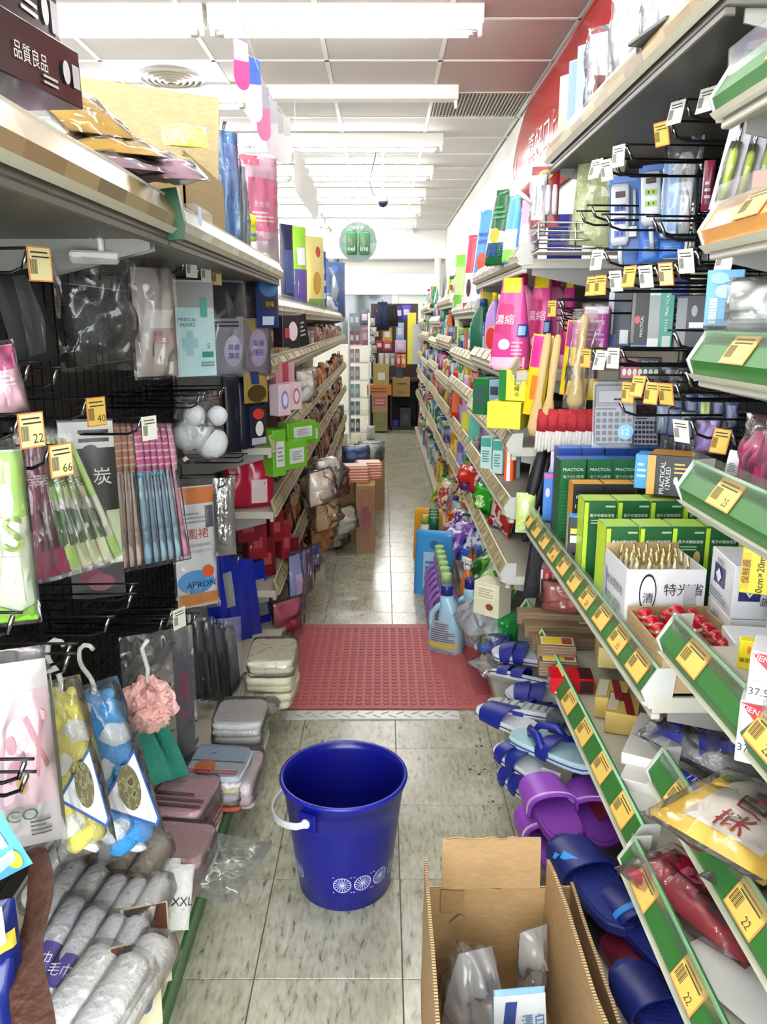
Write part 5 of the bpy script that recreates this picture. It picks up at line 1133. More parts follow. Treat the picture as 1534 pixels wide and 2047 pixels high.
# carton of candles
def tray(name, label, cat, x0, x1, y0, y1, z, h, col, inner, parts):
    t = thing(name, label, cat, ((x0 + x1) / 2, y0, z)); w, d = x1 - x0, y1 - y0
    MB().span((-w / 2, 0, 0), (w / 2, .004, h)).build('front_panel', col, t); MB().span((-w / 2, d - .004, 0), (w / 2, d, h * 1.08)).build('back_panel', [inner], t)
    MB().span((-w / 2, .004, 0), (-w / 2 + .004, d - .004, h)).build('side_panel', col, t); MB().span((w / 2 - .004, .004, 0), (w / 2, d - .004, h)).build('side_panel', col, t)
    MB().span((-w / 2, 0, 0), (w / 2, d, .004)).build('bottom', inner, t); return t, w, d
WB = M('d6d6d6', .5)
t, w, d = tray('candle_carton', 'open white carton of clear wrapped candles with ink lettering', 'carton', .452, .60, 1.42, 1.57, ZB, .148, WB, CARD('b39a6c'), None)
decorate(t, lambda x, z: 0, w, .148, [('t', '特光省', .45, .74, .030, '2a2c34', 0, 1.0), ('e', -.45, .70, .22, .25, '26282e'), ('e', -.45, .70, .19, .22, 'd6d6d6'), ('t', '清', -.45, .64, .020, '2a2c34'), ('p', .45, .75, .35, .8, 'b4b4b8')])
e = bpy.data.objects.new('side_print', None); COL.objects.link(e); e.parent = t; e.location = (-w / 2, d / 2, 0); e.rotation_euler = (0, 0, -math.pi / 2)
decorate(e, lambda x, z: 0, d, .148, [('t', '特光省電燈泡', .0, .68, .02, '4a4c58', 0, 1.6), ('t', '120V 60W', .1, .45, .018, '4a4c58', 0, 1.4), ('b', .3, .6, .2, .4, 3, '6a6c78'), ('p', -.9, -.6, .4, .8, 'b9b9be')])
cm = MB().loft([(0, .011, .011), (.11, .011, .011), (.118, .004, .004), (.126, .003, .003), (.132, .0045, .0045), (.15, .002, .002)], 10)
src = None
for i in range(5):
    for j in range(4):
        p = Vector((.478 + i * .024, 1.447 + j * .032, ZB + .006)); lb = 'clear wrapped candle in the white carton, %s row, %s from the rail' % (nth(j), nth(i))
        if src is None:
            src = thing('candle', lb, 'candle', p, group='candles in the white carton'); cm.build('candle_body', M('cfc6a8', .3), src)
            MB().tube([(0, 0, .128), (.003, 0, .142), (-.002, 0, .158)], .0035, 6).build('twist', M('c9b070', .2, .6), src)
        else: dup(src, p, R.random() * 6, lb)
# carton of red glass candles
t, w, d = tray('red_candle_carton', 'brown carton of red glass candle cups at the shelf rail', 'carton', .452, .60, 1.205, 1.40, ZB, .078, CARD('a98e64'), CARD('a08558'), None)
rc = M('a8101c', .12); src = None
for i in range(3):
    for j in range(5):
        p = Vector((.478 + i * .042, 1.232 + j * .036, ZB + .005 + .02 * ((i * j) % 2))); lb = 'red glass candle cup in the brown carton, %s row, %s column' % (nth(j), nth(i))
        if src is None:
            src = thing('candle_cup', lb, 'candle', p, group='red candle cups')
            MB().loft([(0, .012, .012), (.025, .017, .017), (.055, .019, .019), (.075, .016, .016), (.083, .006, .006)], 14).build('cup', rc, src); MB().loft([(.068, .0178, .0178), (.073, .0169, .0169)], 14, cap=False).build('gilt_band', M('d8c8a0', .2, .7), src)
        else: dup(src, p, 0, lb)
# white bag boxes with dark blue emblem
def bagbox(label, loc, w, h, d, rz, bottomc=None, txt='台塑'):
    dd = [('p', -.85, -.25, .35, .8, '232a6a'), ('q', [(-.55, .42), (-.38, .575), (-.55, .73), (-.72, .575)], 'e4e6ea'), ('q', [(-.55, .48), (-.46, .575), (-.55, .67), (-.64, .575)], '232a6a'), ('t', txt, .3, .8, .014, '2a2e48', 0, .9), ('b', -.1, .8, .3, .6, 4, '8a8e9c')]
    if bottomc: dd.append(('p', -.98, .98, .02, .2, bottomc))
    r = box('bag_box', label, 'bag box', w, h, d, 'dfe0e2', dd, side_deco={-1: [('p', -.6, .3, .4, .78, '232a6a'), ('q', [(-.15, .45), (.1, .59), (-.15, .73), (-.4, .59)], 'e4e6ea'), ('t', '保鮮袋', .0, .88, .011, '3a3e58', 0, 1.4), ('b', -.7, .7, .12, .3, 3, '7a7e90')]}, group='white bag boxes with blue emblem', top='d2d3d8')
    return at(r, loc, rz)
bagbox('lower white bag box with blue emblem next to the candle carton', Vector((.665, 1.36, ZB)), .12, .095, .13, D2(-6))
b = bagbox('upper white bag box with large dark lettering on the stack', Vector((.665, 1.36, ZB + .096)), .12, .095, .13, D2(-6))
decorate(b, lambda x, z: -.066, .12, .095, [('t', '蔬果魚蝦', .3, .35, .016, '2a2e48', 0, 1.1), ('t', 'D', .35, .62, .022, '1f2340')])
bagbox('small white bag box with green foot in front of the stack', Vector((.60, 1.22, ZB)), .075, .1, .08, D2(-8), '2a7a4a')
bagbox('white bag box marked 100 with green foot near the picture edge', Vector((.672, 1.21, ZB + .06)), .085, .12, .08, D2(-12), '2f7f4a', '100 PC')
bagbox('lowest white bag box half hidden by the yellow packet', Vector((.672, 1.21, ZB - .06 + .06)), .09, .058, .09, D2(-12))
hb('wrap_box', 'yellow wrap box marked 30cm x 20m on the white bag boxes', 'wrap box', (1482, 1090, 1540, 1178), None, -25, .05, 'e6d43a', [('t', '30cm×20m', .35, .4, .010, '2a2a20', math.pi / 2), ('p', -.95, -.4, .1, .9, 'd8b81e'), ('t', '保鮮膜', -.65, .5, .012, '7a2a1c', math.pi / 2)], y=1.19)
hb('yellow_packet', 'small yellow packet in front of the lowest bag box', 'packet', (1476, 1278, 1518, 1334), None, -25, .02, 'f0d82a', [('t', '專用袋', 0, .35, .010, '2a2a20'), ('e', 0, .72, .2, .14, 'e0882c')], y=1.06)
# foil boxes overhanging the nearest rail
for k in range(2):
    hb('foil_box', '%s white and red foil box marked 37.5 at the picture edge' % ('upper', 'lower')[k], 'foil box', (1500 - 22 * k, 1292 + 98 * k, 1600 - 22 * k, 1395 + 115 * k), .47, -30, .06, 'c4c4c8', [('q', [(-.95, .98), (.95, .98), (.95, .25), (-.7, .85)], 'c02a34'), ('t', 'TIEN WANG', .05, .84, .007, 'f0e8e8', -.28), ('t', 'FOIL', .55, .6, .008, 'f0e8e8', -.28), ('e', -.5, .3, .4, .2, 'c8c8cc'), ('e', -.5, .3, .36, .17, 'eeeef0'), ('t', '37.5', -.5, .3, .014, '26262a', 0, .8)])
# ---------------------------------------------------------------- nearest unit, right edge of the picture
hr('round_jar_bag', 'white bag with mint print hanging over the topmost green rail', 'bag', (1500, -40, 1580, 95), .58, -25, .06, 'd8dedc', [('b', -.7, .5, .2, .5, 4, '8fc0a8')], film=FILM('ffffff', .05))
hr('wrapped_pack', 'clear wrapped white pack behind the topmost green rail', 'pack', (1478, 120, 1560, 190), .52, -50, .05, 'e0e0e2', None, film=True)
for k in range(4):
    loc, w, h = fit(1424 + 34 * k, 232 + 8 * (k % 2), 1470 + 34 * k, 420, x=.52 + .03 * k, psi=D2(-25))
    t = thing('hand_fork', '%s lime green handled tool in a blister pack on the orange-railed shelf' % nth(k), 'hand tool', loc, D2(-25), group='lime handled tools'); t.rotation_euler[1] = D2(10)
    MB().box((0, .006, h * .5), (w, .002, h)).build('backing_card', M(('cfcbd4', 'c8c4d0', 'd8b8a4', 'c4c0cc')[k], .4), t)
    MB().loft([(h * .12, w * .16, .008), (h * .3, w * .2, .012), (h * .5, w * .22, .014), (h * .62, w * .18, .012), (h * .66, w * .08, .006)], 14).build('grip', M('b4cc2c', .3), t)
    MB().loft([(h * .64, .004, .004), (h * .95, .003, .003)], 8).build('shaft', CHROME, t)
    MB().loft([(h * .08, w * .3, .012, 3), (h * .5, w * .36, .02, 3), (h * .72, w * .28, .014, 3)], 14).build('blister', FILM('ffffff', .03, .05, 10, .2), t)
hr('maroon_pack', 'dark red slim pack beside the lime handled tools', 'slim pack', (1405, 320, 1428, 422), .56, -25, .02, '6a1f36', [('b', -.5, .5, .2, .6, 3, 'a8a0a8')])
hb('card_packet', 'pink beige card packet lying at the picture edge', 'packet', (1508, 340, 1560, 378), .55, -40, .02, 'd8a890', None)
hb('charger_pack', 'sky blue boxed charger with a white and a black plug', 'charger box', (1412, 540, 1486, 652), .56, -25, .03, '6aaede', [('p', -.75, -.35, .05, .5, 'e4e6ea'), ('b', -.75, -.3, .08, .45, 7, '9aa8b8'), ('p', .1, .45, .1, .45, '1c1e24'), ('e', .0, .62, .5, .12, 'a8d4f0'), ('e', -.3, .85, .5, .1, '8fc4ea')])
hr('paper_stack', 'fanned white paper pack behind the clear shelf guard', 'paper pack', (1456, 560, 1580, 672), .53, -45, .05, 'e4e4de', [('b', -.8, .8, .1, .5, 5, 'c9cbc4')], film=FILM('ffffff', .04))
for k in range(9):
    loc = Vector((.50 + .004 * k, .86 + .028 * k, 1.058)); t = thing('magenta_comb', '%s magenta comb in the row on the shelf at the picture edge' % nth(k), 'comb', loc, D2(-70), group='magenta combs in a row')
    MB().box((0, 0, .01), (.13, .02, .02)).build('comb_base', M('a81a5c', .3), t, bev=.003)
    mb = MB().loft([(0, .065, .009, 4), (.05, .06, .009, 4), (.085, .03, .008, 3)], 16, T=Matrix.Translation((0, 0, .018))); mb.build('comb_back', M('b8246a', .35), t)
    if k % 3 == 0: p2, f2 = pillow_fn(.15, .13, .05, k, .4, 0, .3); pillow_mb(p2, 10, 10).build('wrapper', FILM('ffe0ee', .04), t)
hb('barcode_card', 'white bar code card at the end of the magenta combs', 'card', (1450, 900, 1476, 948), .50, -30, .003, 'e6e6e2', [('b', -.6, .7, .1, .5, 6, '3a3a3a')], roll=8)
# below: sponges and scouring pads (shelf .58), packs (.415)
def layr(name, label, cat, px, py, z, l, w, t, c, rz, deco=None, tilt=0, **k):
    r = soft(name, label, cat, w, l, t, c, deco, **k); p = W(px, py, z=z + t / 2)
    r.rotation_euler = Euler((-math.pi / 2 + tilt, 0, rz), 'XYZ'); r.location = p - Euler((0, 0, rz)).to_matrix() @ Vector((0, l / 2 * math.cos(tilt), -l / 2 * math.sin(tilt))); return r
layr('sponge_pack', 'blue and silver wrapped scouring sponges on the middle shelf', 'sponge pack', 1422, 1500, .585, .20, .11, .05, M('a4a6aa', .25, .4, bump=.5, bs=60), D2(35), [('q', [(-.9, .45), (.3, .70), (.9, .55), (-.2, .25)], '2430a8'), ('q', [(-.9, .95), (.4, .98), (.7, .8), (-.8, .65)], '2a38b4'), ('t', 'Ball', .1, .62, .018, 'd0d8f0'), ('p', .4, .8, .2, .4, 'd8dade')], film=True, wr=.3)
layr('scouring_pad_pack', 'yellow scouring pad pack with large red characters', 'pad pack', 1490, 1640, .645, .16, .18, .04, 'f0c41c', D2(35), [('p', -.75, .85, .12, .8, 'efe6d8'), ('t', '菜瓜布', .05, .45, .055, 'b01c28', .0, 1.5), ('e', .7, .86, .2, .08, '3a8a3a')], film=FILM('ffffff', .03))
layr('brown_pad_pack', 'brown fibre pads under the yellow scouring pack', 'pad pack', 1560, 1760, .584, .12, .14, .02, M('8a6a48', .9, bump=.8, bs=120), D2(35), None, film=True)
layr('blue_bag', 'small blue printed bag under the silver sponges', 'bag', 1392, 1575, .583, .1, .05, .02, M('2436b0', .25), D2(30), [('t', 'BALL', 0, .5, .014, 'c8d0f0', math.pi / 2)])
layr('red_bag', 'translucent red bag of wrapped goods on the lowest green-railed shelf', 'bag', 1412, 1800, .42, .22, .12, .05, M('98182c', .2), D2(30), [('p', -.4, .7, .5, .7, 'c85a78'), ('b', -.7, .7, .2, .5, 3, '4a0c18')], film=FILM('ffc8d0', .05), wr=.35)
layr('white_sheet_pack', 'white sheet pack under the red bag', 'sheet pack', 1475, 1960, .418, .16, .1, .015, 'dfdfda', D2(28), None)
# packs on the .418 shelf
ZS = .42
def onz(name, label, cat, px, py, w, h, d, c, rz, deco=None, z=ZS, top_deco=None, **k):
    r = box(name, label, cat, w, h, d, c, deco, top_deco=top_deco, **k); return at(r, W(px, py, z=z + h), rz) if False else at(r, W(px, py, z=z + h) - Vector((0, 0, h)), rz)
BW = STRIPES(['7a6248', '5f4a36', '8f7858', '6a543e'], 2, 120, .6)
for k in range(3):
    onz('joss_stick_bundle', '%s long brown wrapped stick bundle jutting over the slippers' % ('rear', 'middle', 'front')[k], 'stick bundle', 1125 + 14 * k, 1222 + 24 * k, .26, .035, .05, BW, D2(-6 + 4 * k), None, ZS + .02 * (2 - k), group='brown stick bundles', top_deco=[('p', .2, .4, .3, .7, 'd8d4cc')] if k == 1 else None)
    p2, f2 = pillow_fn(.3, .06, .07, k, .3, 0, .2)
for k in range(2):
    onz('incense_pack', '%s short brown pack with a yellow and red card on top' % ('upper', 'lower')[k], 'incense pack', 1112 + 4 * k, 1282 + 32 * k, .10, .04, .07, BW, D2(-8), None, ZS + .03 - .03 * k, top_deco=[('p', -.8, .9, .1, .9, 'd8c8a0'), ('p', -.7, .3, .2, .8, 'd0b428'), ('p', .3, .8, .2, .8, '8a3a2a')])
onz('soap_box', 'yellow labelled box with bar code on the lower green-railed shelf', 'box', 1228, 1282, .085, .055, .10, 'cfc07a', D2(-10), None, ZS + .03, top_deco=[('p', -.9, .9, .05, .75, 'dca93a'), ('b', -.6, .6, .15, .65, 5, 'a8782a'), ('p', -.8, .0, .78, .98, 'd9d9d4')])
onz('red_packet', 'bright red glossy packet with a dark picture on its end', 'packet', 1142, 1345, .105, .04, .07, M('c01420', .15), D2(-6), [('p', .35, .95, .1, .9, '3a1a20'), ('p', -.8, .2, .02, .12, 'e8d8d4')], ZS + .0, top_deco=[('p', .35, .95, .05, .95, '40161c')])
for k in range(2): onz('match_box', '%s gold box with a red ribbon print beside the red packet' % ('rear', 'front')[k], 'box', 1225 + 22 * k, 1378 + 28 * k, .07, .05, .11, 'cbb060', D2(-20), None, ZS, top_deco=[('q', [(-.2, .98), (.3, .98), (.8, .0), (.3, .0)], '8a1c24'), ('p', -.9, -.3, .1, .9, 'd9d0b4')])
for k in range(3): onz('white_card_box', '%s flat white card box with a red and gold band' % ('top', 'middle', 'lowest')[k], 'card box', 1300 - 2 * k, 1470 + 48 * k, .075, .025, .19, 'dddad2', D2(-28), None, ZS + .035 * (2 - k) * .6, top_deco=[('q', [(.3, .98), (.95, .98), (.95, .3), (.6, .3)], 'a82430'), ('t', '火柴', .7, .8, .018, 'd8a850', -1.2)] if k == 0 else None, group='flat white card boxes')
hb('red_hexagon_pack', 'red hexagonal gift pack behind the stick bundles', 'gift pack', (1068, 1108, 1130, 1188), None, -15, .06, 'b01822', [('q', [(-.9, .5), (-.5, .95), (.5, .95), (.9, .5), (.5, .05), (-.5, .05)], 'c42030')], y=2.36)
hb('red_pattern_box', 'small red patterned box on the lower green-railed shelf', 'box', (1082, 1132, 1148, 1180), None, -15, .07, 'a81c26', [('e', -.6 + .4 * (q % 4), .3 + .4 * (q // 4), .12, .14, 'd88a8a') for q in range(8)] + [('p', -.98, -.85, .02, .98, 'd8d8d8')], y=2.28, top='d8d4d4')
hr('clear_red_bag', 'clear bag of reddish wrapped sweets beside the red box', 'bag', (1085, 1165, 1170, 1228), None, -15, .05, M('9a4a40', .5), None, film=True, y=2.2, wr=.4)
# ---------------------------------------------------------------- slippers on the lowest deck
def outline(L, w, n=14):
    left, right = [], []
    for i in range(n + 1):
        f = i / n; hw = w / 2 * (.80 + .22 * math.sin(math.pi * (f * 1.15 - .15)) - .10 * math.exp(-((f - .45) / .18) ** 2)) * (max(0.0, 1 - (2 * f - 1) ** 8)) ** .42
        if i in (0, n): hw = w * .10
        left.append((-hw + .004 * math.sin(f * 3), f * L)); right.append((hw + .004 * math.sin(f * 3), f * L))
    return right + left[::-1]
def slipper(label, px, py, z, rz, sole, insole, strap, kind='band', stripe=None, tilt=0, roll=0, L=.255, w=.095, flip=False, logo=None):
    p = W(px, py, z=z); t = thing('slipper', label, 'slipper', p, group='slippers heaped on the deck'); t.rotation_euler = Euler((tilt, roll + (math.pi if flip else 0), rz), 'XYZ')
    po = [(x, y - L / 2) for x, y in outline(L, w)]; s = .022
    MB().prism(po, 0, s, axis='z').build('sole', M(sole, .55), t, bev=.003)
    if stripe: MB().prism([(x * 1.012, y * 1.006) for x, y in po], s * .45, s * .62, axis='z').build('sole_stripe', M(stripe, .5), t)
    pi = [(x * .90, y * .95) for x, y in po]; MB().prism(pi, s, s + .0025, axis='z').build('insole', M(insole, .6, bump=.3, bs=150), t)
    if flip:
        for q in range(8): MB().box((0, -L * .3 + q * L * .09, -.001), (w * .6, .006, .003)).build('tread', M('9a9c9a', .6), t)
        for sx in (-1, 1):
            for q in (0, 1): MB().loft([(-.002, .007, .009), (.002, .007, .009)], 12, T=Matrix.Translation((sx * w * .3, L * (.12 + .14 * q), 0))).build('peg_plug', M('1c2468', .5), t)
    def arch(y0, y1, col, hgt=.055, nm='strap', inset=1.0, off=0.0, th=.004):
        def f(u, v, o):
            y = y0 + (y1 - y0) * v; a = math.pi * (1 - u); hw = w * .5 * inset * (1.0 - .16 * max(0, v - .3)) + o; hh = hgt * (1 - .28 * v) + o
            return Vector((hw * math.cos(a), y - .010 * math.sin(a) * (1 - 2 * v), s * .3 + (hh - s * .3) * max(0, math.sin(a)) ** .6 + off))
        mb = MB().grid(lambda u, v: f(u, v, th), 18, 5).grid(lambda u, v: f(u, v, 0), 18, 5, flip=True)
        mb.grid(lambda u, v: f(u, 0, th * v), 18, 1, flip=True).grid(lambda u, v: f(u, 1, th * v), 18, 1)
        return mb.build(nm, M(col, .42), t)
    if kind == 'band':
        arch(L * .02, L * .33, strap)
        if logo: arch(L * .09, L * .17, logo, nm='strap_stripe', th=.0052); 
    elif kind == 'two':
        arch(L * -.02, L * .13, strap); arch(L * .19, L * .33, strap, .05)
        if logo: arch(L * .0, L * .03, logo, nm='strap_stripe', th=.0052)
    elif kind == 'clog':
        arch(L * -.02, L * .42, strap, .06, th=.006); arch(L * .02, L * .1, logo or strap, .06, 'strap_stripe', th=.0075)
    elif kind == 'thong':
        for sx in (-1, 1): MB().tube([(0, L * .30, s), (sx * w * .16, L * .22, s + .032), (sx * w * .34, L * .08, s + .034), (sx * w * .44, -L * .06, s * .6)], [.005, .010, .012, .008], 8).build('strap', M(strap, .42), t)
        MB().loft([(s, .004, .004), (s + .026, .007, .007), (s + .032, .004, .004)], 10, T=Matrix.Translation((0, L * .28, 0))).build('toe_post', M(strap, .42), t)
        arch(L * -.08, L * .06, strap, .05)
    return t
PI = math.pi
NV = '1c2888'
slipper('big pale blue slipper with navy straps lying on top of the heap', 1108, 1508, .235, D2(36), 'bcd4dc', 'a9ced6', NV, 'thong', '2a3f90', tilt=D2(-6), L=.285, w=.108)
slipper('navy and white slipper at the top end of the heap near the sticks', 1048, 1318, .20, D2(70), 'e6e8ea', 'dfe4ea', NV, 'two', NV, roll=D2(-8), L=.22)
slipper('blue foam slipper under the topmost navy and white slipper', 1015, 1300, .15, D2(80), '3a66b8', '4a7ac8', '2a3c98', 'band', None, L=.22)
slipper('navy slipper lying on its side with a grey striped sole', 1045, 1368, .17, D2(60), 'c9ccce', 'c0c6ca', NV, 'two', '2a2c44', roll=D2(38), L=.24)
slipper('grey-soled navy slipper tucked behind the upturned one', 1080, 1400, .15, D2(75), 'd0d4d6', 'c4ccd2', NV, 'two', '2a2c44', roll=D2(-12), L=.22)
slipper('upturned grey sole with navy strap pegs in the slipper heap', 1058, 1412, .205, D2(66), 'cfd3d4', 'c4c8ca', NV, 'band', NV, flip=True, roll=D2(10), L=.25)
slipper('white slipper with navy band poking out over the aisle', 1022, 1452, .17, D2(42), 'e2e6e8', 'dfe4e8', NV, 'band', '2a3350', L=.25)
slipper('navy strapped slipper below the big pale blue one', 1052, 1538, .18, D2(30), 'd9dcde', 'd0d6dc', NV, 'two', '2a2c44', L=.23)
slipper('lower navy strapped slipper with a grey striped sole', 1058, 1585, .14, D2(26), 'cfd2d4', 'c8ced4', NV, 'two', '2a2c44', L=.23)
slipper('grey slipper half hidden behind the big pale blue slipper', 1150, 1470, .19, D2(20), 'c4c8cc', 'b8c0c6', '5a606c', 'band', '2a2c38', L=.24)
slipper('purple clog with a pale band, first of the purple pair', 1105, 1632, .19, D2(6), '8a3fb0', '8038a8', '9a48c4', 'clog', None, L=.24, w=.108, logo='e0c0ec')
slipper('purple clog with a pale band, second of the purple pair', 1188, 1640, .17, D2(-4), '7a34a0', '7030a0', '9042bc', 'clog', None, L=.24, w=.105, logo='e0c4ea')
slipper('lower purple clog with a white band under the pair', 1092, 1690, .13, D2(8), '8a40b0', '8038a8', '9848c0', 'clog', None, L=.22, w=.1, logo='eee4f2')
slipper('navy slide with a bright blue flash beside the open carton', 1182, 1770, .20, D2(14), '1a2464', '1d2a78', '1c2a72', 'band', None, L=.29, w=.112, logo=None)
slipper('dark red slipper leaning against the lower green rail', 1232, 1660, .16, D2(18), '5a1424', '64182a', '6a1a30', 'band', None, L=.25, roll=D2(-25))
slipper('black slipper behind the navy slide', 1262, 1790, .15, D2(16), '17181c', '1c1d22', '16171a', 'band', None, L=.27, w=.11)
slipper('navy slide with sky blue flash near the lowest rail', 1285, 1870, .19, D2(20), '16206a', '1a2878', '18246e', 'band', None, L=.25, logo='3a90e0')
slipper('ribbed navy slide at the bottom edge of the picture', 1318, 2050, .18, D2(14), '151f5c', '1a2a80', '182468', 'band', None, L=.25)
t = bpy.data.objects['slipper.013']
MB().box((-.036, .03, .048), (.016, .035, .002), rot=(0, -.75, .5)).box((-.046, .05, .035), (.012, .03, .002), rot=(0, -.9, .5)).build('flash', M('3f9ae8', .35), t)
hb('size_tag', 'small white paper tag hanging from the slipper heap', 'paper tag', (1068, 1538, 1110, 1572), None, 0, .001, 'dfe2dc', [('p', -.3, .5, .3, .6, '7fae7a')], y=1.78, roll=20)
# goods between the slippers and the mat
t = spray('spray_bottle', 'orange spray bottle in clear wrap beside the blue softener bottles', 'spray bottle', .075, .24, 'd87a3c', 'e8e8e4'); at(t, W(934, 1222, z=.11), D2(-60))
lay('clear_wrap', 'big crumpled clear plastic bag on the deck beside the softener bottles', 'plastic bag', 965, 1245, .22, .18, .13, FILM('eef2f8', .3, .1, 45, .7), .2, z=.14, wr=.7, part='film', nu=16, nv=18)
lay('clear_wrap', 'small crumpled clear bag over the mat edge', 'plastic bag', 975, 1330, .12, .10, .05, FILM('f0f4ee', .25, .1, 45, .7), .5, z=.1, wr=.7, part='film')
t = soft('green_bag', 'translucent green knotted bag beside the stick bundles', 'bag', .10, .12, .09, M('2f9a4a', .15), None, wr=.4, p=.4); at(t, W(1008, 1285, z=.15), D2(-20))
t = soft('green_bag', 'olive green printed bag hanging over the deck edge', 'bag', .09, .1, .06, PRINT('7aa03c', 'd0a838', '4a7a2c', 4), None, film=True); at(t, W(985, 1325, z=.10), D2(-30))
hb('paper_box', 'cream box printed with cakes standing behind the clear bag', 'box', (960, 1160, 1010, 1225), None, -40, .08, 'd8d4b4', [('p', -.7, .7, .5, .9, 'e6e2c8'), ('e', .3, .3, .3, .1, '8a4a2c'), ('b', -.6, .6, .55, .85, 4, 'b8a47a')], y=2.58)
def softener(label, px, py, z=.0, rz=-25):
    t = bottle('softener_bottle', label, 'bottle', .145, .285, .095, M('a4d0e2', .25), M('23307e', .35), [('p', -.85, .85, .05, .5, 'b8bcc4'), ('b', -.7, .7, .2, .48, 9, '5a6070'), ('p', -.85, .85, .12, .18, 'd8c83a'), ('b', -.7, .7, .05, .1, 3, '7a7f8a')], .42, .14, .24, 3, -1, group='pale blue softener bottles')
    return at(t, W(px, py, z=z), D2(rz))
softener('nearest pale blue softener bottle with navy cap on the red mat', 892, 1302)
softener('second pale blue softener bottle behind the nearest', 938, 1286, 0.0)
src = None
for k in range(6):
    p = Vector((.262, 3.18 + .085 * k, 0.0)); lb = '%s lavender detergent bottle with green cap in the row at the mat' % nth(k)
    if src is None:
        src = bottle('lavender_bottle', lb, 'bottle', .14, .295, .075, M('9a72c0', .25), M('9cc47a', .35), [('p', -.8, .8, .08, .5, '7a6a88'), ('b', -.6, .6, .12, .44, 7, 'b8aac4')], .5, .15, .25, 3, -1, group='lavender bottles by the mat'); at(src, p, D2(-20))
    else: dup(src, p, D2(-20 + R.uniform(-6, 6)), lb)
src = None
for k in range(4):
    p = Vector((.262 + .004 * k, 4.02 + .07 * k, 0)); lb = '%s dark green capped bottle behind the blue pouch' % nth(k)
    if src is None: src = bottle('green_cap_bottle', lb, 'bottle', .07, .33, .07, M('d8e0dc', .3), M('1f6a3c', .3), [('p', -.8, .8, .1, .6, '6aa88a')], .6, .2, .15, 2.4, group='green capped bottles'); at(src, p, D2(-80))
    else: dup(src, p, D2(-80), lb)
def snap(bb, y, psi):
    """stand a thing of the right row on the shelf under it, inside the shelf front"""
    loc, w, h = fit(*bb, y=y, psi=D2(psi))
    if y >= 2.4 and loc.z > .3:
        if loc.x < (.38 if y < 3 else .43): loc, w, h = fit(*bb, x=.435, psi=D2(psi))
        for zz in sorted(RU[min(5, int((loc.y - 2.4) / 1.2))][1], reverse=True):
            if -.07 < loc.z - zz < .4: h += min(.12, max(-.04, loc.z - zz)); loc.z = zz + .001; break
    return loc, w, h
def rp(label, bb, y, psi, d, c, deco, name='refill_pouch', **k):
    loc, w, h = snap(bb, y, psi); t = pouch(name, label, 'refill pouch', w, h, d, c, deco, **k); return at(t, loc, D2(psi))
rp('sky blue refill pouch standing on the floor behind the lavender bottles', (828, 1060, 908, 1200), 3.78, -15, .07, M('3f98d8', .2), [('p', -.5, .6, .2, .7, 'a8c8e0'), ('e', 0, .8, .2, .06, '2a5a8a'), ('b', -.4, .5, .3, .6, 4, '5f7fb0')])
rp('amber refill pouch standing behind the sky blue pouch', (826, 1015, 888, 1165), 4.38, -15, .06, M('e0a02c', .2), [('p', -.2, .8, .4, .8, 'd88a1c'), ('t', 'CEET', .3, .7, .02, '3a2a10'), ('b', -.6, .2, .2, .5, 3, 'f0d890')])
t = bottle('white_bottle', 'white bottle with olive cap standing on the floor by the lower shelf', 'bottle', .075, .3, .06, M('dcdcdc', .3), M('a8b04a', .35), [('p', -.7, .7, .1, .5, 'c0c4c8')], .6, .16, .12, 3); at(t, Vector((wx(850, 4.2, .1), 4.2, 0)), D2(-80))
lowk = [('green and yellow', '5aa83a', 'e0d84a', 868, 1000), ('bright green', '3fa03c', 'd8e8a0', 962, 1200), ('purple and white', '4a2a8a', 'd8d8e8', 905, 1085), ('purple', '5a2f9a', 'b8a0d8', 880, 1120), ('white and blue', 'd0d8e8', '3a5ac0', 925, 1070), ('lime green', '8ac82c', 'e8f0a8', 975, 1150), ('red', 'b82a24', 'f0c8a0', 895, 985), ('orange printed', 'd87a3a', 'f0e0a0', 905, 1030)]
for nm, a_, b_, px, py in lowk:
    t = soft('detergent_bag', '%s detergent bag heaped on the low deck beside the lavender bottles' % nm, 'detergent bag', .16, .2, .08, PRINT(a_, b_, 'e8e8e8', 3), [('e', 0, .55, .5, .2, b_)], wr=.25)
    yy = max(2.52, W(px, py, z=.14).y); at(t, Vector((wx(px, yy, .14), yy, .12)), D2(-60 + R.uniform(-15, 15)), D2(-35))
# ---------------------------------------------------------------- right row, goods matched one by one on the nearest unit
rp('dark green refill pouch with an orange picture on the top shelf of the right row', (975, 380, 1032, 552), 2.72, -38, .07, M('1f5a34', .2), [('q', [(-.7, .3), (.6, .3), (.8, .42), (-.6, .5)], 'e8ede4'), ('e', -.2, .4, .35, .1, 'e0a030'), ('t', '寶貝', .1, .2, .04, '2a4a9c'), ('b', -.4, .4, .6, .8, 3, '3f8a58')], taper=.55)
rp('blue refill pouch with a red swirl beside the green pouch', (952, 420, 990, 570), 2.95, -38, .07, M('4f94d4', .2), [('e', 0, .25, .5, .14, 'd84a3a'), ('p', -.7, .7, .0, .1, 'e8c88a'), ('b', -.5, .5, .5, .7, 2, '3a5ab0')], taper=.4)
rp('red and white refill pouch further along the top shelf', (932, 398, 962, 500), 3.35, -38, .07, M('d8405a', .2), [('p', -.7, .7, .1, .5, 'e8d4d8'), ('e', 0, .3, .3, .12, '3a2a30')], taper=.4)
rp('pale blue refill pouch with a white panel and dark dot on the top shelf', (948, 392, 982, 500), 3.2, -38, .07, M('a8c4e0', .2), [('p', -.7, .7, .1, .6, 'e4ecf2'), ('e', .2, .3, .3, .12, '404858')], taper=.5)
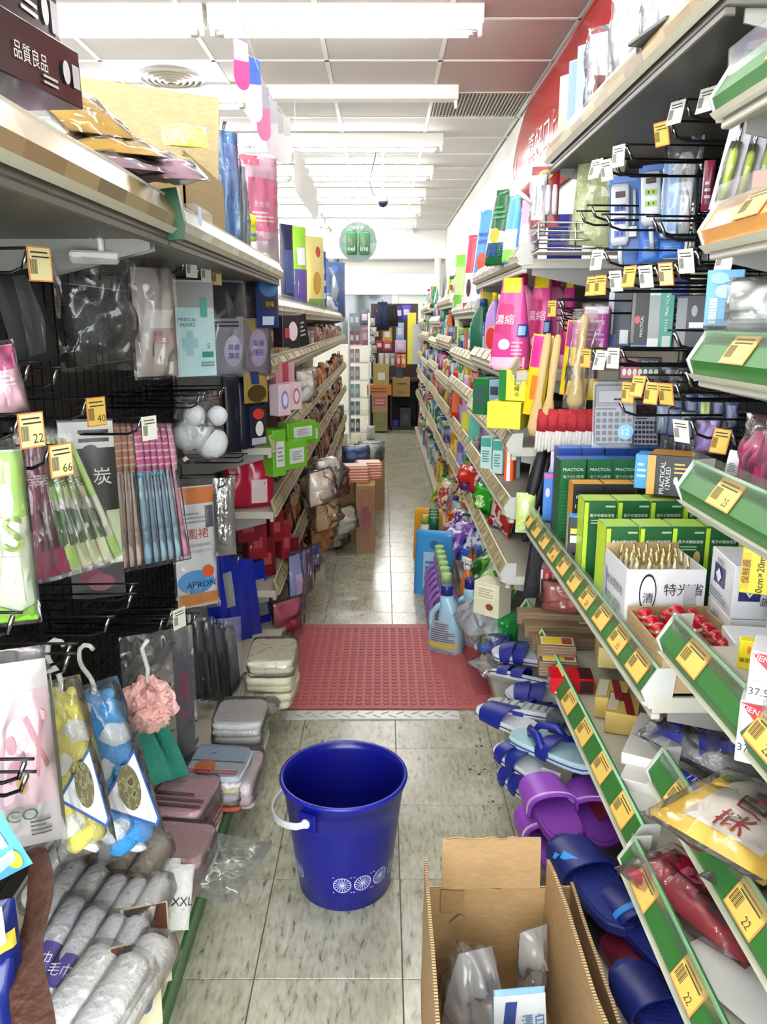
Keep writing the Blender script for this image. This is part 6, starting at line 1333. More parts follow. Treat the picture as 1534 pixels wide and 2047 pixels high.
rp('sky blue and pink refill pouch at the near end of the top shelf', (1010, 392, 1046, 540), 2.62, -38, .07, M('5aa0dc', .2), [('p', -.7, .7, .1, .5, 'd8e0e8'), ('p', -.7, .7, .02, .2, '7ab84a')], taper=.4)
rp('mauve tall pouch behind the white gloves', (1040, 400, 1075, 500), 2.5, -30, .06, M('c49ab4', .25), [('p', -.6, .6, .2, .6, 'd8bccc')], taper=.2)
rp('light green pouch standing far along the top shelf', (912, 448, 934, 520), 3.75, -38, .06, M('b8d48a', .25), [('p', -.8, .8, .0, .3, '6ab03a'), ('p', -.8, .8, .8, 1, '7ac03c')])
PNK = M('d8458e', .22)
pdk = [('q', [(-.75, .42), (.15, .36), (.2, .7), (-.5, .74)], 'b82268'), ('t', '濃縮', -.2, .55, .03, 'f2d8e4'), ('p', -.9, .9, .0, .14, 'f0b8d0'), ('e', -.1, .28, .3, .06, 'f4e4ec'), ('p', .5, .9, .36, .5, '2a3a8c'), ('p', .56, .84, .38, .48, '9fc0dc'), ('b', .3, .8, .16, .32, 4, 'f0a8c8')]
rp('large pink refill pouch with a yellow top standing foremost on the second shelf', (985, 556, 1062, 722), 2.50, -30, .09, PNK, pdk, taper=.45, topc='e8d418')
rp('second pink refill pouch with a yellow top behind the large one', (1058, 545, 1108, 665), 2.62, -30, .08, PNK, pdk, taper=.35, topc='e8d418')
rp('third pink refill pouch with a yellow tip near the corner post', (1122, 545, 1156, 670), 2.62, -25, .08, M('c83a84', .22), pdk[:3], taper=.5, topc='e0cc20')
def jug(label, bb, y, psi, c, cap, deco, **k):
    loc, w, h = snap(bb, y, psi); t = bottle('detergent_jug', label, 'detergent jug', w, h, w * .6, c, cap, deco, **k); return at(t, loc, D2(psi))
jug('pink bottle with a dark red cap between the pink pouches', (1022, 548, 1066, 700), 2.66, -25, M('e088b0', .25), M('a81c50', .3), [('b', -.4, .5, .6, .66, 2, 'c04a84')], capw=.6, neck=.12)
jug('second pink bottle with a dark red cap near the corner', (1090, 552, 1130, 690), 2.75, -25, M('d878a4', .25), M('9a1c48', .3), [('p', -.7, .7, .1, .3, 'e8b0cc')], capw=.6, neck=.12)
jug('lilac detergent jug with a red oval label behind the large pink pouch', (972, 585, 1006, 705), 2.78, -40, M('b48ad4', .25), M('e0d020', .3), [('e', 0, .32, .6, .16, 'c83a30'), ('e', 0, .32, .68, .19, 'e8a060')][::-1], handle=True)
jug('dark green detergent jug at the front of the second shelf', (946, 598, 986, 706), 2.98, -50, M('1f5f48', .28), M('2a4a80', .3), None, handle=True, taper=.25)
def bx(label, bb, y, psi, d, c, deco, **k): return hb('soap_box', label, 'box', bb, None, psi, d, c, deco, y=y, **k)
bx('yellow soap carton with green end and upright characters on the third shelf', (1012, 738, 1066, 798), 2.48, -30, .12, 'e6e24a', [('p', -.98, -.45, .0, 1, '2a7a34'), ('t', '水晶肥皂', .35, .5, .016, '1c2a1c', math.pi / 2)], sides='2a7a34')
bx('plain yellow carton under the soap carton', (988, 800, 1054, 852), 2.47, -26, .14, 'e6de3c', None, sides='d4cc34')
bx('green box with dark picture beside the plain yellow carton', (962, 755, 992, 826), 2.62, -40, .1, '1f6a34', [('p', -.7, .7, .2, .8, '3a5a50')])
bx('grey blue box behind the yellow soap carton', (990, 758, 1016, 800), 2.60, -35, .1, '8aa4b8', [('p', -.6, .6, .3, .7, '3a4050')])
rp('red refill pouch standing on the third shelf', (905, 740, 930, 822), 3.2, -45, .06, M('c8341c', .22), [('p', -.6, .6, .2, .6, 'e07040')])
rp('lilac and yellow refill pouch beside the red one', (926, 750, 952, 830), 3.05, -45, .06, M('c8a0cc', .22), [('p', -.9, .9, .0, .4, 'd8d048')])
rp('dark red tall pouch at the front of the third shelf', (944, 735, 962, 812), 2.85, -45, .06, M('a81c2c', .22), [('p', -.6, .6, .5, .8, 'd87a8a')])
jug('turquoise round tub on the third shelf below the green box', (940, 815, 972, 862), 2.75, -40, M('6ac0a8', .3), M('4a9a88', .3), None, capw=.9, neck=.05)
for k in range(3): bx('%s teal and white medicine box on the fourth shelf' % nth(k), (968 + 24 * k, 872 + 6 * k, 990 + 22 * k, 935 + 10 * k), 2.62 - .07 * k, -35, .05, 'b8d4cc', [('p', -.9, .9, .7, .98, '4a9a8a'), ('b', -.6, .6, .2, .6, 5, '4a8a80')])
bx('red and white paper file box near the umbrellas', (1012, 880, 1030, 960), 2.45, -30, .03, 'd8542c', [('p', -.4, .4, .0, .98, 'e8e0d8')])
rp('amber tall pouch on the fourth shelf', (900, 862, 922, 945), 3.0, -45, .06, M('d8902c', .22), [('p', -.6, .6, .3, .7, 'f0c060')])
jug('violet bottle on the fourth shelf', (916, 868, 940, 950), 2.9, -45, M('8a6ac0', .25), M('4a2a80', .3), [('p', -.7, .7, .1, .5, 'b8a0dc')])
t = soft('red_bag', 'glossy red and purple bag slumped on the fourth shelf', 'bag', .16, .12, .1, M('b82a1c', .15), [('q', [(-.5, .1), (.7, .2), (.6, .5), (-.3, .4)], '3a1a6a')], wr=.3); at(t, W(942, 985, z=.56), D2(-60))
t = soft('green_bag', 'glossy green detergent bag slumped on the fifth shelf', 'bag', .15, .13, .09, M('2a9a2c', .15), [('e', 0, .5, .4, .2, 'c8e8a0')], wr=.3); at(t, W(975, 1030, z=.54), D2(-55))
t = soft('candy_bag', 'red and white printed bag lying on the fifth shelf', 'bag', .14, .1, .06, PRINT('c02434', 'e8e4e4', '2a3a9c', 4), None, wr=.3); at(t, W(995, 1055, z=.54), D2(-60), D2(-40))

# ---------------------------------------------------------------- rows of goods further along both sides
PROTO = {}
def proto(kind, cn, c, c2, w, h, d):
    key = (kind, cn, round(h, 2))
    if key not in PROTO:
        mt = M(c, .28)
        if kind == 'bottle': o = bottle('bottle', '', '', w, h, d, mt, M(c2, .35), [('p', -.8, .8, .12, .5, c2)], .55, .13, .16, 2.8)
        elif kind == 'jug': o = bottle('jug', '', '', w, h, d, mt, M(c2, .35), [('e', 0, .35, .6, .18, c2)], .45, .13, .24, 3, True)
        elif kind == 'pouch': o = pouch('pouch', '', '', w, h, d, mt, [('p', -.7, .7, .25, .7, c2)], taper=.2)
        elif kind == 'box': o = box('box', '', '', w, h, d, mt, [('p', -.85, .85, .15, .6, c2), ('b', -.6, .6, .68, .9, 2, c2)])
        elif kind == 'tub': o = can('tub', '', '', w / 2, h, mt, c2, [('p', -.7, .7, .2, .65, c2)])
        else: o = soft('bag', '', '', w, h, d, PRINT(c, c2, 'd8d4cc', 3), [('p', -.6, .6, .3, .65, c2)], wr=.25)
        for k in list(o.keys()): del o[k]
        PROTO[key] = o; o['used'] = 0
    return PROTO[key]
NM = {'bottle': ('squeeze_bottle', 'bottle'), 'jug': ('handled_jug', 'jug'), 'pouch': ('stand_pouch', 'pouch'), 'box': ('goods_box', 'box'), 'tub': ('lidded_tub', 'tub'), 'bag': ('snack_bag', 'bag')}
def fill(side, row, z, y0, y1, X, maxh, pal, kinds, start=0, gap=.006):
    s = 1 if side == 'right' else -1; y = y0; i = start; run = 0; cur = None
    while y < y1:
        if run <= 0:
            kind = R.choice(kinds); cn, c, c2 = R.choice(pal); f = R.choice((.82, .95)); run = R.choice((1, 1, 2, 2, 3))
            w, h, d = {'bottle': (.068, .21, .05), 'jug': (.10, .22, .06), 'pouch': (.11, .19, .055), 'box': (.085, .15, .07), 'tub': (.085, .12, .08), 'bag': (.12, .17, .06)}[kind]
            h = min(h, maxh) * f
        run -= 1
        src = proto(kind, cn, c, c2, w, h, d); p = Vector((X + s * (.012 + d / 2 + R.uniform(0, .02)), y + w / 2, z + .001))
        lab = '%s %s on the %s shelf of the %s row, %s from the near end' % (cn, NM[kind][1], row, side, nth(i)); rz = -s * math.pi / 2 + R.uniform(-.15, .15)
        if src.get('used') == 0: o = src; o.location = p; o.rotation_euler = (0, 0, rz); del o['used']
        else: o = dup(src, p, rz)
        o.name = NM[kind][0]; tag(o, lab, NM[kind][1], 'goods on the %s shelf of the %s row' % (row, side))
        y += w + gap; i += 1
    return i
BROWN = [('tan brown', '8a6a48', 'c8b48a'), ('dark red', '7a1f22', 'c88a6a'), ('orange', 'c8622a', 'e8c08a'), ('maroon', '5f2226', 'b89a7a'), ('beige', 'b8a484', '8a4a34'), ('pinkish', 'c08a90', '8a2a44'), ('cream', 'd0c8b0', 'a84a34'), ('chocolate', '4a3226', 'c8a878'), ('grey', '9a9890', 'd8d4c8')]
MULTI = [('green', '2f8a44', 'd8e8b0'), ('lime', 'a8c83a', '3f7a2c'), ('white', 'dcdcd8', '3a6ab0'), ('blue', '2f5fb8', 'd8e4f0'), ('orange', 'd0682c', 'f0dca0'), ('lilac', 'b498cc', '6a3f9a'), ('yellow', 'e0d048', 'c86a2c'), ('pink', 'd890b0', 'a82a68'), ('teal', '4a9a98', 'e0ece8'), ('red', 'b8322c', 'f0d8c0'), ('cream', 'd8d4bc', '5a8a4a'), ('pale blue', 'a8c8dc', '2a4a90')]
TOPL = [('navy', '23305c', 'a8b0d0'), ('lime green', '8ac03a', '4a3a90'), ('yellow', 'd8c468', 'b8622a'), ('royal blue', '2a3fa8', 'd8dcf0'), ('sky blue', '5a9ad0', 'e8f0f4'), ('orange', 'd0662c', 'f0dcb0'), ('clear grey', 'c4ccd0', '7a94b0'), ('white', 'dcdad4', '8a6a4a')]
# left top shelf, nearest pieces matched
ZL = 1.369
def stl(label, bb, y, c, deco, cat='pack', **k):
    loc, w, h = fit(*bb, x=-.475, psi=D2(45)); t = soft('shelf_pack', label, cat, w, loc.z + h - ZL, .05, c, deco, **k); return at(t, Vector((loc.x, loc.y, ZL)), D2(45))
stl('dark navy pack standing first on the left far top shelf', (560, 448, 586, 560), 3.12, '1d2644', [('p', -.6, .6, .2, .7, '3a4a80')])
stl('lime and purple pack standing second on the left far top shelf', (582, 452, 612, 562), 3.3, '8cc43a', [('p', -.9, .9, .0, .5, '5a4a98'), ('p', -.5, .5, .55, .75, 'd8dce8')])
stl('yellow pack with red seal third on the left far top shelf', (610, 472, 648, 590), 3.55, 'd8cc84', [('e', .2, .8, .25, .07, 'b8402c'), ('e', .0, .4, .4, .15, 'b8903a'), ('p', -.8, .8, .0, .2, '7a9a4a')])
stl('slim royal blue upright pack on the left far top shelf', (634, 502, 652, 570), 3.85, '2a2f9c', [('b', -.4, .4, .2, .8, 3, 'c8ccec')])
stl('blue bag of brushes with zigzag print on the left far top shelf', (650, 524, 690, 606), 4.15, '4a78c4', [('q', [(-.7, .9), (-.4, .9), (.2, .5), (-.3, .1), (-.7, .1), (-.1, .5)], 'd8e4f4')], film=True)
fill('left', 'top', ZL, 6.6, 8.95, -.43, .2, TOPL, ['bag', 'bottle', 'box', 'jug'])
# left second to fifth shelf
hb('picture_box', 'black and white boxed doll pack at the end of the left second shelf', 'box', (556, 630, 592, 694), None, 55, .05, '2a2028', [('e', .1, .5, .5, .3, 'd8c8d0'), ('p', -.8, -.3, .3, .6, 'b83a44')], y=3.14)
hb('picture_box', 'slanted black box with silver print on the left second shelf', 'box', (586, 628, 610, 692), None, 55, .05, '1a181c', [('b', -.5, .5, .3, .8, 4, 'a8a8b0')], y=3.36, roll=-10)
fill('left', 'second', 1.144, 3.5, 8.95, -.43, .165, BROWN, ['bag', 'box', 'bag', 'tub', 'bottle'])
for k in range(2): hb('letter_box', '%s white box with round pink and blue lettering on the left third shelf' % ('first', 'second')[k], 'box', (548 + 24 * k, 768 - 4 * k, 572 + 22 * k, 830 - 12 * k), None, 55, .05, 'd8c0c8', [('e', 0, .5, .6, .3, ('7a84c0', 'c0607a')[k]), ('e', 0, .5, .4, .2, 'e4d8de')], y=3.1 + .12 * k)
for k in range(3): hb('pink_pack', '%s upright pink pack at the back of the left third shelf' % nth(k), 'pack', (545 + 12 * k, 722 + 2 * k, 558 + 12 * k, 790 - 6 * k), None, 55, .04, ('c88a98', 'b04a5c', 'd8a8b0')[k], None, y=3.2 + .08 * k)
stand('grey_bag', 'crumpled clear and white bag on the left third shelf', 'bag', (594, 742, 624, 805), None, 50, .07, 'cfc8be', None, y=3.42, film=True, wr=.4)
fill('left', 'third', .850, 3.6, 8.95, -.43, .18, BROWN, ['bag', 'bottle', 'bag', 'tub', 'pouch'])
GRN = M('6ab42c', .3)
for k, bb in enumerate(((566, 842, 622, 880), (560, 880, 604, 935), (536, 858, 562, 950), (600, 846, 630, 884))):
    hb('green_box', '%s lime green box with a white label on the left fourth shelf' % ('upper', 'lower', 'tall', 'rearmost')[k], 'box', bb, None, 50, .06, GRN, [('p', -.6, .7, .2, .75, 'd4dcd8'), ('b', -.4, .5, .3, .65, 4, '8a948e')], y=(3.3, 3.2, 3.08, 3.5)[k])
for k in range(2):
    loc, w, h = fit(474 + 36 * k - 30, 885, 538 + 36 * k - 30, 992, y=3.06, psi=D2(20)); t = soft('red_bag', '%s crimson glossy bag with white print on the left fourth shelf' % ('hidden', 'front')[k], 'bag', w, h, .07, M('b01c3c', .2), [('p', -.5, .5, .1, .55, 'dcc4c4')] if k else None, p=.3); at(t, Vector((loc.x, 3.07 + .02 * k, .6)), D2(20))
fill('left', 'fourth', .600, 3.62, 8.95, -.43, .17, BROWN, ['bag', 'bag', 'tub', 'box'])
for k in range(6): hb('red_box', '%s dark red box on the left fifth shelf' % nth(k), 'box', (468 + 22 * k, 1015 + 28 * (k % 3), 512 + 16 * k, 1080 + 34 * (k % 3)), None, 35, .06, ('7a1420', '8a1a26', '6a1018')[k % 3], [('p', -.5, .5, .3, .6, 'a84a4c')], y=3.08 + .05 * k)
fill('left', 'fifth', .280, 3.45, 8.95, -.43, .2, BROWN, ['bag', 'box', 'bag', 'pouch'])
stand('pink_bag', 'pink glossy bag at the low end of the left row beside the mat', 'bag', (548, 1200, 604, 1262), None, 45, .06, M('c0506c', .2), None, y=3.12, film=True)
for k in range(3): stand('blue_pack', '%s blue and lilac pack on the lowest left deck' % nth(k), 'pack', (580 + 14 * k, 1108 - 8 * k, 612 + 14 * k, 1225 - 40 * k), None, 55, .04, ('8f9ad0', 'b88ab0', '3a4ab0')[k], [('p', -.6, .6, .3, .7, 'd4b8d8')], y=3.2 + .12 * k, film=True)
fill('left', 'base', .102, 3.65, 8.9, -.415, .15, BROWN, ['bag', 'box'])
# bags spilling out into the aisle
for k, (px, py, c, nm) in enumerate(((640, 975, 'e0d0b8', 'cream'), (655, 950, 'e8e0d4', 'white'), (668, 965, 'b04030', 'red'), (650, 1030, 'e0b884', 'honey'), (640, 1075, 'd88440', 'amber'), (625, 1010, 'b0a08c', 'taupe'), (690, 1040, 'd8d4c4', 'ivory'), (672, 1070, 'c8b090', 'sandy'))):
    yy = 3.5 + .16 * k; z = wz(py, yy); t = soft('noodle_bag', '%s bagged noodles bulging out over the aisle from the left row' % nm, 'noodle bag', .15, .15, .11, M(c, .5, bump=.6, bs=60), None, film=True, wr=.4, p=.4); at(t, Vector((wx(px, yy, z), yy, z - .075)), D2(60))
t = box('bag_carton', 'grey beige carton under the bagged noodles in the aisle', 'carton', .10, .11, .12, CARD('b8ac94')); at(t, Vector((-.36, 3.98, 0)), D2(10))
for k, (px0, px1, lb) in enumerate(((676, 716, 'plain brown carton standing in the aisle under the orange bundle'), (712, 750, 'brown carton with red stripes and an oval in the aisle'))):
    yy = 4.75 - .25 * k; x0, x1 = wx(px0, yy, .2), wx(px1, yy, .2); t = box('floor_carton', lb, 'carton', x1 - x0, .40, .2, CARD('9a7a50'), ([('p', -.75 + .25 * q, -.65 + .25 * q, .05, .95, '8a3a34') for q in range(7)] + [('e', 0, .5, .55, .2, '7a2a2c')]) if k else [('p', -.3, .1, .2, .6, '8a6a44')], top=CARD('c8b080')); at(t, Vector(((x0 + x1) / 2, yy + .1, 0)))
STO = STRIPES(['d06a3c', 'e8dcc8', 'c05a34'], 2, 60, .5)
for k in range(2):
    x0 = wx(690 + 26 * k, 4.62, .45); t = box('noodle_bundle', '%s orange striped bundle on the cartons in the aisle' % ('near', 'far')[k], 'bundle', .16, .10, .14, STO, None, top='d8a488', bev=.012); at(t, Vector((x0 + .06, 4.62 + .12 * k, .402)), .1)
for k, (px, nm, c) in enumerate(((712, 'blue', '5a7ab8'), (735, 'white', 'dcdcd8'), (742, 'pale blue', 'a8c8d8'))):
    t = soft('wrapped_parcel', '%s wrapped parcel piled behind the orange bundles' % nm, 'parcel', .18, .12, .12, M(c, .4), None, film=True, wr=.4); at(t, Vector((wx(px, 5.6, .4), 5.6 + .1 * k, .34)), .2)
t = box('floor_carton', 'brown carton under the wrapped parcels', 'carton', .3, .34, .3, CARD('9a7c54')); at(t, Vector((wx(728, 5.7, .2), 5.78, 0)))
# right row
ZR = [u[1] for u in RU]
cnt = {}
ROWN = ['fifth', 'fourth', 'third', 'second', 'top']
st_ = [2.85, 3.0, 3.35, 3.1, 3.7]; mh = [.16, .15, .17, .25, .24]
for ui, (u, zs, a, b) in enumerate(RU):
    for k, z in enumerate(zs):
        y0 = max(a + .02, st_[k] if ui == 0 else 0)
        cnt[k] = fill('right', ROWN[k], z, y0, b - .1, RX[k] + .015, mh[k] if ui < 1 else mh[k] * .9, MULTI, ['bottle', 'pouch', 'jug', 'box', 'bottle', 'tub'] if k else ['bag', 'bottle', 'box', 'tub'], cnt.get(k, 0))
    if ui: cnt[9] = fill('right', 'lowest', .102, a + .02, b - .1, .39, .3, MULTI, ['bottle', 'jug', 'pouch', 'box'], cnt.get(9, 0))
# top shelf above the peg hooks
for k, (x0, x1, c, nm) in enumerate(((1120, 1142, 'b8c8a0', 'pale green'), (1138, 1160, '7f9ad8', 'periwinkle'), (1155, 1176, '9fc0ec', 'sky blue'))):
    hb('plastic_folder', '%s plastic folder standing at the end of the highest right shelf' % nm, 'folder', (x0, 150 - 30 * k, x1, 285 - 22 * k), None, -55, .012, M(c, .25), None, y=2.26 - .09 * k)
for k, (bb, c, d_, lb) in enumerate((((1178, 15, 1238, 205), 'd4ccd8', [('p', -.1, .5, .05, .5, '8a4a44'), ('b', -.8, -.2, .1, .4, 3, 'a8a0b0')], 'tall pale lilac bag with a brown strip on the highest right shelf'), ((1225, -60, 1300, 160), 'dad6dc', None, 'large white creased bag on the highest right shelf'), ((1290, -90, 1390, 70), 'd0d0d4', None, 'bulky white bag nearest the front of the highest right shelf'))):
    loc, w, h = fit(*bb, x=.50, psi=D2(-40)); t = soft('tall_bag', lb, 'bag', w, h, .07, c, d_, film=FILM('ffffff', .03), wr=.3); at(t, Vector((loc.x, loc.y, 1.752)), D2(-40))
hb('grey_tray', 'flat grey tray edge overhanging the highest right shelf', 'tray', (1308, 62, 1385, 72), .49, -80, .1, '4a4a4a', None)

# ---------------------------------------------------------------- end of the aisle
YE = 9.75
def eb(name, label, cat, x0, y0, x1, y1, d, c, deco=None, y=YE, **k):
    z0, z1 = max(0, wz(y1, y)), wz(y0, y); a, b = wx(x0, y, (z0 + z1) / 2), wx(x1, y, (z0 + z1) / 2)
    t = box(name, label, cat, b - a, z1 - z0, d, c, deco, **k); return at(t, Vector(((a + b) / 2, y + d / 2, z0)))
t = thing('end_cabinet', 'dark brown display cabinet closing the end of the aisle', 'cabinet', (0, 0, 0))
xa, xb = wx(742, 10.3, .6), wx(836, 10.3, .6)
MB().span((xa, 10.5, 0), (xb, 10.54, 1.55)).build('back_panel', M('3a2c28', .6), t)
for x in (xa, wx(782, 10.3, .4), xb): MB().span((x - .012, 10.05, 0), (x + .012, 10.5, .62)).build('side_panel', M('2c2220', .5), t)
MB().span((xa, 10.05, .60), (xb, 10.5, .63)).build('top_board', M('3a2c26', .5), t); MB().span((xa, 10.05, .0), (xb, 10.5, .04)).build('base_board', M('2c2220', .5), t)
eb('stock_carton', 'lowest greenish brown carton of the stack at the aisle end', 'carton', 746, 824, 775, 862, .25, CARD('8a8458'), [('p', -.6, .6, .2, .5, '7a7a44')])
eb('stock_carton', 'pinkish carton with a printed panel in the stack at the aisle end', 'carton', 744, 790, 775, 824, .25, CARD('b08a70'), [('p', -.8, .8, .35, .9, 'a85a58'), ('b', -.6, .6, .45, .8, 2, 'd8b0a8')])
eb('stock_carton', 'wide orange printed carton in the stack at the aisle end', 'carton', 734, 770, 783, 790, .27, 'c8782c', [('b', -.7, .6, .2, .8, 2, '6a3a14')])
eb('stock_carton', 'top brown carton with a white label at the aisle end', 'carton', 746, 728, 778, 770, .25, CARD('b09a5c'), [('p', -.4, .5, .25, .6, 'dcd8d0')])
eb('stock_carton', 'brown carton with ink marks on the cabinet at the aisle end', 'carton', 785, 756, 820, 793, .25, CARD('a88a50'), [('t', '10入', 0, .25, .05, '3a2a18'), ('b', -.5, .6, .6, .8, 1, '4a3a20')], y=9.9)
eb('crate', 'dark blue crate on the marked carton', 'crate', 792, 732, 806, 756, .15, '262a50', [('p', -.6, .6, .1, .4, '141628')], y=9.95)
t = can('basin', 'violet blue basin on the cabinet floor at the aisle end', 'basin', .055, .08, '4a4ab0', '3a3a9c'); at(t, Vector((wx(790, 10.1, .05), 10.12, .04)))
eb('dark_box', 'dark box inside the end cabinet', 'box', 800, 815, 822, 858, .2, '24302a', [('p', -.5, .5, .4, .7, '3a4a3a')], y=10.1)
rt = thing('glass_tower', 'narrow glass tower rack of small goods at the left end of the aisle', 'display rack', (0, 0, 0))
xa, xb = wx(698, 9.3, .7), wx(738, 9.3, .7)
for x in (xa, xb):
    for y in (9.3, 9.55): MB().span((x - .008, y - .008, 0), (x + .008, y + .008, 1.42)).build('post', M('b8bcb8', .3, .6), rt)
for k in range(7): MB().span((xa, 9.3, .06 + .2 * k), (xb, 9.55, .068 + .2 * k)).build('glass_shelf', FILM('b8ccc4', .04, .05, 8, .0, .5), rt)
k = 0
for cc_, nm in (('5a6a78', 'slate'), ('6a8a98', 'blue grey'), ('8ab0c0', 'pale blue'), ('9a9aa4', 'grey'), ('b08a98', 'dusty pink'), ('8a4a60', 'wine'), ('7a8494', 'steel')):
    for q in range(2):
        z = .07 + .2 * k; t = box('slim_packet', '%s slim packet, %s on its tier of the glass tower' % (nm, ('outer', 'inner')[q]), 'packet', .05, .15, .05, cc_, [('p', -.7, .7, .3, .7, 'c8c8cc')]); at(t, Vector((xa + .035 + .06 * q, 9.38, z)))
    k += 1
def garment(label, x0, y0, x1, y1, c, y=9.9):
    loc, w, h = fit(x0, y0, x1, y1, y=y); t = thing('hanging_trousers', label, 'trousers', loc, 0, group='clothes at the aisle end')
    for sx in (-1, 1):
        mb = MB().loft([(0, w * .26, .03, 3, sx * w * .24), (h * .5, w * .25, .03, 3, sx * w * .22), (h * .95, w * .22, .025, 3, sx * w * .16)], 14); mb.build('trouser_leg', M(c, .8, bump=.4), t)
    MB().box((0, 0, h * .96), (w * .75, .05, h * .1)).build('waistband', M(c, .8), t)
    MB().tube([(0, 0, h), (0, 0, h * 1.12), (.02, 0, h * 1.16)], .006, 6).build('hanger_hook', CHROME, t)
garment('navy trousers hanging first at the aisle end', 752, 604, 778, 660, '1c2448'); garment('black trousers hanging beside the navy pair', 774, 612, 796, 652, '15161e'); garment('purple garment partly behind the navy trousers', 745, 625, 762, 655, '3a2048', 9.98)
for k, (bb, c, nm) in enumerate((((790, 612, 806, 640), '2a2f8a', 'indigo'), ((804, 610, 822, 638), '4a4ac0', 'violet'), ((792, 645, 808, 680), '8fb0d8', 'light blue and pink'), ((790, 680, 812, 705), 'c8a0d0', 'pink lilac'), ((765, 655, 784, 682), 'c8a83a', 'yellow picture'), ((752, 680, 766, 700), '8a2a3a', 'wine red'), ((766, 682, 784, 702), 'a83a50', 'rose red'), ((745, 655, 760, 680), '6a2030', 'maroon'), ((720, 618, 738, 650), '6a6474', 'grey'), ((722, 655, 738, 690), 'b07a8a', 'faded pink'), ((792, 708, 802, 735), 'c84a4a', 'coral'), ((802, 708, 812, 735), 'd08a3c', 'apricot'))):
    loc, w, h = fit(*bb, y=9.92 if bb[0] > 742 else 9.6); t = soft('end_pack', '%s pack hanging in the display at the end of the aisle' % nm, 'pack', w, h, .04, c, [('p', -.6, .6, .3, .7, 'd8c8cc')]); at(t, loc)
for k in range(4): slp = [(748, 722), (762, 722), (774, 722), (785, 722)][k]; loc, w, h = fit(slp[0] - 5, 706, slp[0] + 6, 732, y=9.85); t = soft('slipper_pair', '%s pale slipper pair hanging above the end cartons' % nth(k), 'slipper pair', w, h, .05, ('2a2428', 'c8c0bc', 'b8aeac', '8a8688')[k], [('p', -.5, .5, .1, .6, 'd8d0cc')]); at(t, loc)
for k in range(5): loc, w, h = fit(738 + 3 * (k % 2), 636 + 18 * k, 750 + 3 * (k % 2), 652 + 18 * k, y=9.8); t = soft('plush_cap', '%s black and white plush ball on the string at the aisle end' % nth(k), 'plush ball', w, h, .06, PRINT('e0dcd8', '1c1a1c', 'd8d0cc', 6), None, p=.4); at(t, loc)
t = eb('yellow_board', 'upright yellow board leaning in the far right corner', 'board', 815, 625, 832, 728, .02, 'e0d83a', None, y=9.5); t = eb('grey_board', 'upright grey board in front of the yellow board', 'board', 826, 648, 846, 728, .02, 'b8bcc4', None, y=9.35)
t = soft('white_sack', 'small white sack on the floor before the end cartons', 'sack', .10, .16, .09, 'd8d8d4', None, wr=.4, p=.35); at(t, Vector((wx(741, 9.2, .1), 9.2, 0)))

# ---------------------------------------------------------------- things hung from the ceiling and wall
yb0, yb1, zb = 3.0, 5.35, 2.62
t = thing('red_banner', 'long red banner with thin white characters along the right wall', 'banner', (0, 0, 0))
def ban(u, v, o=0.0): 
    y = yb0 + (yb1 - yb0) * u; return Vector((.90 - .10 * v ** .5 * (1 - v) * 2 - .012 - o - .02 * math.sin(u * 9) * (1 - v), y, zb - .62 + .62 * v))
MB().grid(lambda u, v: ban(u, v), 40, 14).grid(lambda u, v: ban(u, v, -.004), 40, 14, flip=True).build('banner_cloth', M('b01e24', .25, vary=.04), t)
def banner_text(s, uc, vc, hgt, m):
    vs, fs, tw, th_ = textmesh(s); k = hgt / th_
    mb = MB().add([ban(uc - v.x * k / (yb1 - yb0), vc + v.y * k / .62, .004) for v in vs], fs); mb.build('lettering', m, t)
banner_text('真好口上', .62, .38, .16, M('e8d8d4', .4)); banner_text('人', .93, .34, .16, M('e8d8d4', .4))
MB().tube([ban(0, 1), ban(1, 1)], .008, 8).build('banner_rod', M('8a2a24', .4), t)
# bunting
pts = [W(476, 10, y=2.9), W(497, 80, y=3.05), W(520, 150, y=3.25), W(545, 200, y=3.5), W(572, 234, y=3.75), W(592, 238, y=3.95)]
t = thing('bunting', 'string of long drop-shaped paper pennants hanging from the ceiling', 'bunting', (0, 0, 0))
MB().tube([W(470, -60, y=2.8)] + pts + [W(640, 236, y=4.1)], .0025, 6).build('string', M('e8e8e4', .5), t)
for k, (px, y0_, y1_, yy, c1, c2) in enumerate(((483, 80, 180, 3.05, 'd84a8c', 'c8c4d4'), (509, 115, 244, 3.2, 'e4e4ee', '3a6ac8'), (527, 170, 282, 3.4, 'd87aa4', 'a8a8b8'), (544, 200, 312, 3.6, 'd8dce0', 'b8bcc4'), (557, 225, 325, 3.75, 'dcdfe0', 'b4b8bc'), (571, 232, 328, 3.9, 'e0e2e0', 'c0c4c4'))):
    z0, z1 = wz(y1_, yy), wz(y0_, yy); hgt = z1 - z0; x = wx(px, yy, (z0 + z1) / 2); p = bpy.data.objects.new('pennant', None)
    m = MB(); n = 14; poly = [(.045 * math.cos(a), .045 + .045 * math.sin(a)) for a in [math.pi + math.pi * q / n for q in range(n + 1)]] + [(.04, hgt), (-.04, hgt)]
    m.prism(poly, -.0008, .0008); o = m.build('pennant', M(c1, .4), t, (x, yy, z0)); o.rotation_euler = (0, 0, D2(62))
    MB().prism([(-.04, hgt * .55), (.04, hgt * .62), (.039, hgt * .99), (-.039, hgt * .99)], -.0014, .0014).build('print', M(c2, .4), o)
t = thing('bunting', 'second shorter string of clear pennants further down the aisle', 'bunting', (0, 0, 0))
_p = W(590, 240, y=5.2); MB().tube([(_p.x, _p.y, ZC), _p, W(598, 320, y=5.3), W(612, 378, y=5.5), W(626, 385, y=5.7), W(634, 365, y=5.9)], .0025, 6).build('string', M('e8e8e4', .5), t)
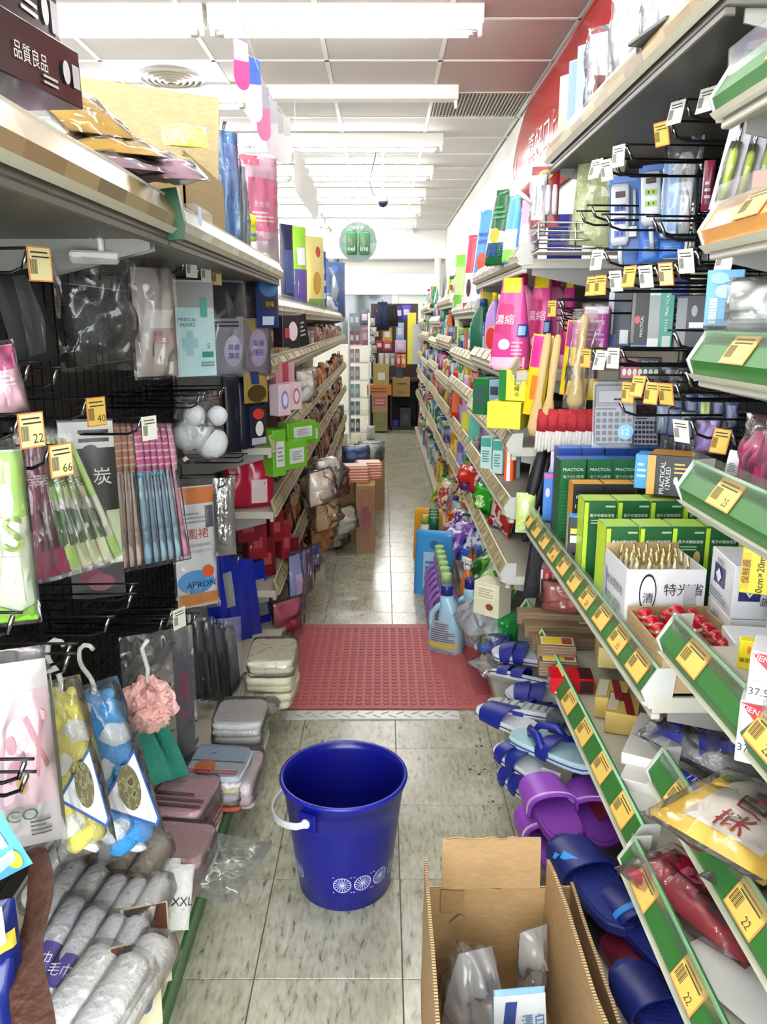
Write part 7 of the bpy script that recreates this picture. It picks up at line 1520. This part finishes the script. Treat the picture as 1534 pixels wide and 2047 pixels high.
for k in range(5):
    px, yy = 597 + 8 * k, 5.25 + .12 * k; z0, z1 = wz(392 + 12 * k, yy), wz(300 + 18 * k, yy); MB().prism([(-.035, z1 - z0), (.035, z1 - z0), (.035, .03), (0, 0), (-.035, .03)], -.001, .001).build('pennant', M('e4e6e4', .4), t, (wx(px, yy, z0), yy, z0), (0, 0, D2(60)))
# ceiling camera
yy = 6.9; zc_ = wz(405, yy); xx = wx(766, yy, zc_)
t = thing('dome_camera', 'small ceiling camera with a dark dome on a white stalk', 'security camera', (xx, yy, zc_))
MB().tube([(0, 0, .02), (0, 0, ZC - zc_)], .012, 10).build('stalk', M('eceae4', .4), t); MB().loft([(ZC - zc_ - .02, .04, .04), (ZC - zc_, .045, .045)], 18).build('ceiling_plate', M('eceae4', .4), t)
MB().loft([(.0, .04, .04), (.04, .05, .05), (.05, .03, .03)], 18).build('housing', M('c8c8cc', .35), t)
MB().loft([(-.035, .008, .008), (-.028, .026, .026), (-.012, .038, .038), (.002, .042, .042)], 18).build('dome', M('23264a', .1), t)
MB().tube([(.02, 0, .03), (-.08, 0, .06), (-.11, 0, .16), (-.05, 0, ZC - zc_)], .003, 6).build('cable', M('4a4a4c', .5), t)
# round hanging sign
yy = 6.6; cz = wz(484, yy); cx = wx(716, yy, cz); rad = 38 * depth_of(yy, cz) / F
t = thing('round_sign', 'round hanging sign showing two green cans with red stars', 'hanging sign', (cx, yy, cz))
MB().prism([(rad * math.cos(a * .157), rad * math.sin(a * .157)) for a in range(40)], 0, .012).build('disc', PRINT('5f7a70', '7a9088', '3f4a50', 2, .3), t)
for sx in (-1, 1):
    c = MB().loft([(-rad * .62, rad * .24, .02), (-rad * .56, rad * .28, .03), (rad * .42, rad * .28, .03), (rad * .52, rad * .22, .02)], 18, T=Matrix.Translation((sx * rad * .34, -.012, 0))).build('can_shape', M('4f8a5c', .25), t)
    st5 = [((rad * .12 if q % 2 == 0 else rad * .05) * math.cos(math.pi / 2 + q * math.pi / 5) + sx * rad * .34, (rad * .12 if q % 2 == 0 else rad * .05) * math.sin(math.pi / 2 + q * math.pi / 5) + rad * .05) for q in range(10)]
    MB().prism(st5, -.046, -.043).build('star', M('b84a44', .4), t)
    vs, fs, tw, th_ = textmesh('nel' if sx < 0 else 'ine'); kk = rad * .24 / th_; MB().add([(sx * rad * .34 + v.x * kk, -.047, -rad * .34 + v.y * kk) for v in vs], fs).build('lettering', M('eef4ee', .4), t)
for q in range(3): MB().box((-.03 + .03 * q, -.004, rad * .72), (.016, .006, .02)).build('mark', M('e8ecea', .4), t)
for sx in (-1, 1): MB().tube([(sx * rad * .5, .006, rad * .85), (sx * rad * .5, .006, ZC - cz)], .0015, 5).build('hanging_line', M('d8d8d8', .4), t)
# dirt and scraps on the floor by the deck
for k in range(26):
    px, py = R.gauss(985, 22), R.gauss(1550, 50); p = W(px, py, z=.0)
    if p.x > .36: continue
    s = R.uniform(.002, .007); MB().loft([(0, s, s * R.uniform(.4, .9)), (.0012, s * .7, s * .4)], 7).build('dirt_speck', M('4a4238', .8), fl, (p.x, p.y, .0001), (0, 0, R.random() * 6))

# ---------------------------------------------------------------- things lying in the open carton
t = soft('clear_bag', 'clear plastic bag standing up inside the open carton', 'plastic bag', .13, .2, .12, FILM('f4f2f4', .3, .1, 30, .7), None, wr=.6, part='film', taper=.5); at(t, Vector((.165, 1.22, .01)), .3)
t = soft('clear_bag', 'pale crumpled plastic bag at the near end of the open carton', 'plastic bag', .15, .2, .12, FILM('eeeef0', .3, .1, 30, .7), None, wr=.6, part='film', taper=.3); at(t, Vector((.19, 1.02, .01)), -.2)
t = soft('clear_bag', 'torn strip of clear plastic at the inner right side of the carton', 'plastic bag', .06, .14, .05, FILM('eeeeea', .3, .1, 30, .7), None, wr=.6, part='film'); at(t, Vector((.275, 1.25, .09)), .4)
t = pouch('printed_pouch', 'white and light blue printed pouch inside the carton', 'pouch', .10, .2, .05, M('8fc0dc', .3), [('p', -.9, .9, .6, .95, 'dfe4e6'), ('q', [(-.7, .62), (-.3, .62), (-.1, .9), (-.5, .9)], '3a4a90'), ('t', '漂白', .4, .75, .02, '4a7ab0'), ('b', -.5, .6, .3, .5, 3, '5a8ac0')]); at(t, Vector((.235, 1.10, .01)), .1, -.2)
# more slippers filling the heap
slipper('navy slipper deep in the heap under the upturned sole', 1085, 1440, .13, D2(50), 'c8ccd0', 'b8c0c8', NV, 'two', '2a2c44', L=.24)
slipper('white slipper deep in the heap behind the big pale blue one', 1130, 1450, .14, D2(64), 'dcdfe2', 'd0d6da', NV, 'band', '2a2c44', L=.24)
slipper('dark purple slipper wedged against the lower green rail', 1215, 1600, .15, D2(24), '5a2a6a', '4a2458', '6a3080', 'band', None, L=.24)
slipper('black slide lying under the navy slides', 1210, 1860, .125, D2(12), '17181c', '1c1d22', '16171a', 'band', None, L=.26, w=.1)
slipper('wine red slipper at the bottom beside the ribbed slide', 1290, 1965, .13, D2(16), '5a1424', '64182a', '6a1a30', 'band', None, L=.25)

# more glossy detergent bags heaped low on the right row
for k, (px, py, a_, b_, nm) in enumerate(((900, 1050, '6a2f9a', 'e0d8ec', 'deep purple'), (930, 1105, '3a6ac8', 'e8ecf4', 'royal blue and white'), (952, 1080, 'e8e4e8', '4a4a9c', 'white with indigo print'), (985, 1110, '58b030', 'e8f0c0', 'grass green'), (1000, 1165, '3f9a2c', 'd8e890', 'leaf green'), (945, 1150, '7ac03a', '2a6a2c', 'spring green'),
                                          (885, 1040, 'e0b030', 'b8442c', 'golden'), (915, 1000, 'd84a34', 'f0d8a0', 'scarlet'), (965, 1050, '2f9a3c', 'e8e8e8', 'emerald'), (1000, 1085, 'b83040', 'e8e0e0', 'crimson and white'), (880, 990, 'e8d8b0', 'c04a44', 'cream and red'), (872, 1090, '8a5ac0', 'd8c8e8', 'violet'))):
    yy = max(2.55, W(px, py, z=.2).y); t = soft('detergent_bag', '%s glossy detergent bag in the low heap on the right' % nm, 'detergent bag', .15, .19, .09, PRINT(a_, b_, 'e8e4e0', 3, .18), [('e', 0, .5, .5, .2, b_)], wr=.3); at(t, Vector((max(.36, wx(px, yy, .2)), yy, .115 + .03 * (k % 2))), D2(-65 + R.uniform(-25, 25)), D2(-30 + R.uniform(-10, 10)))
